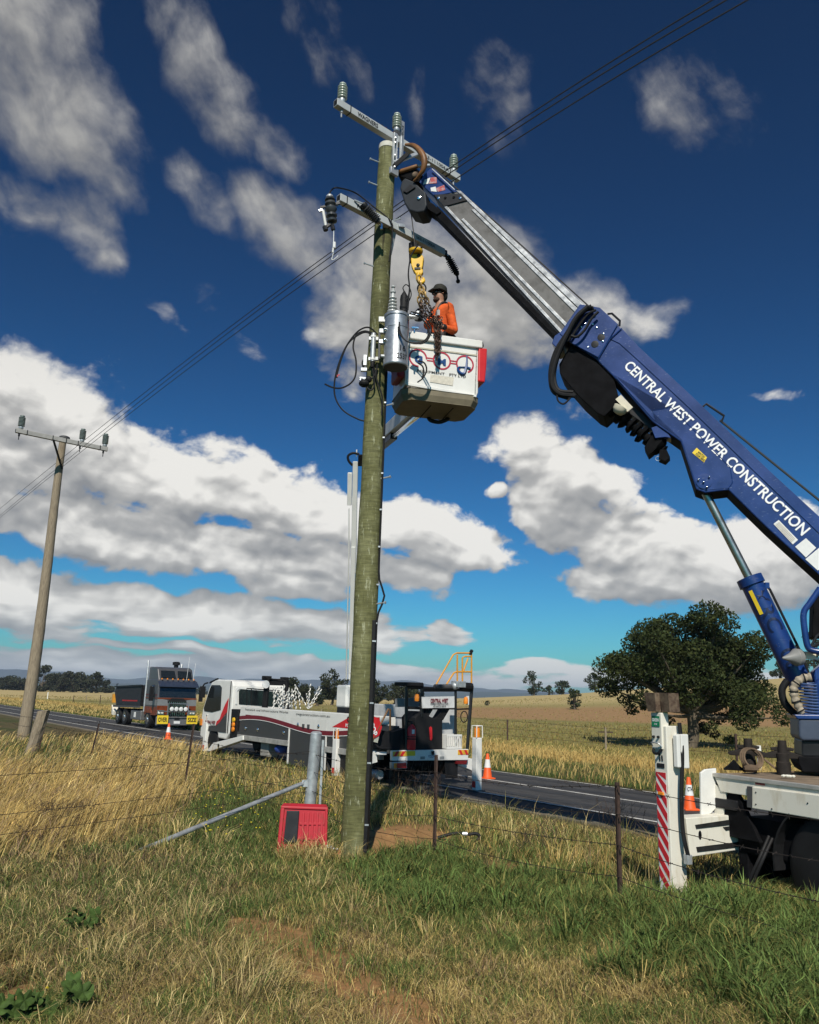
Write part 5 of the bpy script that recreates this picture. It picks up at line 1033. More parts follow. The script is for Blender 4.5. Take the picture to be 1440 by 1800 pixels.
    for nm, q in (('wear_strip', [(802, 335), (810, 336), (1036, 546), (1028, 552)]), ('wear_strip', [(829, 369), (834, 368), (1018, 545), (1012, 550)]), ('wear_strip', [(811, 386), (815, 384), (1000, 572), (996, 576)]), ('wear_strip', [(768, 350), (773, 349), (1000, 594), (995, 596)])):
        mb = MB(); mb.prism(t(q, i0), nf*.012, SILV); mb.build(nm, inn, .003)
    mb = MB(); mb.prism(t([(763, 343), (811, 341), (822, 353), (781, 364)], i0), nf*.02, DARK); cu = mb.build('tip_collar', inn, .004)
    for px, py in ((771, 348), (783, 348), (798, 347), (809, 348)): mb = MB(); mb.lathe(BP(px, py, i0+.02), nf, [(0, .022), (.008, .02), (.012, 0)], CHROME if px in (771, 809) else BELLY, 10); mb.build('bolt', cu)
    mb = MB(); mb.prism([BP(769, 362, i0-.02), BP(995, 600, i0-.02), BP(990, 606, i0-.02), BP(760, 372, i0-.02)], bk*(i1-.04), BELLY); mb.build('under_plate', inn, .004)
    # head plates and sheave guard
    mb = MB(); mb.prism(t([(737, 320), (746, 306), (758, 294), (764, 297), (803, 337), (763, 344), (753, 335)], i0+.01), bk*(i1+.02), BLUE); hd = mb.build('boom_head', root, .006)
    for q in ([(758, 312), (768, 311), (768, 322), (754, 323)], [(766, 331), (781, 325), (783, 334), (770, 337)]):
        m = MB(); m.prism(t(q, i0+.012), nf*.003, M('faded_red_sticker', (.40, .06, .06), .5, var=.3, scale=20, col2=(.45, .42, .42), mix=.42)); m.build('red_sticker', hd)
    for q in ([(747, 316), (757, 312), (753, 323), (744, 324)], [(757, 330), (766, 328), (768, 337), (758, 336)]): m = MB(); m.prism(t(q, i0+.012), nf*.003, REFL); m.build('white_sticker', hd)
    mb = MB(); mb.beam(BP(760, 297, .0), BP(800, 334, .0), .012, .02, GALV, nf); mb.build('edge_strip', hd)
    mb = MB(); mb.prism(t([(706, 318), (712, 312), (728, 319), (748, 338), (750, 360), (745, 371), (733, 373), (719, 369), (711, 357), (703, 330)], .02), bk*.34, SLATE); sg = mb.build('sheave_guard', root, .02)
    mb = MB(); mb.lathe(BP(737, 348, .02), nf, [(0, .035), (.02, .03), (.03, 0)], CHROME, 10); mb.build('pin_bolt', sg)
    mb = MB(); mb.prism(t([(722, 325), (731, 330), (716, 340), (709, 337)], .025), nf*.02, DARK); mb.build('guard_rib', sg, .004)
    mb = MB(); mb.prism(t([(748, 350), (762, 358), (775, 372), (768, 377), (757, 371), (748, 364)], -.04), bk*.26, BELLY); mb.build('sheave_cheek', root, .01)
    mb = MB(); mb.prism(t([(700, 300), (716, 296), (734, 297), (742, 306), (736, 320), (726, 318), (712, 312), (700, 309)], -.02), bk*.24, BELLY); mb.tube([BP(702, 302, 0), BP(734, 292, 0)], .035, BRONZE, 8); mb.tube([BP(734, 292, 0), BP(756, 291, -.1)], .03, GALV, 8); mb.ball(BP(730, 308, .02), .055, RUST, 8); mb.build('head_bracket', root, .008)
    # brown lifting strap arched over the crossarm
    arcp = spline([BP(713, 254, .06), BP(727, 256, .10), BP(739, 266, .13), BP(746, 281, .14), BP(744, 298, .12), BP(735, 311, .08), BP(728, 318, .04)], 6); n = len(arcp)
    mb = MB(); mb.tube(arcp, [.020+.030*math.sin(PI*min(1, i/(n-1)*1.15)) for i in range(n)], BRONZE, 10); o = mb.build('lifting_strap', None, loc=arcp[0]); tag(o, 'curved brown lifting strap hooked between boom head and upper crossarm', 'strap')
    # belly gear: drive box, auger and lamp under the blue section
    mb = MB(); mb.prism(t([(983, 640), (1004, 604), (1047, 632), (1079, 664), (1090, 706), (1062, 732), (1050, 726), (1023, 702), (993, 668), (984, 655)], -.03), bk*.50, BELLY); mb.build('winch_box', root, .012)
    mb = MB(); a, b = BP(1070, 715, -.18), BP(1170, 795, -.18); d = (b-a).normalized()
    prof = [(0, .06)]; L = (b-a).length
    for i in range(9): x = L*(.08+.1*i); prof += [(x, .055), (x+.01, .10+.02*(i % 3)), (x+.05, .10+.02*(i % 2)), (x+.06, .055)]
    prof += [(L*.97, .08), (L, .0)]; mb.lathe(a, d, prof, BELLY, 14); mb.build('auger_shaft', root)
    mb = MB(); mb.prism(t([(1133, 786), (1145, 766), (1160, 754), (1172, 762), (1160, 780), (1148, 794), (1140, 800)], -.05), bk*.22, BELLY); mb.prism(t([(1160, 790), (1172, 790), (1178, 803), (1170, 811), (1158, 806)], -.08), bk*.18, BELLY); mb.tube(arc(BP(1157, 806, -.1), .03, 0, 2*PI, 12, h, UZ), .004, GALV, 4); mb.build('auger_head', root, .006)
    mb = MB(); mb.prism(t([(1145, 752), (1165, 744), (1172, 758), (1180, 770), (1170, 768), (1152, 770)], -.02), bk*.2, BLUE); mb.build('auger_bracket', root, .005)
    mb = MB(); LMP = M('cream_lamp', (.62, .57, .44), .5); c = BP(1092, 716, -.02); dd = (BP(1088, 722, -.02)-c).normalized(); mb.lathe(c, dd, [(0, .095), (.05, .088), (.09, .06), (.105, 0)], LMP, 18); mb.build('work_lamp', root)
    mb = MB(); mb.beam(BP(1087, 698, .0), BP(1108, 720, .0), .09, .012, LMP, nf); mb.build('lamp_plate', root)
    mb = MB(); mb.prism(t([(1100, 705), (1150, 742), (1170, 758), (1158, 766), (1128, 742), (1100, 722)], -.10), bk*.22, DARK); mb.build('auger_tray', root, .006)
    # hoses over the collar
    for k, pts in enumerate(([(1044, 541), (1026, 548), (1008, 574), (990, 606), (978, 636), (974, 664), (982, 686), (1008, 690)], [(1040, 538), (1018, 552), (998, 584), (980, 612), (970, 640), (968, 668), (975, 690), (1000, 700)], [(1034, 538), (1012, 560), (996, 590), (983, 618), (973, 648), (971, 676), (984, 692), (1012, 696)], [(1048, 545), (1034, 552), (1018, 572), (1005, 592), (996, 601)], [(1052, 548), (1040, 560), (1028, 580), (1014, 592), (1004, 590)], [(979, 690), (981, 704), (991, 710), (1002, 700), (1010, 690)])):
        mb = MB(); mb.tube(spline(t(pts, .09+.03*(k % 3)), 5), .030 if k < 3 else .018 if k < 5 else .012, BLACK, 8); mb.build('hydraulic_hose', root)
    for k, q in enumerate(([(1228, 721), (1242, 710), (1273, 731), (1268, 742)], [(1068, 552), (1076, 551), (1090, 564), (1089, 573)])):
        mb = MB(); mb.tube(t(q, -.12), .016, DARK, 8); mb.build('grab_handle', root)
    mb = MB(); mb.tube(t([(1034, 537), (960, 470), (880, 398), (803, 331), (760, 293)], -.14)[::1], .010, WIRE, 6); mb.build('winch_rope', root)
    mb = MB(); mb.tube(t([(1266, 739), (1440, 879), (1560, 976)], -.14), .014, WIRE, 6); mb.build('winch_rope', root)
    mb = MB(); mb.tube([BP(722.5, 371, -.12), Pl((0, 10.98, 0), (0, -1, 0))(731, 441)], .008, WIRE, 6); mb.build('hoist_rope', root)
    # --- lift cylinder
    cp = Pl(BP(1240, 860, -.15), nf); a, b, c = cp(1238, 862), cp(1318, 1018), cp(1412, 1212)
    mb = MB(); mb.tube([a, b], .050, M('oily_rod_steel', (.36, .37, .33), .28, .9, var=.15, scale=6), 20); mb.build('cylinder_rod', root)
    d = (c-b).normalized(); L = (c-b).length
    mb = MB(); mb.lathe(b-d*.02, d, [(0, .06), (0, .150), (.10, .152), (.105, .128), (L*.9, .128), (L, .128), (L, 0)], BLUE, 26); cy = mb.build('cylinder_barrel', root)
    X = d*1.02; Yv = -(d.cross(nf)); Yv = Yv if Yv.x > 0 else -Yv
    me_ = text('MRC 10t', (0, 0, 0), (1, 0, 0), (0, 1, 0), BLUE, False, bold=.012); DB = M('dark_blue_relief', (.006, .014, .05), .4, var=.1); mb = MB(); mb.add([b+d*(.16+.95*u[0])+(nf*math.cos(.62*(u[1]-.42))+Yv*math.sin(.62*(u[1]-.42)))*.1315*1.0 for u in [(v[0], v[1]*2.2-.5) for v in me_.v]], me_.f, DB); mb.build('lettering', cy)
    mb = MB(); mb.prism([b+d*.14-Yv*.085+nf*.103, b+d*.14-Yv*.045+nf*.123, b+d*.44-Yv*.045+nf*.123, b+d*.44-Yv*.085+nf*.103], nf*.004, YELS); mb.build('warning_sticker', cy)
    q = Yv*.145+bk*.02; mb = MB(); mb.tube([b+d*.12+q, b+d*.2+q*1.1, c-d*.35+q*1.1, c-d*.1+q*.9], .016, BLACK, 8); mb.box(b+d*.14+q, .05, .05, .07, BLUE); mb.build('oil_line', cy)
    # --- pedestal, hoses and guard at its foot
    pc = K(.35, 1.25, 0); zd = 1.30
    def PPl(px, py, off=0): return Pl(pc+nf*off, nf)(px, py)
    GB = M('slate_blue_paint', (.05, .065, .10), .45, var=.12)
    mb = MB(); mb.prism([PPl(1404, 1263, .38), PPl(1520, 1266, .38), PPl(1520, 1302, .38), PPl(1410, 1302, .38), PPl(1405, 1296, .38)], bk*.8, GB); mb.build('slew_ring', root, .02)
    mb = MB(); mb.prism([PPl(1410, 1301, .33), PPl(1520, 1301, .33), PPl(1520, 1332, .33), PPl(1410, 1330, .33)], bk*.7, DARK); mb.prism([PPl(1404, 1330, .36), PPl(1530, 1330, .36), PPl(1530, 1362, .36), PPl(1412, 1358, .36), PPl(1404, 1342, .36)], bk*.76, BELLY); mb.build('pedestal_base', root, .015)
    mb = MB(); mb.prism([PPl(1396, 1256, .40), PPl(1530, 1258, .40), PPl(1530, 1266, .40), PPl(1402, 1264, .40)], bk*.85, BLUE); mb.build('turntable', root, .01)
    mb = MB(); mb.prism([PPl(1430, 1180, .1), PPl(1530, 1100, .1), PPl(1560, 1262, .1), PPl(1440, 1260, .1)], bk*.35, BLUE); mb.prism([PPl(1500, 990, .05), PPl(1590, 1010, .05), PPl(1590, 1262, .05), PPl(1510, 1262, .05)], bk*.45, BLUE); mb.build('column', root, .02)
    mb = MB(); mb.prism([PPl(1430, 1046, .05), PPl(1470, 1022, .05), PPl(1520, 1060, .05), PPl(1500, 1120, .05), PPl(1428, 1120, .05)], bk*.3, BELLY); mb.build('valve_block', root, .01)
    for pts, r in (([(1442, 1034), (1424, 1060), (1413, 1078), (1415, 1110), (1420, 1136), (1428, 1143), (1446, 1146)], .034), ([(1446, 1196), (1438, 1202), (1434, 1222), (1436, 1260)], .036)):
        mb = MB(); mb.tube(spline([PPl(x, y, .30) for x, y in pts], 5), r, BLUE, 10); mb.build('guard_tube', root)
    mb = MB(); mb.tube([PPl(1424, 1140, .28), PPl(1436, 1118, .28), PPl(1444, 1112, .28)], .014, DARK, 6); mb.tube([PPl(1424, 1140, .28), PPl(1444, 1130, .28)], .02, DARK, 6); mb.build('guard_brace', root)
    HW = M('beige_hose_wrap', (.32, .27, .20), .7, var=.3, scale=20)
    q = spline([PPl(1384, 1196, .16), PPl(1375, 1212, .16), PPl(1378, 1232, .16), PPl(1390, 1248, .16), PPl(1402, 1258, .16)], 6); mb = MB(); mb.tube(q, .040, BLACK, 9); mb.build('hydraulic_hose', root)
    q = spline([PPl(1426, 1190, .30), PPl(1408, 1194, .30), PPl(1397, 1206, .30), PPl(1396, 1222, .30), PPl(1403, 1240, .30), PPl(1412, 1254, .30)], 7); mb = MB(); mb.tube(q, [.040+(.010 if i % 4 < 2 else 0) for i in range(len(q))], HW, 9); mb.build('wrapped_hose', root)
    for i in range(4, len(q)-2, 7): m = MB(); m.tube([q[i], q[i+1]], .053, BLACK, 9); m.build('hose_band', root)
    mb = MB(); co_ = []
    for i in range(120): co_.append(PPl(1424, 1226, .26)+Vector((.10*math.cos(i*.7), .10*math.sin(i*.7), .16-.0036*i)))
    mb.tube(co_, .010, M('coil_blue', (.06, .10, .22), .4), 5); mb.tube([PPl(1424, 1206, .26), PPl(1424, 1222, .26)], .06, RUST, 10); mb.build('hose_coil', root)
    mb = MB(); a = PPl(1404, 1158, .20); mb.lathe(a+Vector((.05, 0, .02)), Vector((-1, -.2, -.08)), [(0, .05), (.03, .09), (.09, .10), (.16, .05), (.26, .01)], M('grey_lamp_shell', (.22, .22, .21), .5), 14); mb.beam(a+Vector((.05, 0, .02)), PPl(1440, 1158, .2), .02, .03, GALV); mb.box(PPl(1424, 1152, .2), .12, .05, .08, LMP); mb.build('side_lamp', root, .004)
    # --- deck and tail
    SP = Pl(R0, -CV); S = lambda pts, off=0.0: [SP(x, y, off) for x, y in pts]
    WD = M('weathered_deck', (.20, .15, .10), .9, var=.35, scale=6)
    mb = MB(); mb.prism([K(0, 0, zd-.02), K(5.2, 0, zd-.02), K(5.2, 2.45, zd-.02), K(0, 2.45, zd-.02)], UZ*-.05, WD); mb.build('deck', root, .006)
    mb = MB(); mb.prism([K(.02, -.012, zd-.055), K(5.2, -.012, zd-.055), K(5.2, -.012, zd-.20), K(.10, -.012, zd-.20)], CV*.05, DWHITE); mb.prism([K(0, -.03, zd-.015), K(5.2, -.03, zd-.015), K(5.2, -.03, zd-.055), K(0, -.03, zd-.055)], CV*.06, ALU); ed = mb.build('deck_edge', root, .005)
    mb = MB(); mb.prism(S([(1328, 1371), (1345, 1373), (1345, 1381), (1328, 1379)], .016), -CV*.003, M('faded_red_reflector', (.22, .03, .03), .4)); mb.build('red_reflector', ed)
    mb = MB(); mb.prism(S([(1322, 1383), (1600, 1418), (1600, 1468), (1322, 1421)], .035), CV*.06, DWHITE); pn = mb.build('side_panel', root, .008)
    mb = MB(); mb.prism(S([(1313, 1382), (1322, 1383), (1322, 1421), (1313, 1419)], .03), CV*.06, GREYD); mb.build('panel_post', root, .004)
    for px, py in ((1357, 1422), (1329, 1393), (1420, 1412), (1329, 1414)): mb = MB(); mb.ball(SP(px, py, .036), .008, BLACK, 6); mb.build('panel_bolt', pn)
    # tail end plates
    mb = MB(); mb.prism([K(-.05, .02, .66), K(.55, .02, .66), K(.20, .02, zd-.03), K(-.02, .02, zd-.03)], CV*.05, BELLY); mb.build('tail_gusset', root, .004)
    TP = Pl(K(-.02, 0, 0), CA); mb = MB(); mb.prism([TP(x, y) for x, y in ((1229, 1358), (1237, 1352), (1256, 1350), (1257, 1372), (1268, 1404), (1256, 1420), (1246, 1430), (1230, 1434))], -CA*.03, WHITE); mb.build('tail_plate', root, .008)
    mb = MB(); mb.prism([K(-.02, 0, .72), K(.06, 0, .72), K(.16, 0, zd-.2), K(-.02, 0, zd-.12)], CV*.12, DWHITE); mb.build('tail_rib', root, .004)
    # outrigger leg and beam
    F = G(1184, 1560, .19); F.z = float(zg(F.x, F.y))-.03; px_ = Pl(F, -CV)                   # outer (striped) face plane
    J = lambda u, w, z: F+CV*w-CA*u+Vector((0, 0, z))                                          # u forward, w inward
    top = px_(1160, 1275).z; H = top-F.z; lw, ld = .19, .20
    mb = MB(); mb.prism([J(-lw/2, -ld/2, 0), J(lw/2, -ld/2, 0), J(lw/2, ld/2, 0), J(-lw/2, ld/2, 0)], UZ*H, DWHITE); leg = mb.build('outrigger_leg', root, .010, label='white outrigger leg with red chevron stripes and a green sign')
    def LF(u, z, o=.004): return J(u, -ld/2-o, z)
    mb = MB(); mb.prism([LF(-.072, .12), LF(.074, .12), LF(.074, H*.735), LF(-.072, H*.735)], -CV*.003, REFL); st = mb.build('reflective_strip', leg)
    RS = M('red_reflective', (.52, .02, .03), .35, var=.15, scale=12)
    zz = .14; k = 0
    z0s, z1s = .12, H*.735
    while k < 9:
        lo_ = z0s+(z1s-z0s)*(k/8.5)
        pts = [(-.072, lo_+.17), (.074, lo_), (.074, lo_+.085), (-.072, lo_+.255)]
        cl = [(u, min(max(z, z0s), z1s)) for u, z in pts]
        if max(z for _, z in cl)-min(z for _, z in cl) > .05: mb = MB(); mb.prism([LF(u, z, .0075) for u, z in cl], -CV*.002, RS); mb.build('red_stripe', st)
        k += 1
    mb = MB(); mb.box(LF(-.0, H*.615, .015), .075, .02, .035, AMBER, -CA, CV, UZ); mb.build('side_marker', leg, .004)
    mb = MB(); mb.prism([LF(-.055, H*.76), LF(.055, H*.76), LF(.055, H*.785), LF(-.055, H*.785)], -CV*.003, TXTK); mb.build('warning_label', leg)
    for u, z, hh in ((-.016, .80, .04), (.02, .80, .055), (-.02, .825, .03)): mb = MB(); mb.prism([LF(u, H*z), LF(u+.018, H*z), LF(u+.012, H*z+hh), LF(u-.006, H*z+hh)], -CV*.003, TXTK); mb.build('pictogram', leg)
    mb = MB(); mb.prism([J(-lw/2-.01, -ld/2-.02, H*.865), J(lw/2-.045, -ld/2-.02, H*.865), J(lw/2-.045, -ld/2-.02, H*1.075), J(-lw/2-.01, -ld/2-.02, H*1.075)], CV*.10, DWHITE); cap = mb.build('control_box', root, .008)
    def CF(u, z, o=.004): return J(u, -ld/2-.02-o, z)
    mb = MB(); mb.prism([CF(-.085, H*.995), CF(.03, H*.995), CF(.03, H*1.055), CF(-.085, H*1.055)], -CV*.003, GREEN); sgn = mb.build('green_sign', cap)
    text('GREEN', CF(-.078, H*1.023, .008), -CA*.10, UZ*.034, TXTW, sgn, bold=.03); text('ZONE', CF(-.05, H*1.004, .008), -CA*.045, UZ*.016, TXTW, sgn, bold=.02)
    for u in (-.06, .01): mb = MB(); mb.lathe(CF(u, H*.935), -CV, [(0, .014), (.02, .012), (.026, 0)], DARK, 8); mb.build('knob', cap)
    mb = MB(); mb.tube(spline([CF(-.09, H*.885, 0), CF(-.075, H*.90, .03), CF(.02, H*.90, .03), CF(.045, H*.88, 0)], 4), .008, GALV, 6); mb.build('pull_handle', cap)
    mb = MB(); mb.tube(spline([CF(-.085, H*.862, 0), CF(-.06, H*.845, .02), CF(.0, H*.84, .025), CF(.045, H*.868, 0)], 5), .014, BLACK, 7); mb.build('cable_loop', cap)
    mb = MB()
    for u0, u1, w0 in ((-.125, .025, -.16), (.03, .16, -.10)):
        mb.prism([J(u0+.02, w0, H*1.08), J(u1-.0, w0, H*1.08), J(u1, w0+.16, H*1.08), J(u0+.02, w0+.16, H*1.08)], UZ*.004, RUST); mb.prism([J(u0+.02, w0, H*1.08), J(u1, w0, H*1.08), J(u1+.02, w0-.03, H*1.19), J(u0, w0-.03, H*1.19)], CV*.14, RUST)
    mb.build('rusty_cap', root, .006, label='flared rusty steel cap on the outrigger leg')
    mb = MB(); mb.box(J(.13, .06, H*.86), .12, .10, .34, WHITE, -CA, CV, UZ); mb.box(J(.155, -.02, H*.86), .06, .05, .32, WHITE, -CA, CV, UZ); mb.build('white_case', root, .01)
    mb = MB(); mb.tube(spline([J(.14, .04, H*1.02), J(.175, .03, H*.85), J(.17, .0, H*.62), J(.165, .0, H*.45), J(.19, 0, H*.36), J(.20, .02, H*.30), J(.19, .05, H*.26)], 5), .022, BLACK, 8); mb.build('hydraulic_hose', root)
    mb = MB(); mb.box(J(.19, .03, H*.27), .06, .06, .09, GALV, -CA, CV, UZ); mb.build('hose_coupling', root, .004)
    BPn = Pl(J(.13, 0, 0), CA*-1.0 if CA.y < 0 else -CA); AR = lambda pts, o=0.0: [Pl(J(.10+o, 0, 0), -CA)(x, y) for x, y in pts]
    mb = MB(); mb.prism(AR([(1206, 1438), (1304, 1432), (1314, 1448), (1326, 1490), (1214, 1507)]), CA*.20, DWHITE); ob = mb.build('outrigger_beam', root, .008)
    MK = M('greasy_black', (.02, .02, .02), .5, var=.4, scale=10)
    for nm, q in (('grease_strip', [(1222, 1450), (1302, 1438), (1310, 1444), (1310, 1447), (1224, 1457)]), ('grease_strip', [(1224, 1489), (1322, 1477), (1324, 1486), (1226, 1498)]), ('grease_strip', [(1271, 1454), (1308, 1449), (1310, 1455), (1276, 1460)])): mb = MB(); mb.prism(AR(q, .004), -CA*.004, MK); mb.build(nm, ob)
    e = AR([(1231, 1468)], .004)[0]; mb = MB(); mb.add([e]+[e+CV*.022*math.cos(2*PI*i/16)+UZ*.045*math.sin(2*PI*i/16) for i in range(16)], [(0, 1+i, 1+(i+1) % 16) for i in range(16)], BELLY); mb.build('slot_hole', ob)
    mb = MB(); mb.box(K(.42, .45, .62), .42, .6, .26, BELLY, -CA, CV, UZ); mb.box(K(.12, .10, .98), .36, .22, .10, DARK, -CA, CV, UZ); mb.build('beam_sleeve', root, .01)
    # chassis and wheels
    mb = MB(); mb.box(K(2.6, 1.22, .86), 5.2, .9, .38, BELLY, -CA, CV, UZ); mb.box(K(.9, 1.2, .70), 1.2, 2.2, .36, BELLY, -CA, CV, UZ); mb.box(K(2.6, 2.0, .8), 5.0, .7, .65, BELLY, -CA, CV, UZ); mb.box(K(.25, .9, .5), .12, 1.6, .5, BELLY, -CA, CV, UZ); mb.build('chassis', root, .01)
    mb = MB(); mb.tube(spline([SP(1352, 1470, -.1), SP(1335, 1510, .05), SP(1318, 1550, .1), SP(1318, 1590, .1)], 6), .016, BLACK, 7); mb.build('dangling_hose', root)
    mb = MB(); mb.tube(spline([SP(1358, 1474, -.1), SP(1341, 1512, .05), SP(1324, 1556, .1), SP(1330, 1600, .1)], 6), .016, BLACK, 7); mb.build('dangling_hose', root)
    for s, w in ((1.35, .04), (1.35, 2.1), (2.6, .04), (2.6, 2.1)):
        c = K(s, w, .51); mb = MB(); mb.lathe(c, CV, [(0, .30), (0, .44), (.03, .495), (.08, .51), (.24, .51), (.29, .49), (.31, .44), (.31, .3)], BLACK, 40)
        for i in range(40):
            a = 2*PI*i/40; d = -CA*math.cos(a)+UZ*math.sin(a); tn = CA*math.sin(a)+UZ*math.cos(a); mb.box(c+d*.512+CV*.16, .20, .045, .018, BLACK, CV, tn, d)
        wh = mb.build('wheel', root); mb = MB(); mb.lathe(c-CV*-.02, CV, [(0, .29), (.01, .30), (.02, .27), (.06, .24), (.08, .12), (.02, .11), (.0, .08), (.0, 0)], GREYD, 24); mb.build('rim', wh)
    mb = MB(); c = K(1.35, .04, .51); pts = [c+(-CA*math.cos(a)+UZ*math.sin(a))*.60 for a in np.linspace(.15, PI+.12, 16)]
    mb.add([p-CV*.06 for p in pts]+[p+CV*.34 for p in pts]+[p-CV*.06+(p-c).normalized()*.02 for p in pts]+[p+CV*.34+(p-c).normalized()*.02 for p in pts], [(i, i+1, 17+i, 16+i) for i in range(15)]+[(32+i, 48+i, 49+i, 33+i) for i in range(15)]+[(i, 32+i, 33+i, i+1) for i in range(15)], BLACK); mb.build('mudguard', root)
    mb = MB(); mb.tube([SP(1421, 1462, -.06), SP(1428, 1470, -.2)], .035, GREYD, 12); mb.build('exhaust_stub', root)
    # deck clutter
    DK = M('rust_black_iron', (.022, .017, .014), .8, .2, var=.4, scale=14)
    for s, w, kk, lb, ct in ((-.02, .62, 1.0, 'dark rusty bollard with a rope coil on the crane deck, nearest its tail', 'bollard'), (.36, .78, 1.0, 'black cross-shaped bollard on the crane deck left of the slewing column', 'bollard')):
        p = K(s, w, zd-.02); p = Pl(p, nf)(1318 if 'rope' in lb else 1378, 1352); p.z = zd-.02; rt = thing('deck_bollard', p, lb, ct, 'iron bollards on the crane deck'); mb = MB(); mb.lathe(p, UZ, [(0, .075), (.13, .075), (.14, .065), (.22, .065), (.23, .05), (.36, .045), (.36, 0)], DK, 12); mb.build('post', rt)
        mb = MB(); mb.prism([p+h*-.20+UZ*.17, p+h*.20+UZ*.17, p+h*.22+UZ*.20, p+h*.06+UZ*.25, p+h*-.06+UZ*.25, p+h*-.22+UZ*.20], bk*.10, DK); mb.prism([p+h*-.11+UZ*.25, p+h*.11+UZ*.25, p+h*.12+UZ*.28, p+h*.05+UZ*.29, p-h*.05+UZ*.29, p-h*.12+UZ*.28], bk*.07, DK); mb.build('cross_arm', rt, .008)
    p = Pl(K(0, .55, zd), nf)(1318, 1352); p.z = zd; mb = MB(); RP_ = M('old_rope', (.14, .095, .06), .9, var=.3)
    for j in range(3): mb.tube([p+nf*.12+Vector((.10*math.cos(a)+.012*j, .04*math.sin(a)-.02*j, .14+.10*math.sin(a))) for a in np.linspace(0, 2*PI, 20)], .013, RP_, 6)
    mb.tube(spline([p+nf*.12+Vector((.06, 0, .22)), p+nf*.14+Vector((.2, 0, .10)), p+nf*.16+Vector((.34, 0, .02)), p+nf*.1+Vector((.7, 0, .0))], 6), .012, RP_, 6); mb.ball(p+nf*.25+Vector((0, 0, .04)), .085, RP_, 9, (1, .7, .5)); o = mb.build('rope_coil', None, loc=p); tag(o, 'old brown rope looped over the bollard nearest the crane tail', 'rope')
    q = Pl(K(0, .4, zd), nf)(1292, 1346); q.z = zd; mb = MB(); mb.prism([q+h*-.12, q+h*.12, q+h*.06+UZ*.05, q+h*.0+UZ*.11, q+h*-.06+UZ*.04], bk*.16, BELLY); o = mb.build('steel_wedge', None, .006, loc=q); tag(o, 'small black steel wedge on the crane deck at its tail corner', 'wedge')
    q = K(.55, .18, zd); q = Pl(q, nf)(1383, 1364); q.z = zd; mb = MB(); rr = random.Random(6)
    for i in range(7): mb.ball(q+h*rr.uniform(-.06, .06)+UZ*.012+nf*rr.uniform(0, .05), .018, M('bread_scrap', (.62, .60, .52), .8), 6, (1.3, 1, .8))
    o = mb.build('crumpled_paper', None, loc=q); tag(o, 'crumpled white scraps on the edge of the crane deck', 'scraps')
build_crane()
# ------------------------------------------------------------------ hook block and chains below the boom tip
def chain(pts, link, wire, mat, name, parent):
    P = spline(pts, 12); d = [0]
    for a, b in zip(P[:-1], P[1:]): d.append(d[-1]+(b-a).length)
    mb = MB(); s = 0; i = 0; k = 0
    while s < d[-1]:
        while i < len(d)-2 and d[i+1] < s: i += 1
        t = (s-d[i])/max(d[i+1]-d[i], 1e-6); c = P[i].lerp(P[i+1], t); ax = (P[i+1]-P[i]).normalized(); sd = ax.orthogonal().normalized(); sd2 = ax.cross(sd)
        a = .4+(PI/2 if k % 2 else 0)+.25*math.sin(k*1.7); X = sd*math.cos(a)+sd2*math.sin(a); hl, hw = link*.5, link*.32
        ring = [c+ax*(hl-hw)*(1 if math.cos(t_) > 0 else -1)+ax*hw*math.cos(t_)+X*hw*math.sin(t_) for t_ in np.linspace(0, 2*PI, 13)]
        mb.tube(ring, wire, mat, 5, False); s += link*.74; k += 1
    return mb.build(name, parent)
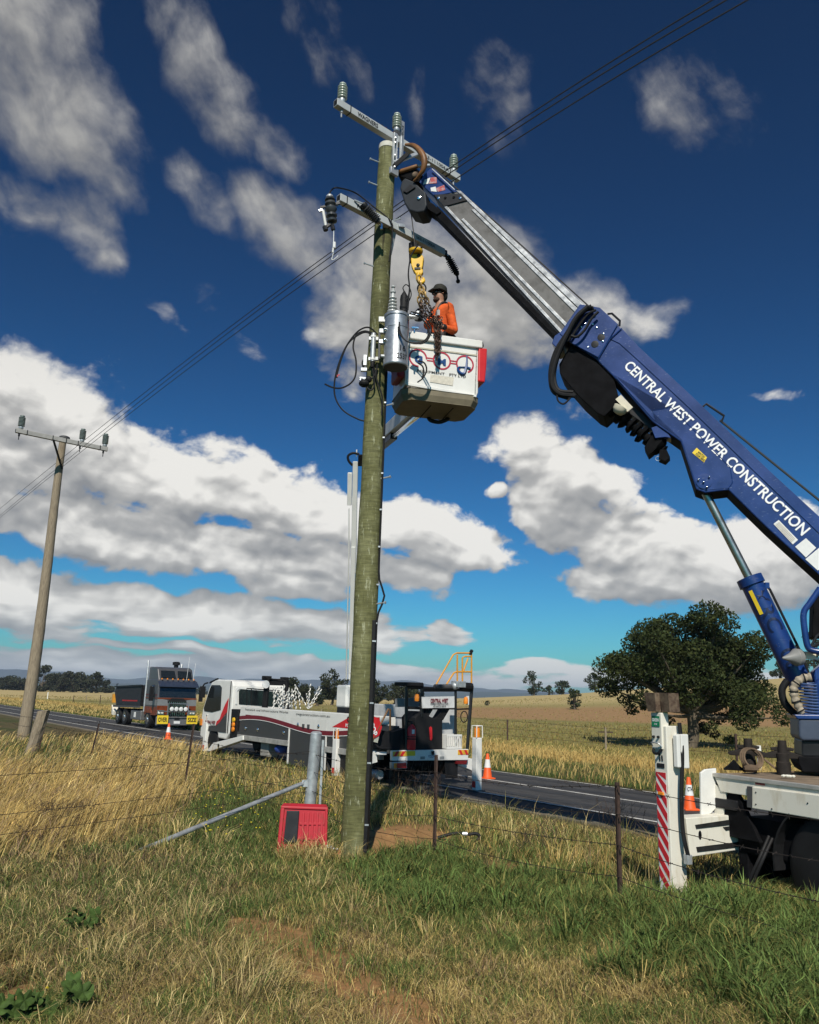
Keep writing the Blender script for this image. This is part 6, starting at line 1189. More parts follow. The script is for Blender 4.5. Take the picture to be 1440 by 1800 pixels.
def build_hook():
    D = 11.45
    def Q(x, y, d=0):                                            # upright plane under the boom tip; below the hook the chain is pulled in to the worker
        return Pl((0, 10.98+.12*min(1, max(0, (y-485)/75))+d, 0), (0, -1, 0))(x, y)
    c = Q(735, 462); root = thing('hook_block', Q(732, 441), 'yellow crane hook block hanging from the boom tip above the bucket', 'hook block')
    mb = MB(); mb.lathe(Q(731, 442), UZ, [(-.02, .06), (-.02, .10), (0, .108), (.015, .108), (.03, .07), (.04, .02), (.04, 0)], YEL, 20); mb.build('top_plate', root)
    X = Vector((1, -.1, 0)).normalized(); Yd = Vector((.1, 1, 0)).normalized(); Pq = Pl(Q(735, 460), -Yd)
    mb = MB(); mb.prism([Pq(x, y) for x, y in ((722, 446), (741, 446), (745, 452), (743, 468), (740, 476), (727, 476), (723, 466))], Yd*.10, YEL); mb.build('cheek', root, .012)
    for x, y in ((736, 449), (735, 466)): mb = MB(); mb.lathe(Pq(x, y), -Yd, [(0, .028), (.012, .024), (.02, 0)], DARK, 10); mb.build('cheek_pin', root)
    mb = MB(); mb.box(Pq(734, 472), .09, .02, .035, DARK, X, Yd, UZ); mb.build('latch', root, .004)
    mb = MB(); mb.prism([Pq(x, y) for x, y in ((728, 475), (743, 472), (744, 478), (738, 486), (733, 484), (729, 478))], Yd*.08, YEL); mb.build('hook_shank', root, .012)
    mb = MB(); mb.tube(spline([Pq(736, 480), Pq(735, 490), Pq(739, 497), Pq(745, 494), Pq(744, 488)], 5), [.03, .03, .032, .032, .033, .033, .034, .034, .034, .033, .032, .031, .03, .028, .026, .024, .022, .02, .018, .016, .014], YEL, 9); mb.build('hook', root)
    mb = MB(); mb.tube([Q(727, 440), Q(728, 432)], .006, WIRE, 5); mb.tube([Q(733, 440), Q(731.5, 426)], .006, WIRE, 5); mb.build('rope_tail', root)
    YC = M('yellow_chain', (.42, .27, .10), .45, .3, var=.35, scale=25); BC = M('brown_chain', (.07, .042, .03), .45, .55, var=.35, scale=30)
    ch = thing('lifting_chain', Q(740, 497), 'heavy gold-brown lifting chain hanging from the yellow hook down to the worker', 'chain')
    chain([Q(738, 490, -.03), Q(740, 502, -.04), Q(743, 512, -.05), Q(745, 520, -.05)], .115, .013, YC, 'chain_fall', ch)
    mb = MB(); mb.tube([Q(741.5, 505)+Vector((.06*math.sin(a), -.03, .075*math.cos(a)-.03)) for a in np.linspace(0, 2*PI, 20)], .012, BLACK, 7, False); mb.build('master_ring', ch)
    chain([Q(740, 510, -.05), Q(737, 520, -.05), Q(738, 532, -.04), Q(742, 543, -.03)], .10, .011, YC, 'chain_fall', ch)
    chain([Q(744, 512, -.05), Q(749, 522, -.05), Q(752, 534, -.04)], .10, .011, YC, 'chain_fall', ch)
    for k, p in enumerate(([(741, 530), (744, 545), (752, 555), (760, 560)], [(747, 525), (748, 540), (757, 552), (764, 558)], [(752, 530), (757, 542), (762, 552)], [(739, 534), (741, 548), (748, 556), (757, 561)])): chain([Q(x, y, -.06-.02*k) for x, y in p], .055, .0075, BC, 'chain_fall', ch)
    for k, p in enumerate(([(764, 562), (766, 580), (768, 605), (768, 634)], [(768, 563), (771, 584), (773, 604), (771, 626)], [(772, 562), (775, 575), (772, 596), (770, 618)], [(762, 560), (765, 585), (766, 600), (767, 622)], [(776, 560), (774, 572), (770, 588), (770, 610)])): chain([Q(x, y, -.02-.03*(k % 3)) for x, y in p], .055, .0075, BC, 'chain_tail', ch)
    mb = MB(); bg = Q(736, 556, .05); mb.lathe(bg+UZ*.12, -UZ, [(0, .02), (.04, .05), (.12, .07), (.18, .06), (.2, 0)], DARK, 12); o = mb.build('tool_pouch', ch)
build_hook()
# ------------------------------------------------------------------ white bucket truck
def build_bucket_truck():
    O = Vector((-.24, 20.4, 0)); e, v = RE, RN
    E = lambda u, w, z: O+e*u+v*w+UZ*z
    SL = Pl(O, -v); RL = Pl(O, -e)
    S = lambda pts, o=0.0: [SL(x, y, o) for x, y in pts]
    Rr = lambda pts, o=0.0: [RL(x, y, o) for x, y in pts]
    root = thing('bucket_truck', E(6, 1.1, -.15), 'white bucket truck parked on the road verge, its raised boom behind the green pole', 'bucket truck')
    TW = 2.25
    # chassis and wheels
    mb = MB(); mb.box(E(5.8, TW/2, .48), 11.4, .9, .30, BELLY, e, v, UZ); mb.build('chassis', root)
    for u, w, r in ((2.3, .06, .46), (2.3, TW-.62, .46), (11.35, .12, .44), (11.35, TW-.42, .44)):
        c = E(u, w, r-.16); mb = MB(); wd = .52 if u < 5 else .28
        mb.lathe(c, v, [(0, r*.6), (0, r*.88), (.03, r*.97), (.06, r), (wd-.05, r), (wd-.02, r*.96), (wd, r*.88), (wd, r*.6)], BLACK, 28); wh = mb.build('wheel', root)
        mb = MB(); mb.lathe(c, v, [(.02, r*.60), (.04, r*.56), (.10, r*.45), (.12, r*.22), (.05, r*.2), (.05, 0)], GREYD, 18); mb.build('rim', wh)
    # cab
    prof = [(9.86, .62), (9.84, 2.18), (9.92, 2.32), (10.1, 2.38), (11.35, 2.40), (11.75, 2.30), (11.95, 2.10), (12.40, 1.32), (12.46, .95), (12.46, .40), (12.0, .30), (11.85, .55), (11.6, .78), (11.15, .80), (10.85, .55), (10.80, .42), (10.2, .42)]
    mb = MB(); mb.prism([E(u, .10, z) for u, z in prof], v*2.0, WHITE); cab = mb.build('cab', root, .05, seg=3)
    mb = MB(); mb.prism([E(u, .085, z) for u, z in ((10.74, 1.36), (10.78, 2.12), (10.95, 2.20), (11.70, 2.20), (11.84, 2.06), (12.26, 1.38), (12.2, 1.28), (11.5, 1.26))], v*.01, GLASS); mb.build('side_window', cab)
    mb = MB(); mb.prism([E(11.80, .22, 2.18), E(12.37, .2, 1.36), E(12.37, 2.0, 1.36), E(11.80, 1.98, 2.18)], e*.02+UZ*.012, GLASS); mb.build('windscreen', cab)
    bp = Pl(E(9.84, 0, 0), -e); mb = MB(); mb.prism([bp(x, y, .012) for x, y in ((420, 1214), (424, 1212), (494, 1217), (496, 1222), (496, 1243), (420, 1238))], e*.01, GLASS); mb.build('rear_window', cab, .006)
    mb = MB(); mb.prism([bp(x, y, .02) for x, y in ((414, 1211), (418, 1207), (500, 1214), (500, 1217), (421, 1211), (417, 1215), (417, 1238), (414, 1238))], e*.02, REFL); mb.build('window_surround', cab)
    mb = MB(); mb.beam(E(10.02, .09, .62), E(10.0, .09, 2.34), .02, .03, BLACK, v); mb.build('cab_seam', cab)
    mb = MB(); mb.tube([E(11.95, .05, 2.28), E(12.1, -.02, 2.24), E(12.12, -.10, 2.1)], .03, BLACK, 6); mb.prism([E(12.05, -.18, 2.15), E(12.05, .02, 2.15), E(12.05, .02, 1.75), E(12.05, -.18, 1.75)], e*.09, BLACK); mb.build('mirror', cab, .02)
    mb = MB(); mb.beam(E(11.25, .12, 2.42), E(12.0, .14, 2.28), .05, .05, BLACK); mb.build('weather_strip', cab)
    cabS = Pl(E(0, .085, 0), -v)
    mb = MB(); mb.prism([cabS(x, y, .004) for x, y in ((381, 1268), (386, 1264), (389, 1255), (396, 1238), (402, 1227), (399, 1252), (394, 1258), (386, 1270), (379, 1276))], -v*.003, REDP); mb.build('red_swoosh', cab)
    mb = MB(); mb.prism([cabS(x, y, .003) for x, y in ((377, 1277), (386, 1269), (396, 1258), (399, 1250), (397, 1288), (366, 1284), (367, 1276))], -v*.003, M('charcoal_vinyl', (.05, .05, .052), .4)); mb.build('charcoal_panel', cab)
    m = text('CENTRAL WEST', cabS(359.5, 1271.5, .008), cabS(378, 1273, .008)-cabS(359.5, 1271.5, .008), UZ*.11, MAROON, cab, bold=.05)
    mb = MB(); mb.prism([cabS(x, y, .03) for x, y in ((413, 1268), (416, 1268), (416, 1276), (413, 1275))], v*.04, BLACK); mb.build('door_handle', cab, .005)
    mb = MB(); mb.prism([E(12.475, .14, .95), E(12.475, .52, .95), E(12.475, .52, .78), E(12.475, .14, .78)], -e*.03, REFL); mb.prism([E(12.3, .06, 1.0), E(12.46, .06, 1.0), E(12.46, .06, .78), E(12.3, .06, .78)], v*.03, AMBER); mb.build('headlight', cab)
    # black exhaust stack and locker between cab and tray
    mb = MB(); mb.box(E(9.35, .25, .95), .55, .5, .95, BLACK, e, v, UZ); mb.build('air_box', root, .02)
    for z in (.78, .93, 1.08): mb = MB(); mb.lathe(E(9.28, -.02, z), -v, [(0, .08), (.05, .075), (.06, .03), (.06, 0)], AMBER if z < 1 else YEL, 12); mb.build('hose_coupling', root)
    # tray and side lockers
    mb = MB(); mb.box(E(4.55, TW/2, .68), 9.0, TW-.04, .08, GREYD, e, v, UZ); mb.build('tray_floor', root)
    CHAR = M('charcoal_panel', (.045, .047, .05), .38, var=.1)
    lock = [(0.55, 3.15, .60), (3.35, 5.35, -.02), (5.42, 8.9, .62)]
    mb = MB(); mb.prism([E(.6, 0, 1.30), E(8.9, 0, 1.22), E(8.9, 0, 1.53), E(.6, 0, 1.50)], v*.30, WHITE); sd = mb.build('side_rail', root, .015)
    for i, (a, b, z) in enumerate(lock):
        mb = MB(); mb.prism([E(a, .01, z), E(b, .01, z), E(b, .01, 1.27), E(a, .01, 1.27)], v*.55, CHAR); lk = mb.build('locker', root, .012)
        if i != 1:
            mb = MB(); mb.prism([E(a-.05, -.03, z-.13), E(b+.05, -.03, z-.13), E(b+.05, -.03, z+.02), E(a-.05, -.03, z+.02)], v*.12, ALU); mb.build('step_rail', root, .01)
        for u in ((a+.3, b-.5) if i != 2 else (a+.3, b-1.4, b-.5)):
            mb = MB(); mb.lathe(E(u, .0, .85 if i != 1 else 1.12), -v, [(0, .06), (.012, .055), (.02, .03), (.035, .025), (.035, 0)], CHROME, 12); mb.build('latch', lk)
    for u in (3.22, 5.38): mb = MB(); mb.prism([E(u-.03, -.006, .0 if u > 3.2 and u < 5.4 else .5), E(u+.035, -.006, .0), E(u+.035, -.006, 1.3), E(u-.03, -.006, 1.3)], v*.02, WHITE); mb.build('door_edge', root)
    # maroon wave over the lockers
    top = lambda u: 1.235+.10*math.sin((u-2.4)/7.0*2*PI*1.02+.55)-.02
    def ribbon(f0, f1, o, mat, nm, u0=.6, u1=8.9, n=30):
        P = [E(u0+(u1-u0)*i/n, -o, f0(u0+(u1-u0)*i/n)) for i in range(n+1)]+[E(u1-(u1-u0)*i/n, -o, f1(u1-(u1-u0)*i/n)) for i in range(n+1)]
        mb = MB(); mb.prism(P, v*.002, mat); return mb.build(nm, root)
    wv = lambda u: 1.10+.13*math.cos((u-7.6)/4.1*PI)
    mb = MB(); ribbon(lambda u: wv(u), lambda u: 1.31, .004, WHITE, 'white_vinyl'); ribbon(lambda u: wv(u)-.07, lambda u: wv(u)+.05, .008, MAROON, 'maroon_wave'); ribbon(lambda u: wv(u)-.09, lambda u: wv(u)-.07, .007, REFL, 'pinstripe')
    mb = MB(); mb.prism([E(.6, -.010, 1.14), E(2.9, -.010, 1.14), E(1.9, -.010, 1.47), E(.6, -.010, 1.47)], v*.003, REDP); rs = mb.build('red_name_panel', root)
    text('CENTRAL WEST', E(2.15, -.016, 1.305), e*-1.5, UZ*.14, TXTK, rs, bold=.04); text('POWER CONSTRUCTION', E(2.2, -.016, 1.175), e*-1.55, UZ*.085, TXTW, rs, bold=.03)
    text('cwgconstruction.com.au', E(5.0, -.008, 1.36), e*-1.95, UZ*.085, TXTK, sd, bold=.0); text('Network and Infrastructure Works', E(8.5, -.008, 1.41), e*-3.0, UZ*.065, TXTK, sd, bold=.0)
    mb = MB(); mb.prism([E(8.05, -.009, 1.16), E(8.45, -.009, 1.16), E(8.45, -.009, 1.28), E(8.05, -.009, 1.28)], v*.003, MAROON); mb.build('maroon_badge', sd)
    for u in (4.2, 4.5): mb = MB(); mb.box(E(u, -.02, 1.10), .10, .03, .10, GREYD, e, v, UZ); mb.build('catch', root)
    mb = MB(); mb.box(E(7.2, .3, .30), .55, .35, .45, M('concrete_grey', (.28, .27, .24), .8), e, v, UZ); mb.build('battery_box', root, .02)
    mb = MB(); mb.ball(E(6.2, .25, .35), .22, M('blue_tarp', (.02, .05, .22), .6, var=.3), 10, (1.2, .8, .7)); mb.build('blue_bundle', root)
    # far side lockers (seen over the tray)
    mb = MB(); mb.prism([E(1.0, TW-.06, 1.0), E(5.0, TW-.06, 1.0), E(5.0, TW-.06, 1.75), E(1.0, TW-.06, 1.75)], v*.5, M('pale_grey_locker', (.50, .51, .51), .45)); mb.build('far_locker', root, .02)
    mb = MB(); mb.prism([E(.9, TW-.08, 1.40), E(5.0, TW-.08, 1.40), E(5.0, TW-.08, 1.42), E(.9, TW-.08, 1.42)], v*.01, GREYD); mb.build('locker_seam', root)
    mb = MB(); mb.box(E(.9, .42, 1.22), .02, .5, .5, WHITE, e, v, UZ); mb.build('tray_gate', root)
    # work-lamp rack behind the cab
    KP = Pl(E(8.6, .5, 0), -e); mb = MB()
    for q in ([(465, 1250), (470, 1194), (503, 1196), (505, 1250)],): mb.tube([KP(x, y) for x, y in q], .11, BLACK, 8)
    mb.box(KP(469, 1192), .30, .16, .14, BLACK, v, e, UZ); mb.box(KP(500, 1194), .26, .16, .14, BLACK, v, e, UZ); mb.box(KP(486, 1199), .62, .1, .22, BLACK, v, e, UZ); rk = mb.build('lamp_rack', root, .02)
    mb = MB(); mb.lathe(KP(466, 1203, .12), -e, [(0, .10), (.05, .13), (.07, .13), (.072, 0)], REFL, 16); mb.build('work_lamp', rk)
    mb = MB(); mb.tube([KP(434, 1240), KP(434, 1210), KP(495, 1215), KP(497, 1250)], .022, BLACK, 6); mb.tube([KP(442, 1240), KP(442, 1211)], .018, BLACK, 6); mb.build('headboard_rail', root)
    # turret, booms
    mb = MB(); mb.box(E(3.5, .86, 1.95), .55, .55, .62, WHITE, e, v, UZ); tu = mb.build('turret_box', root, .05)
    mb = MB(); mb.box(E(3.5, .86, 1.35), .5, .5, .7, DARK, e, v, UZ); mb.build('turret_stand', root, .02)
    mb = MB(); mb.box(E(3.21, .86, 2.14), .02, .24, .12, TXTK, e, v, UZ); mb.build('turret_label', tu)
    mb = MB(); mb.tube([E(3.5, .9, 2.2), E(3.5, .9, 2.6)], .03, WHITE, 6); mb.ball(E(3.5, .9, 2.62), .06, WHITE, 8); mb.build('beacon', tu)
    kn = PD(623.5, 812, 22.4); fo = PD(616, 1195, 23.6); d = (kn-fo).normalized(); sx = d.cross(Vector((0, 1, 0))).normalized(); sx = sx if sx.x > 0 else -sx
    mb = MB(); mb.prism([fo.lerp(kn, .0)+sx*-.05+Vector((0, .1, 0)), fo+sx*.08+Vector((0, .1, 0)), fo+sx*.08-Vector((0, .1, 0)), fo+sx*-.05-Vector((0, .1, 0))], (kn-fo)*.62, WHITE); mb.build('lower_boom', root, .02)
    m0 = fo.lerp(kn, .50); mb = MB(); mb.prism([m0-sx*.045+Vector((0, .08, 0)), m0+sx*.095+Vector((0, .08, 0)), m0+sx*.095-Vector((0, .08, 0)), m0-sx*.045-Vector((0, .08, 0))], (kn-m0), WHITE); mb.build('lower_boom', root, .02)
    mb = MB(); q0 = fo.lerp(kn, .60)-sx*.11; mb.tube([fo-sx*.12, q0, kn-sx*.13-d*1.3], .022, WHITE, 6); mb.box(kn-sx*.12-d*.75, .12, .12, .9, WHITE, sx, sx.cross(d), d); mb.build('cable_carrier', root, .006)
    mb = MB(); mb.tube(spline([kn-sx*.05-d*.1, kn-sx*.16+d*.02, kn-sx*.18+d*.16, kn-sx*.05+d*.24, kn+sx*.12+d*.22], 5), .035, BLACK, 8); mb.build('hydraulic_hose', root)
    mb = MB(); mb.box(kn+sx*.20+d*.05, .20, .22, .30, BELLY, sx, sx.cross(d), d); mb.tube([kn+sx*.05+d*.15, kn+sx*.05+d*.34], .02, WHITE, 6); mb.build('knuckle', root, .02)
    GB_ = M('boom_grey_white', (.46, .47, .47), .45, var=.12)
    p0, p1 = PD(646, 792, 22.1), PD(742, 706, 13.1); mb = MB(); mb.beam(p0, p1, .20, .26, GB_); ub = mb.build('upper_boom', root, .015)
    mb = MB(); mb.beam(p0.lerp(p1, .30)-UZ*.22, p0.lerp(p1, .62)-UZ*.20, .14, .12, DARK); mb.tube([p0.lerp(p1, .62)-UZ*.2, p1-UZ*.18], .045, CHROME, 10); mb.build('level_cylinder', ub, .004)
    mb = MB(); mb.tube(spline([PD(752, 728, 12.6), PD(756, 738, 12.5), PD(772, 742, 12.4), PD(786, 737, 12.5), PD(790, 730, 12.6)], 5), .032, BLACK, 8); mb.build('bucket_hose', root)
    # ---- bucket (part of the truck)
    D0 = 12.0; c = PD(777, 650, D0); X = Vector((math.cos(math.radians(15)), math.sin(math.radians(15)), 0)); Yb = Vector((-X.y, X.x, 0)); FP_ = Pl(c, -Yb); T_ = lambda pts, o=0.0: [FP_(x, y, o) for x, y in pts]
    dp = .72
    body = T_([(714, 586), (842, 603), (841, 690), (838, 697), (712, 676)])
    # hollow tub: four walls and floor
    mb = MB(); th = .05; mb.prism(body, Yb*th, WHITE); bu = mb.build('bucket', root, .02)
    lft, rgt = Pl(body[0], X), None
    tl, tr, br, bl_ = body[0], body[1], body[3], body[4]
    mb = MB(); mb.prism([tl, bl_, bl_+Yb*dp, tl+Yb*dp], X*th, WHITE); mb.build('side_wall', bu, .015)
    mb = MB(); mb.prism([tr, br, br+Yb*dp, tr+Yb*dp], -X*th, WHITE); mb.build('side_wall', bu, .015)
    mb = MB(); mb.prism([tl+Yb*dp, tr+Yb*dp, br+Yb*dp, bl_+Yb*dp], Yb*-th, WHITE); mb.build('rear_wall', bu, .015)
    mb = MB(); lipo = .045
    for a, b in ((tl-X*lipo-Yb*lipo, tr+X*lipo-Yb*lipo), (tl-X*lipo+Yb*dp, tr+X*lipo+Yb*dp)): mb.prism([a+UZ*.03, b+UZ*.03, b-UZ*.09, a-UZ*.09], Yb*lipo*1.6, WHITE)
    for a in (tl-X*lipo, tr-X*.01): mb.prism([a+UZ*.03-Yb*lipo*.9, a+UZ*.03+Yb*dp, a-UZ*.09+Yb*dp, a-UZ*.09-Yb*lipo*.9], X*lipo*1.2, WHITE)
    mb.build('rim', bu, .015)
    mb = MB(); mb.prism(T_([(716, 607), (839, 623), (839, 626), (716, 610)], .012), Yb*.02, M('bucket_tan_strip', (.45, .42, .33), .5)); mb.build('moulding', bu, .004)  # narrow tan strip across the front, below the rim
    KH = M('khaki_fibreglass', (.17, .145, .095), .65, var=.15); b0 = [bl_-UZ*.02, br-UZ*.02]
    fl = [bl_-X*.03-Yb*.03, br+X*.05-Yb*.03, br+X*.05+Yb*(dp+.02), bl_-X*.03+Yb*(dp+.02)]; fl2 = [p+(cc-p)*.17-UZ*.17 for p, cc in zip(fl, [sum(fl, Vector())/4]*4)]
    zt = min(p.z for p in fl); fl = [Vector((p.x, p.y, tl.z-1.02+.10)) for p in fl]; fl2 = [Vector((p.x, p.y, fl[0].z-.18)) for p in fl2]
    low = T_([(712, 676), (838, 697)]); 
    n8 = []
    for i in range(4):
        p, a, b = fl[i], fl[i-1], fl[(i+1) % 4]; n8 += [p+(a-p).normalized()*.11, p+(b-p).normalized()*.11]
    zz = (low[0].z+low[1].z)/2; top8 = [Vector((p.x, p.y, zz-.02)) for p in n8]; mid8 = [Vector((p.x, p.y, zz-.10)) for p in n8]; cc = sum(top8, Vector())/8; bot8 = [Vector((cc.x+(p.x-cc.x)*.93, cc.y+(p.y-cc.y)*.93, zz-.19)) for p in n8]
    mb = MB(); mb.add(top8+mid8+bot8, [tuple(range(8))]+[(r*8+i, r*8+(i+1) % 8, r*8+8+(i+1) % 8, r*8+8+i) for r in range(2) for i in range(8)]+[tuple(16+i for i in reversed(range(8)))], KH); sk = mb.build('bucket_base', bu, .008)
    for f in (.36, .70): m = MB(); a = bot8[0].lerp(bot8[3], 0); m.box(cc+X*(f-.5)*1.0-UZ*.20, .012, dp*.8, .008, BELLY, X, Yb, UZ); m.build('base_seam', sk)
    mb = MB(); q = T_([(716, 672), (838, 694), (838, 698), (716, 677)], .03); mb.prism(q, Yb*.04, WHITE); mb.build('lower_lip', bu, .006)
    for nm, q in (('red_cushion', [(842, 611), (857, 612), (856, 640), (853, 672), (841, 670)]),): mb = MB(); mb.prism(T_(q, .03), Yb*.30, REDP); mb.build(nm, bu, .02)
    mb = MB(); mb.prism([tl-X*.11-UZ*.42, tl-UZ*.42, tl-UZ*.68, tl-X*.11-UZ*.68], Yb*.4, M('dark_red_pad', (.30, .02, .02), .5)); mb.prism([tl-X*.12-UZ*.30, tl-UZ*.25, tl-UZ*.44, tl-X*.12-UZ*.5], Yb*.4, GREYD); mb.build('side_cushion', bu, .03)
    mb = MB(); mb.prism(T_([(826, 596), (838, 596), (850, 600), (852, 609), (842, 611), (834, 606)], .02), Yb*.35, GREYD); mb.build('control_cover', bu, .02)
    # logo: three ringed letters joined by bars, with the firm's name
    def ring(cx, cy, r, a0, a1, nm='logo_ring', w=.024):
        p = FP_(cx, cy, .006); rr = r; m = MB(); n = 40; vs = []
        for i in range(n+1):
            a = a0+(a1-a0)*i/n; vs += [p+(X*math.cos(a)+UZ*math.sin(a))*(rr-w/2), p+(X*math.cos(a)+UZ*math.sin(a))*(rr+w/2)]
        m.add(vs, [(2*i, 2*i+1, 2*i+3, 2*i+2) for i in range(n)], TXTR); m.build(nm, bu)
    ring(735, 629, .128, .0, 1.53*PI); ring(777, 634, .128, 0, 2*PI); ring(817.5, 640, .128, -.38*PI, 1.30*PI)
    def bar(x0, y0, x1, y1): m = MB(); a, b = FP_(x0, y0, .006), FP_(x1, y1, .006); m.add([a-UZ*.009, b-UZ*.009, b+UZ*.009, a+UZ*.009], [(0, 1, 2, 3)], TXTR); m.build('logo_bar', bu)
    for dy in (-2.2, 2.2): bar(750.5, 631+dy, 762, 632.5+dy); bar(792, 636+dy, 803, 637.5+dy)
    def lt(s, x0, y0, x1, y1, hh, mat, nm='logo_letter', sh=0, bold=.05): a, b = FP_(x0, y0, .010), FP_(x1, y1, .010); text(s, a, b-a, UZ*hh, mat, bu, nm, bold=bold, shear=sh)
    lt('G', 729, 637, 743, 639, .118, TXTB, bold=.07); lt('M', 770, 641, 784, 643, .105, TXTB, bold=.06)
    m = MB(); jp = spline([FP_(x, y, .010) for x, y in ((820.5, 624), (821, 634), (819.5, 646), (816, 656), (811, 657), (806, 652), (806, 646), (813, 645), (822, 646), (827, 648))], 5); m.tube(jp, [.008+.017*abs(math.sin(PI*i/(len(jp)-1)*1.3)) for i in range(len(jp))], TXTB, 5); o = m.build('logo_letter', bu); 
    lt('EQUIPMENT', 733.5, 653.5, 782, 659.5, .040, TXTK, 'lettering', bold=.02); lt('PTY LTD', 790, 660.5, 819, 664, .040, TXTK, 'lettering', bold=.02)
    m = MB(); m.prism(T_([(757, 658), (798, 663.5), (796, 678), (756, 671.5)], .005), -Yb*.002, M('faint_notice', (.60, .56, .47), .5, var=.12, scale=30)); m.build('notice_sticker', bu)
    m = MB(); 
    # ---- tail
    mb = MB(); mb.prism(Rr([(690, 1319.5), (824, 1317), (823, 1336), (690, 1337.5)], .02), e*.10, WHITE); tb = mb.build('tail_bar', root, .008)
    def rst(q, mat, nm, o=.024, par=tb): m = MB(); m.prism(Rr(q, o), -e*.003, mat); return m.build(nm, par)
    YC_ = M('yellow_chevron', (.70, .38, .04), .4)
    rst([(690.5, 1321), (714, 1320.4), (714, 1329.5), (690.5, 1330)], YC_, 'chevron_plate'); rst([(714, 1320.4), (730, 1320), (730, 1328.5), (714, 1329)], YELS, 'yellow_plate'); rst([(805, 1318.3), (823.5, 1318), (823.2, 1326.5), (805, 1327)], YC_, 'chevron_plate')
    for x in (692, 703): rst([(x, 1329.6), (x+5, 1320.8), (x+10, 1320.7), (x+5, 1329.4)], REDP, 'red_stripe', .029)
    for x in (806.5, 816): rst([(x, 1318.5), (x+4, 1318.4), (x+7.5, 1326.6), (x+3.5, 1326.7)], REDP, 'red_stripe', .029)
    for x in (739, 773): rst([(x, 1330), (x+8, 1329.7), (x+8, 1334.5), (x, 1334.8)], M('grey_plate', (.25, .26, .26), .5), 'grey_plate')
    rst([(751, 1326), (769, 1325.6), (769, 1333), (751, 1333.4)], REFL, 'number_plate'); a = RL(752.5, 1332, .032); text('YDZ147', a, RL(767.5, 1331.6, .032)-a, UZ*.06, TXTB, tb, bold=.02)
    rst([(758, 1320.5), (764, 1320.3), (763, 1327), (759, 1327)], BLACK, 'plate_lamp', .05)
    mb = MB(); mb.prism(Rr([(690, 1340), (716, 1338.5), (716, 1351), (690, 1352)], .05), e*.12, GALV); lh = mb.build('tail_lamp_box', root, .008)
    TLR = M('red_lens', (.55, .02, .02), .2, spec=.6); m = MB(); m.prism(Rr([(697, 1341.5), (714, 1341), (714, 1350), (697, 1350.3)], .055), -e*.02, TLR); m.build('tail_lamp', lh, .004); m = MB(); m.prism(Rr([(692.5, 1341.6), (697, 1341.5), (697, 1350.3), (692.5, 1350.5)], .055), -e*.02, AMBER); m.build('indicator_lamp', lh, .004)
    mb = MB(); mb.prism(Rr([(803, 1337.5), (822, 1337), (820, 1344), (803, 1343)], .03), e*.1, M('dark_red_lens', (.14, .01, .012), .3)); mb.build('tail_lamp', root, .004)
    mb = MB(); mb.prism(Rr([(720, 1338), (804, 1337), (800, 1356), (790, 1360), (722, 1362)], -.55), e*.6, BELLY); mb.prism(Rr([(782, 1337), (805, 1337), (805, 1368), (784, 1368)], -.05), e*.03, BLACK); mb.prism(Rr([(662, 1330), (690, 1332), (690, 1352), (680, 1362), (662, 1358)], -.8), e*.6, BELLY); mb.build('under_tail', root, .01)
    mb = MB(); mb.prism(Rr([(710, 1345), (730, 1344), (731, 1385), (714, 1386)], -1.55), e*.3, BLACK); mb.prism(Rr([(676, 1352), (708, 1352), (706, 1385), (680, 1384)], -1.7), e*.3, BLACK); mb.build('mudflap', root, .01)
    mb = MB(); q = RL(668, 1362, -.6); mb.tube([q, q+e*.5], .11, GALV, 12); mb.build('air_tank', root)
    # rear frame
    FR = M('black_tube_frame', (.012, .012, .013), .4)
    def bars(pts, r, nm='frame_bar', o=-.15):
        m = MB(); m.tube([RL(x, y, o) for x, y in pts], r, FR, 6); return m.build(nm, root)
    for q, r in (([(714.5, 1318), (714.5, 1208)], .045), ([(830, 1208), (829, 1216), (821.5, 1318)], .045), ([(801, 1293), (801, 1213)], .035), ([(741, 1260), (742, 1210)], .05), ([(715, 1208), (830, 1214)], .04), ([(742, 1214), (802, 1214)], .03), ([(715, 1244), (742, 1245)], .035), ([(802, 1247), (826, 1246)], .02), ([(742, 1246), (800, 1246)], .02)): bars(q, r)
    mb = MB(); mb.prism(Rr([(713, 1199), (745, 1200), (746, 1207), (713, 1206)], -.05), e*.5, BLACK); mb.build('roof_pad', root, .02); mb = MB(); mb.tube([RL(764, 1207, -.1), RL(793, 1207, -.1)], .06, GREYD, 8); mb.build('roller', root)
    mb = MB(); mb.box(RL(806, 1203, -.1), .30, .25, .16, GALV, v, e, UZ); mb.ball(RL(800, 1206, -.1), .10, GALV, 8); mb.tube([RL(810, 1206, -.1), RL(829, 1207, -.1)], .10, BLACK, 8); mb.build('winch', root, .01)
    mb = MB(); mb.prism(Rr([(742, 1225), (799, 1224), (799, 1244), (743, 1245)], -.02), e*.03, M('grey_white_sign', (.60, .60, .59), .4)); sg = mb.build('rear_sign', root)
    a = RL(757, 1235.5, .0); text('CENTRAL WEST', a, RL(788, 1235, .0)-a, UZ*.10, MAROON, sg, bold=.04); a = RL(757, 1239, .0); text('POWER CONSTRUCTION', a, RL(788, 1238.6, .0)-a, UZ*.038, TXTK, sg, bold=.03); a = RL(762, 1243, .0); text('02 6372 5810', a, RL(784, 1242.6, .0)-a, UZ*.04, TXTK, sg, bold=.02)
    mb = MB(); mb.prism(Rr([(696, 1228), (741, 1226), (741, 1242), (696, 1243)], -.6), e*.03, M('back_locker_grey', (.22, .23, .24), .5)); mb.build('locker_back', root)
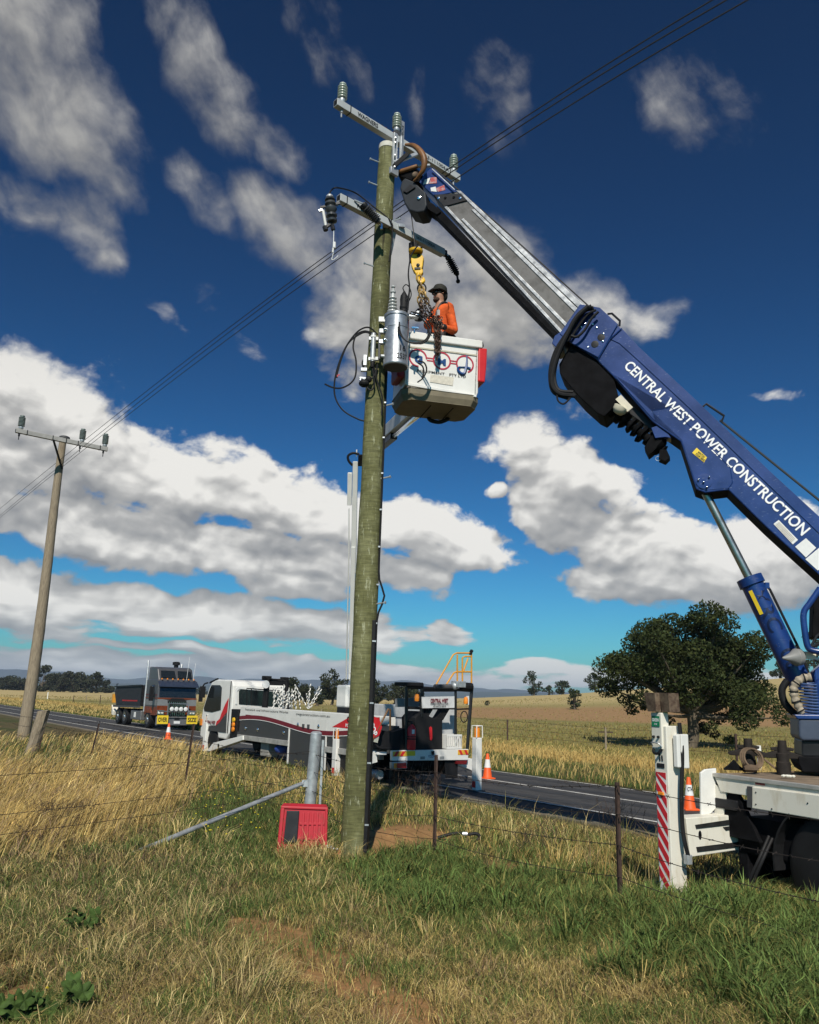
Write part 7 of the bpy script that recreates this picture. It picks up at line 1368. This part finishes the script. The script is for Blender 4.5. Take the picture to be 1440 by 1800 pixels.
    for x, y in ((733, 1226), (819, 1231)): m = MB(); p = RL(x, y, .02); m.lathe(p-UZ*.09, UZ, [(0, .055), (.02, .06), (.10, .06), (.16, .045), (.18, 0)], AMBER, 12); m.box(p+v*.06, .03, .08, .22, REFL if x > 800 else FR, v, e, UZ); m.build('amber_beacon', root)
    mb = MB(); mb.prism(Rr([(730, 1262), (740, 1250), (760, 1262), (778, 1262), (778, 1318), (732, 1318)], -.12), e*.6, BLACK); bx = mb.build('equipment_box', root, .015)
    for q in ([(742, 1262), (752, 1246), (762, 1246), (752, 1262)], [(769, 1262), (778, 1247), (791, 1246), (779, 1266)]): m = MB(); m.prism(Rr(q, -.13), e*.2, BLACK); m.build('box_strut', root)
    m = MB(); m.prism(Rr([(754.5, 1279), (757, 1277), (759.5, 1279), (760, 1297), (758, 1302), (756, 1300)], -.11), -e*.004, REDP); m.build('red_tag', bx); 
    mb = MB(); mb.prism(Rr([(670, 1283), (690, 1287), (714, 1280), (716, 1318), (664, 1318), (664, 1306)], -.25), e*.4, BLACK); mb.build('rubber_apron', root, .01)
    mb = MB(); mb.tube(spline([RL(660, 1308, -.05), RL(666, 1314, -.03), RL(678, 1316, -.03), RL(700, 1317, -.05)], 5), .03, BLACK, 7); mb.build('hose_loop', root)
    mb = MB(); mb.prism(Rr([(662, 1282), (669, 1284), (664, 1306), (657, 1304)], .0), e*.05, M('pale_label_board', (.55, .55, .45), .5, var=.1)); mb.build('label_board', root)
    mb = MB(); mb.tube([RL(648, 1314, 0), RL(683, 1246, 0), RL(686, 1246, 0), RL(686, 1284, 0)], .025, M('brown_handrail', (.16, .08, .03), .5), 6); mb.build('handrail', root)
    # orange guard rail on top
    GR = Pl(E(1.2, 1.6, 0), -e); gr = [[(767, 1203), (797, 1151), (803, 1148), (829, 1148)], [(785, 1203), (798, 1183), (803, 1181), (829, 1181)], [(829, 1148), (829, 1203)], [(813, 1203), (813, 1156), (817, 1154), (829, 1154)], [(804, 1203), (804, 1151)], [(815, 1180), (823, 1157)]]
    for q in gr: m = MB(); m.tube([GR(x, y) for x, y in q], .024, ORP, 6); m.build('guard_rail', root)
    m = MB(); m.beam(GR(826, 1150), GR(830, 1143), .07, .07, BLACK); m.build('rail_grip', root)
    mb = MB(); mb.tube(arc(RL(816, 1260, .0), .11, 0, 2*PI, 16, v, UZ*1.25), .014, FR, 5); mb.build('step_loop', root)
    # outriggers of the bucket truck
    def outr(px, py0, py1, w, lb, beam):
        b = G(px, py1, -.12); ppl = Pl(b, (-.3, -.95, 0)); k = b.y/1460; hgt = (py1-py0)*k; m = MB(); m.box(b+UZ*(hgt/2-.05), w, w, hgt-.1, WHITE, e, v, UZ); o = m.build('outrigger_leg', root, .015); t = b+UZ*(hgt-.1)
        m = MB(); m.lathe(t+UZ*.01, UZ, [(0, .07), (.02, .075), (.20, .07), (.24, .03), (.25, 0)], AMBER, 12); m.build('amber_lamp', o)
        m = MB()
        for s in ((-1, -1), (1, -1), (1, 1), (-1, 1)): m.tube([t+e*s[0]*.09+v*s[1]*.09, t+e*s[0]*.085+v*s[1]*.085+UZ*.27], .012, WHITE, 5)
        m.tube([t+e*s[0]*.085+v*s[1]*.085+UZ*.27 for s in ((-1, -1), (1, -1), (1, 1), (-1, 1), (-1, -1))], .012, WHITE, 5); m.build('lamp_cage', o)
        m = MB(); m.box(b+UZ*.02, w*1.7, w*1.7, .05, GREYD, e, v, UZ); m.build('foot_pad', o)
        m = MB(); m.prism([b-v*(w/2+.004)+e*p+UZ*q for p, q in ((-.06, .10), (.06, .10), (.06, .24), (-.06, .24))], -v*.003, REDP); m.build('red_reflector', o)
        if beam: m = MB(); m.prism([SL(x, y, .06) if lb else RL(x, y, -.1) for x, y in beam], (v if lb else e)*.22, WHITE); m.build('outrigger_beam', root, .015)
        return o
    outr(591, 1297, 1366, .20, False, None); outr(838, 1296, 1392, .17, False, [(806, 1330), (832, 1334), (832, 1356), (824, 1352), (806, 1346)])
    b = E(11.6, -.35, 0); outr(362, 1268, 1322, .22, True, [(374, 1306), (427, 1293), (427, 1301), (368, 1321), (364, 1320)])
    m = MB(); m.lathe(SL(384, 1311, .07), -v, [(0, .07), (.01, .06), (.01, 0)], BLACK, 12); m.build('beam_socket', root)
    m = MB(); m.prism(Rr([(645, 1322), (662, 1320), (664, 1340), (646, 1345)], -.2), e*.5, WHITE); m.prism(Rr([(664, 1322), (680, 1322), (680, 1327), (664, 1327)], -.1), e*.1, REFL); m.build('outrigger_housing', root, .01)
    # ---- loose things carried on the truck: each its own
    p = RL(723, 1318, -.02); fx = thing('fire_extinguisher', p, 'red fire extinguisher standing at the tail of the white truck', 'fire extinguisher'); m = MB(); r = .105; hh = .56
    m.lathe(p, UZ, [(0, .09), (.02, r), (hh-.08, r), (hh-.02, r*.75), (hh+.02, .035), (hh+.04, .03), (hh+.04, 0)], REDP, 18); m.build('cylinder', fx); m = MB(); m.tube([p+UZ*(hh+.04), p+UZ*(hh+.10)], .035, BLACK, 8); m.box(p+UZ*(hh+.10)+v*-.05, .16, .03, .03, BLACK, v, e, UZ); m.tube(spline([p+UZ*(hh+.08)+v*.04, p+UZ*(hh-.02)+v*.13, p+UZ*.3+v*.125, p+UZ*.1+v*.115], 5), .012, BLACK, 6); m.build('valve', fx)
    m = MB(); m.prism([p-e*(r*.9)+v*a+UZ*z for a, z in ((-.06, .38), (.01, .38), (.01, .48), (-.06, .48))], -e*.014, REFL); m.build('sticker', fx); m = MB(); m.lathe(p+UZ*.24, UZ, [(0, r+.006), (.03, r+.006)], BLACK, 18); m.lathe(p+UZ*.30, UZ, [(0, r+.006), (.02, r+.006)], BLACK, 18); m.build('bracket_strap', fx)
    sp = RL(655, 1279, .02); ss = thing('stop_sign', sp, 'red round stop sign lying tilted against the white truck beside the green pole', 'stop sign'); ax_ = (-e+UZ*.15).normalized(); m = MB(); rr = .27; Xs = (v*math.cos(1.05)+UZ*math.sin(1.05)); Ys = (UZ*math.cos(1.05)-v*math.sin(1.05))
    Xs = Vector(v*.42+UZ*-.91).normalized(); Ys = Vector(v*.91+UZ*.42).normalized(); m.prism([sp+(Xs*math.cos(PI/8+i*PI/4)+Ys*math.sin(PI/8+i*PI/4))*rr for i in range(8)], e*.01, REDP); m.build('plate', ss)
    text('STOP', sp-Xs*.20-Ys*.075-e*.008, Xs*.40, Ys*.15, TXTW, ss, bold=.03)
    cr = RL(798, 1316, -.02); ct = thing('plastic_crate', cr, 'white slatted plastic crate on the tail of the white truck', 'crate'); m = MB(); w_, h_ = .48, .34
    for z in (0, h_-.04): m.box(cr+UZ*(z+.02)-e*.0, w_, .03, .05, WHITE, v, e, UZ); m.box(cr+UZ*(z+.02)+e*.3, w_, .03, .05, WHITE, v, e, UZ)
    for i in range(8): m.box(cr+v*(w_*(i/7-.5))+UZ*h_/2, .025, .02, h_, WHITE, v, e, UZ)
    for s in (-1, 1): m.box(cr+v*s*w_/2+e*.15+UZ*h_/2, .02, .32, h_, WHITE, v, e, UZ)
    m.box(cr+e*.3+UZ*h_/2, w_, .02, h_, WHITE, v, e, UZ); m.build('slats', ct)
    ti = E(7.4, .7, 1.04); tt = thing('helical_tie_bundle', ti, 'bundle of white wavy line ties standing in the tray behind the cab', 'line ties'); TP_ = Pl(ti, -e); tm = M('white_tie', (.74, .72, .66), .4)
    for i in range(26):
        m = MB(); x0 = random.uniform(487, 548) if i > 5 else random.uniform(478, 505); x1 = x0+random.uniform(-6, 8) if i % 4 else x0+random.choice((-22, 20)); y0, y1 = 1246, random.uniform(1202, 1222); n = 26; o_ = random.uniform(-.3, .4)
        m.tube([TP_(x0+(x1-x0)*t+.9*math.sin(t*30+i), y0+(y1-y0)*t, o_+.03*math.cos(t*30+i)) for t in np.linspace(0, 1, n).tolist()], .017, tm, 4); m.build('tie', tt)
    return c, X, Yb, zz
BK = build_bucket_truck()
# ------------------------------------------------------------------ worker in the bucket
def skin_mesh(name, chains, mat, parent, sub=1):
    """chains: list of lists of (point, radius) or ('ref index', ...) ; joined at equal points"""
    vs, es, rs, idx = [], [], [], {}
    roots = []
    def vid(p, r):
        k = tuple(round(q, 4) for q in p)
        if k not in idx: idx[k] = len(vs); vs.append(p); rs.append(r)
        return idx[k]
    for ch in chains:
        pr = None
        for i, (p, r) in enumerate(ch):
            q = vid(p, r)
            if pr is not None and pr != q: es.append((pr, q))
            pr = q
    me = bpy.data.meshes.new('t'); o = parent_org(parent); me.from_pydata([Vector(p)-o for p in vs], es, [])
    ob = bpy.data.objects.new('t', me); C.objects.link(ob)
    md = ob.modifiers.new('skin', 'SKIN'); md.use_smooth_shade = True
    n = len(vs); comp = list(range(n))
    def find(a):
        while comp[a] != a: a = comp[a]
        return a
    for a, b in es: comp[find(a)] = find(b)
    sv = me.skin_vertices[0].data; seen = set()
    for i in range(n):
        sv[i].radius = (rs[i], rs[i]) if not isinstance(rs[i], tuple) else rs[i]
        if find(i) not in seen: seen.add(find(i)); sv[i].use_root = True
        else: sv[i].use_root = False
    ss = ob.modifiers.new('sub', 'SUBSURF'); ss.levels = sub; ss.render_levels = sub
    bpy.context.view_layer.update(); m2 = bpy.data.meshes.new_from_object(ob.evaluated_get(bpy.context.evaluated_depsgraph_get())); m2.name = name
    bpy.data.objects.remove(ob); m2.materials.clear(); m2.materials.append(mat); m2.polygons.foreach_set('use_smooth', np.ones(len(m2.polygons), bool))
    r = bpy.data.objects.new(name, m2); C.objects.link(r); r.parent = parent; return r
def build_worker():
    Q = lambda x, y, d=0.0: Pl((0, 11.60+d, 0), (0, -1, 0))(x, y)      # upright plane the worker stands in
    SKIN = M('skin', (.36, .19, .125), .5, var=.06); HIV = M('hi_vis_orange', (.74, .115, .018), .75, var=.22, scale=9, bump=1.0); HAT = M('dark_felt_hat', (.018, .018, .014), .8, var=.2); TRS = M('dark_trousers', (.018, .02, .028), .8); HRN = M('black_harness', (.02, .02, .022), .6); REFT = M('silver_tape', (.5, .5, .48), .35); BEARD = M('brown_beard', (.05, .026, .014), .85)
    hip = Q(774, 606, .05); foot_z = BK[3]
    root = thing('person', Vector((hip.x, hip.y, foot_z)), 'worker in an orange jacket, dark hat and harness standing in the bucket, holding the chain', 'person')
    f = Vector((-.80, -.58, 0)).normalized(); s = Vector((-.58, .80, 0)).normalized()          # facing; s = his right
    waist, chest, nb, neck, hd = Q(774, 590, .04), Q(776, 562, .03), Q(776, 543, .03), Q(774, 534, .02), Q(772.5, 520, .02)
    shL, shR = nb-s*.18-UZ*.055, nb+s*.18-UZ*.055
    elL, haL = Q(799, 583, -.10), Q(777, 573, -.40); elR, haR = Q(751, 573, -.12), Q(761, 561, -.42)
    kneeL, kneeR = hip-s*.10-UZ*.42+f*.03, hip+s*.10-UZ*.42+f*.03; ftL, ftR = Vector((kneeL.x, kneeL.y, foot_z+.06)), Vector((kneeR.x, kneeR.y, foot_z+.06))
    if ftL.z > kneeL.z-.2: kneeL.z = (hip.z+foot_z)/2; kneeR.z = kneeL.z
    ch = [[(hip, .14), (waist, .135), (chest, .155), (nb, .085), (neck, .055), (hd-UZ*.03+f*.01, .085), (hd+UZ*.07, .088)], [(nb, .085), (shL, .066), (elL, .048), (haL+(elL-haL)*.28, .034), (haL, .036)], [(nb, .085), (shR, .066), (elR, .048), (haR+(elR-haR)*.28, .034), (haR, .036)],
          [(hip, .14), (hip-s*.09-UZ*.08, .10), (kneeL, .07), (ftL, .05), (ftL+f*.14, .045)], [(hip, .14), (hip+s*.09-UZ*.08, .10), (kneeR, .07), (ftR, .05), (ftR+f*.14, .045)]]
    def hand(h, el, tgt):
        d = (h-el).normalized(); n = (tgt-h); n = (n-d*n.dot(d)).normalized(); w = d.cross(n).normalized(); out = []
        for i, (o, ln) in enumerate(((-.030, .95), (-.010, 1.08), (.010, 1.0), (.029, .8))):
            b = h+d*.035+w*o; out.append([(b, .0095), (b+d*.030*ln+n*.006, .0092), (b+d*.038*ln+n*.032, .0085), (b+d*.016*ln+n*.046, .0075)])
        b = h+d*.002-w*.034; out.append([(b, .011), (b+d*.022-w*.018+n*.015, .010), (b+d*.040-w*.006+n*.034, .0085)]); return out
    ch += hand(haL, elL, Q(770, 570, -.47)); ch += hand(haR, elR, Q(766, 558, -.49))
    h0 = hd+UZ*.005; ch += [[(h0+f*.085+UZ*.012, .012), (h0+f*.112-UZ*.012, .014)], [(h0-s*.086, .014), (h0-s*.092+UZ*.02, .016)], [(h0+s*.086, .014), (h0+s*.092+UZ*.02, .016)], [(h0+f*.060-UZ*.085, .04), (h0+f*.072-UZ*.088, .034)]]
    body = skin_mesh('body', ch, SKIN, root, 2)
    jk = skin_mesh('jacket', [[(waist-UZ*.06, .150), (waist+UZ*.05, .16), (chest, .178), (nb-UZ*.02, .12), (nb+UZ*.03, .075)], [(nb-UZ*.02, .12), (shL, .092), (shL.lerp(elL, .5), .074), (elL, .070), (elL.lerp(haL, .45), .058), (elL.lerp(haL, .80), .048)], [(nb-UZ*.02, .12), (shR, .092), (shR.lerp(elR, .5), .074), (elR, .070), (elR.lerp(haR, .45), .058), (elR.lerp(haR, .80), .048)]], HIV, root, 2)
    skin_mesh('trousers', [[(waist-UZ*.05, .155), (hip, .165), (hip-s*.10-UZ*.10, .115), (kneeL, .085), (ftL+UZ*.03, .07)], [(hip, .165), (hip+s*.10-UZ*.10, .115), (kneeR, .085), (ftR+UZ*.03, .07)]], TRS, root, 1)
    m = MB(); m.lathe(hd+UZ*.045+f*.0, (UZ-f*.22), [(0, .10), (.0, .128), (.010, .130), (.016, .112), (.06, .114), (.10, .102), (.13, .066), (.14, 0)], HAT, 24)
    m.lathe(hd+UZ*.01-f*.045, (UZ*.3-f), [(0, .09), (.02, .10), (.05, .085), (.065, 0)], HAT, 16); m.prism([hd+UZ*.06+f*.08+s*.10, hd+UZ*.06+f*.08-s*.10, hd+UZ*.035+f*.18-s*.06, hd+UZ*.035+f*.18+s*.06], UZ*.014, HAT); m.build('hat', root)
    m = MB(); g = hd+UZ*.018+f*.088
    for q in (-1, 1): m.ball(g+s*q*.036, .026, GLASS, 10, (1, 1, .75))
    m.tube([g-s*.09-f*.08, g-s*.05, g+s*.05, g+s*.09-f*.08], .006, BLACK, 6); m.build('sunglasses', root)
    m = MB(); m.ball(hd-UZ*.085+f*.045, .062, BEARD, 12, (1, 1, .72)); m.ball(hd-UZ*.04+f*.088, .022, BEARD, 8, (1, 1, .5)); m.build('beard', root)
    m = MB(); m.tube([hd-UZ*.055+f*.098-s*.022, hd-UZ*.057+f*.104, hd-UZ*.055+f*.098+s*.022], .006, M('lips', (.30, .10, .08), .5), 5); m.build('mouth', root)
    for q in (-1, 1):
        m = MB(); a = nb+s*q*.10+UZ*.02; m.tube(spline([a-f*.12, a+f*.0+UZ*.045, a+f*.10-UZ*.02, chest+s*q*.09+f*.17-UZ*.02, waist+s*q*.10+f*.15], 4), .020, HRN, 6); m.build('harness_strap', root)
        m = MB(); m.box(chest+s*q*.115+f*.155+UZ*.02, .05, .03, .09, REFT, s, f, UZ); m.build('reflective_patch', root)
    m = MB(); m.lathe(waist-UZ*.07, UZ, [(0, .15), (.0, .172), (.055, .172), (.055, .15)], HRN, 22); m.box(waist+f*.17-UZ*.04, .08, .05, .07, HRN, s, f, UZ); m.box(waist-s*.17-UZ*.06, .08, .10, .14, HRN, s, f, UZ); m.ball(waist-s*.12-f*.14-UZ*.05, .07, HRN, 8); m.build('tool_belt', root, .008)
    m = MB(); m.tube([elL.lerp(haL, .78), haL+(elL-haL).normalized()*.03], [.046, .044], HRN, 10); m.build('glove_cuff', root)
    skin_mesh('glove', [[(haL+(elL-haL)*.16, .040), (haL, .046)]]+[[(p, r+.004) for p, r in c_] for c_ in hand(haL, elL, Q(770, 570, -.47))], HRN, root, 1)
build_worker()
# ------------------------------------------------------------------ oncoming tipper in the far lane
def build_tipper():
    e, v = RE, RN; O = Vector((-14.04, 47.8, 0)); gz = -.20
    E = lambda u, w, z: O+e*u+v*w+UZ*(z+gz)
    root = thing('tipper_truck', E(3, 1.2, 0), 'silver, black and copper tipper truck with yellow oversize plates coming along the far lane', 'tipper truck')
    STL = M('silver_grey_paint', (.085, .085, .09), .35, .2, var=.08, coat=.3); COP = M('copper_paint', (.20, .042, .012), .35, .2, var=.2, coat=.4); NAVY = M('navy_visor', (.025, .035, .06), .35, var=.1); SIL = M('silver_paint', (.28, .28, .28), .3, .4, var=.06)
    W = 2.4
    # cab box, hood face, sleeper roof
    mb = MB(); mb.prism([E(u, .05, z) for u, z in ((0, .75), (0, 1.75), (.10, 2.62), (.25, 2.75), (2.1, 2.75), (2.1, .75))], v*(W-.1), STL); cab = mb.build('cab', root, .04)
    mb = MB(); mb.prism([E(u, .15, z) for u, z in ((.35, 2.70), (.75, 3.38), (1.1, 3.48), (2.2, 3.50), (2.2, 2.70))], v*(W-.3), STL); sl = mb.build('sleeper_roof', root, .06)
    for w0, w1 in ((.28, 1.15), (1.28, 2.12)): m = MB(); m.prism([E(.38, w0, 2.86), E(.38, w1, 2.86), E(.62, w1-.03, 3.26), E(.62, w0+.03, 3.26)], -e*.02+UZ*.01, GLASS); m.build('roof_window', sl)
    mb = MB(); mb.prism([E(-.02, .14, 1.80), E(-.02, W-.14, 1.80), E(.07, W-.16, 2.40), E(.07, .16, 2.40)], -e*.02, GLASS); mb.build('windscreen', cab)
    mb = MB(); mb.prism([E(-.22, .02, 2.34), E(-.22, W-.02, 2.34), E(.12, W-.04, 2.62), E(.12, .04, 2.62)], UZ*.05, NAVY); mb.build('sun_visor', cab, .01)
    for i in range(7): m = MB(); m.ball(E(.10, .25+i*.315, 2.79), .05, AMBER, 6); m.build('marker_lamp', cab)
    mb = MB(); mb.prism([E(.55, .03, 1.75), E(1.15, .03, 1.75), E(1.15, .03, 2.45), E(.62, .03, 2.45)], v*.02, GLASS); mb.build('side_window', cab)
    for z0, z1, mt, nm in ((.76, 1.22, COP, 'copper_panel'), (1.30, 1.62, SIL, 'silver_band'), (1.68, 1.74, COP, 'copper_stripe'), (1.86, 1.91, M('dark_red_stripe', (.12, .012, .012), .4), 'red_stripe')): m = MB(); m.prism([E(.05, .035, z0), E(2.08, .035, z0), E(2.08, .035, z1), E(.05, .035, z1)], v*.01, mt); m.build(nm, cab)
    # front face
    def F(w, z, o=.012): return E(-o, w, z)
    def face(q, mt, nm, o=.012, d=.01, par=cab, bev=0): m = MB(); m.prism([F(w, z, o) for w, z in q], -e*d, mt); return m.build(nm, par, bev)
    face([(.05, .80), (W-.05, .80), (W-.05, 1.30), (.05, 1.30)], COP, 'copper_panel'); face([(.05, 1.30), (.70, 1.30), (.62, 1.62), (.05, 1.70)], SIL, 'silver_band', .014); face([(1.7, 1.30), (W-.05, 1.30), (W-.05, 1.70), (1.78, 1.62)], SIL, 'silver_band', .014); face([(.05, 1.66), (W-.05, 1.66), (W-.05, 1.74), (.05, 1.74)], COP, 'copper_stripe', .016)
    gr = face([(.70, .68), (1.70, .68), (1.74, 1.55), (1.55, 1.72), (.85, 1.72), (.66, 1.55)], M('grille_black', (.02, .02, .02), .4, .3), 'grille', .02, .06)
    for i in range(9): m = MB(); m.beam(F(.74+i*.115, .72, .085), F(.74+i*.115, 1.52, .085), .012, .012, CHROME); m.build('grille_bar', gr)
    bb = M('polished_bullbar', (.40, .40, .40), .3, .8)
    for q in ([(.60, .30), (.60, 1.42), (1.80, 1.42), (1.80, .30)], [(.10, .98), (2.30, .98)], [(.60, .66), (1.80, .66)]): m = MB(); m.tube([F(w, z, .30) for w, z in q], .035, bb, 6); m.build('bull_bar', root)
    for i in range(4): m = MB(); c = F(.80+i*.27, 1.13, .34); m.lathe(c, -e, [(0, .06), (.03, .115), (.06, .12), (.07, .10), (.075, 0)], REFL, 14); m.build('spot_lamp', root)
    for w in (.28, 2.12): m = MB(); m.prism([F(w-.2, .80, .03), F(w+.2, .80, .03), F(w+.2, 1.05, .03), F(w-.2, 1.05, .03)], -e*.05, CHROME); hl = m.build('headlight', root, .01); [(lambda mm: (mm.lathe(F(w+s, .925, .085), -e, [(0, .075), (.01, .07), (.015, 0)], REFL, 12), mm.build('lens', hl)))(MB()) for s in (-.09, .09)]
    mb = MB(); mb.prism([F(.0, .22, .12), F(W, .22, .12), F(W, .70, .12), F(0, .70, .12)], -e*.14, M('grey_bumper', (.16, .16, .165), .4, .3)); bu = mb.build('bumper', root, .03)
    for body, w0 in (('OVER', .02), ('SIZE', W-.66)):
        m = MB(); m.prism([F(w0, .30, .34), F(w0+.64, .30, .34), F(w0+.64, .77, .34), F(w0, .77, .34)], -e*.015, YELS); pl = m.build('oversize_plate', root, .008); text(body, F(w0+.06, .41, .36), v*.52, UZ*.25, TXTK, pl, bold=.03)
    mb = MB(); mb.prism([F(1.02, .32, .27), F(1.38, .32, .27), F(1.38, .46, .27), F(1.02, .46, .27)], -e*.01, REFL); mb.build('number_plate', bu); mb = MB(); mb.prism([F(1.05, .52, .265), F(1.35, .52, .265), F(1.35, .64, .265), F(1.05, .64, .265)], -e*.01, DARK); mb.build('badge_plate', bu)
    for w, s in ((-.06, -1), (W+.06, 1)):
        m = MB(); m.prism([E(.10, w+.10*s, 1.55), E(.10, w+.32*s, 1.55), E(.10, w+.32*s, 2.35), E(.10, w+.10*s, 2.35)], e*.12, BLACK); m.tube([E(.2, w-.1*s, 2.4), E(.15, w+.2*s, 2.36)], .025, CHROME, 6); m.build('mirror', root, .02)
    for w in (1.15, 1.55): m = MB(); m.tube([F(w+.55, 2.75, -.1), F(w+.62, 4.1-.35*(w > 1.3), -.1)], .010, REFL, 4); m.build('aerial', root)
    mb = MB(); mb.tube([E(2.35, .12, .9), E(2.35, .12, 3.55), E(2.45, .12, 3.85)], .065, GALV, 10); mb.build('exhaust_stack', root); mb = MB(); mb.tube([E(2.35, W-.25, .9), E(2.35, W-.25, 3.45), E(2.42, W-.2, 3.72)], .065, GALV, 10); mb.build('exhaust_stack', root)
    mb = MB(); mb.lathe(E(2.3, W-.6, 3.3), UZ, [(0, .13), (.35, .13), (.36, .22), (.52, .22), (.56, .1), (.56, 0)], BLACK, 12); mb.build('air_intake', root)
    # body
    mb = MB(); mb.prism([E(2.75, .0, 1.22), E(2.75, .0, 2.42), E(7.9, .0, 2.30), E(8.15, .0, 1.9), (E(7.6, .0, 1.15))], v*.08, M('dusty_black_body', (.022, .022, .024), .55, var=.35)); mb.prism([E(2.75, W-.08, 1.22), E(2.75, W-.08, 2.42), E(7.9, W-.08, 2.30), E(7.6, W-.08, 1.15)], v*.08, DARK); mb.prism([E(2.75, 0, 1.22), E(2.75, W, 1.22), E(2.75, W, 2.42), E(2.75, 0, 2.42)], e*.08, DARK); mb.prism([E(2.75, 0, 1.18), E(7.6, 0, 1.12), E(7.6, W, 1.12), E(2.75, W, 1.18)], UZ*.08, DARK); td = mb.build('tipper_body', root, .01)
    for z in (2.36,): m = MB(); m.beam(E(2.72, -.03, z+.04), E(7.95, -.03, z-.07), .07, .09, DARK); m.build('top_rail', td)
    m = MB(); m.prism([E(3.4, -.01, 1.45), E(6.4, -.01, 1.42), E(6.4, -.01, 1.50), E(3.4, -.01, 1.53)], v*.01, M('red_line', (.35, .02, .02), .5)); m.build('red_line', td)
    m = MB(); m.beam(E(2.72, -.04, 1.16), E(8.0, -.04, 1.08), .08, .12, GREYD); m.build('sill_rail', td)
    m = MB(); m.tube([E(7.95, .05, 2.2), E(8.05, .05, 2.45), E(7.8, .05, 2.47)], .03, DARK, 6); m.build('tarp_arm', td)
    m = MB(); m.box(E(8.35, .1, 1.55), .25, .3, .55, ORP, e, v, UZ); m.build('rear_marker', root, .01); m = MB(); m.prism([E(8.0, -.02, .75), E(8.5, -.02, 1.15), E(8.35, -.02, .55), E(8.05, -.02, .5)], v*.5, DWHITE); m.build('tow_frame', root, .02)
    mb = MB(); mb.box(E(4.3, W/2, .78), 8.2, .9, .3, BELLY, e, v, UZ); mb.build('chassis', root)
    mb = MB(); mb.box(E(3.6, .28, .66), 1.9, .5, .55, M('tank_grey', (.16, .16, .16), .5, .4), e, v, UZ); tk = mb.build('fuel_tank', root, .05)
    m = MB(); m.box(E(3.7, .02, .68), .28, .03, .3, REFL, e, v, UZ); m.build('tank_label', tk)
    for u in (1.35, 5.7, 7.1):
        for w in (.02, W-.40):
            c = E(u, w, .50); m = MB(); m.lathe(c, v, [(0, .30), (0, .46), (.04, .50), (.34, .50), (.38, .46), (.38, .3)], BLACK, 26); wh = m.build('wheel', root); m = MB(); m.lathe(c, v, [(-.01, .30), (.0, .27), (.05, .22), (.02, .14), (-.04, .12), (-.05, 0)] if w < 1 else [(.38, .3), (.34, .1), (.34, 0)], CHROME, 20); m.build('rim', wh)
    mb = MB(); mb.prism([E(.75, .0, .85), E(.78, .0, 1.0), E(1.05, .0, 1.12), E(1.65, .0, 1.12), E(1.92, .0, 1.0), E(1.95, .0, .85)], v*.4, COP); mb.build('mudguard', root, .02)
build_tipper()
# ------------------------------------------------------------------ air between here and the blue hills
def build_haze():
    mb = MB(); lo_, hi = -140.0, 125.0; D = 6900.0
    mb.prism([(-D, -120, lo_), (D, -120, lo_), (D, D, lo_), (-D, D, lo_)], (0, 0, hi-lo_), GREYD); o = mb.build('haze'); o.data.materials.clear()
    m = bpy.data.materials.new('haze_air'); m.use_nodes = True; nt = m.node_tree; nt.nodes.remove(nt.nodes['Principled BSDF'])
    v = nt.nodes.new('ShaderNodeVolumePrincipled'); v.inputs['Color'].default_value = (.60, .72, .92, 1); v.inputs['Density'].default_value = HAZE; v.inputs['Anisotropy'].default_value = .0
    nt.links.new(v.outputs[0], nt.nodes['Material Output'].inputs['Volume']); o.data.materials.append(m)
    tag(o, 'thin pale haze in front of the blue hills', 'haze', kind='stuff')
HAZE = .00016
build_haze()
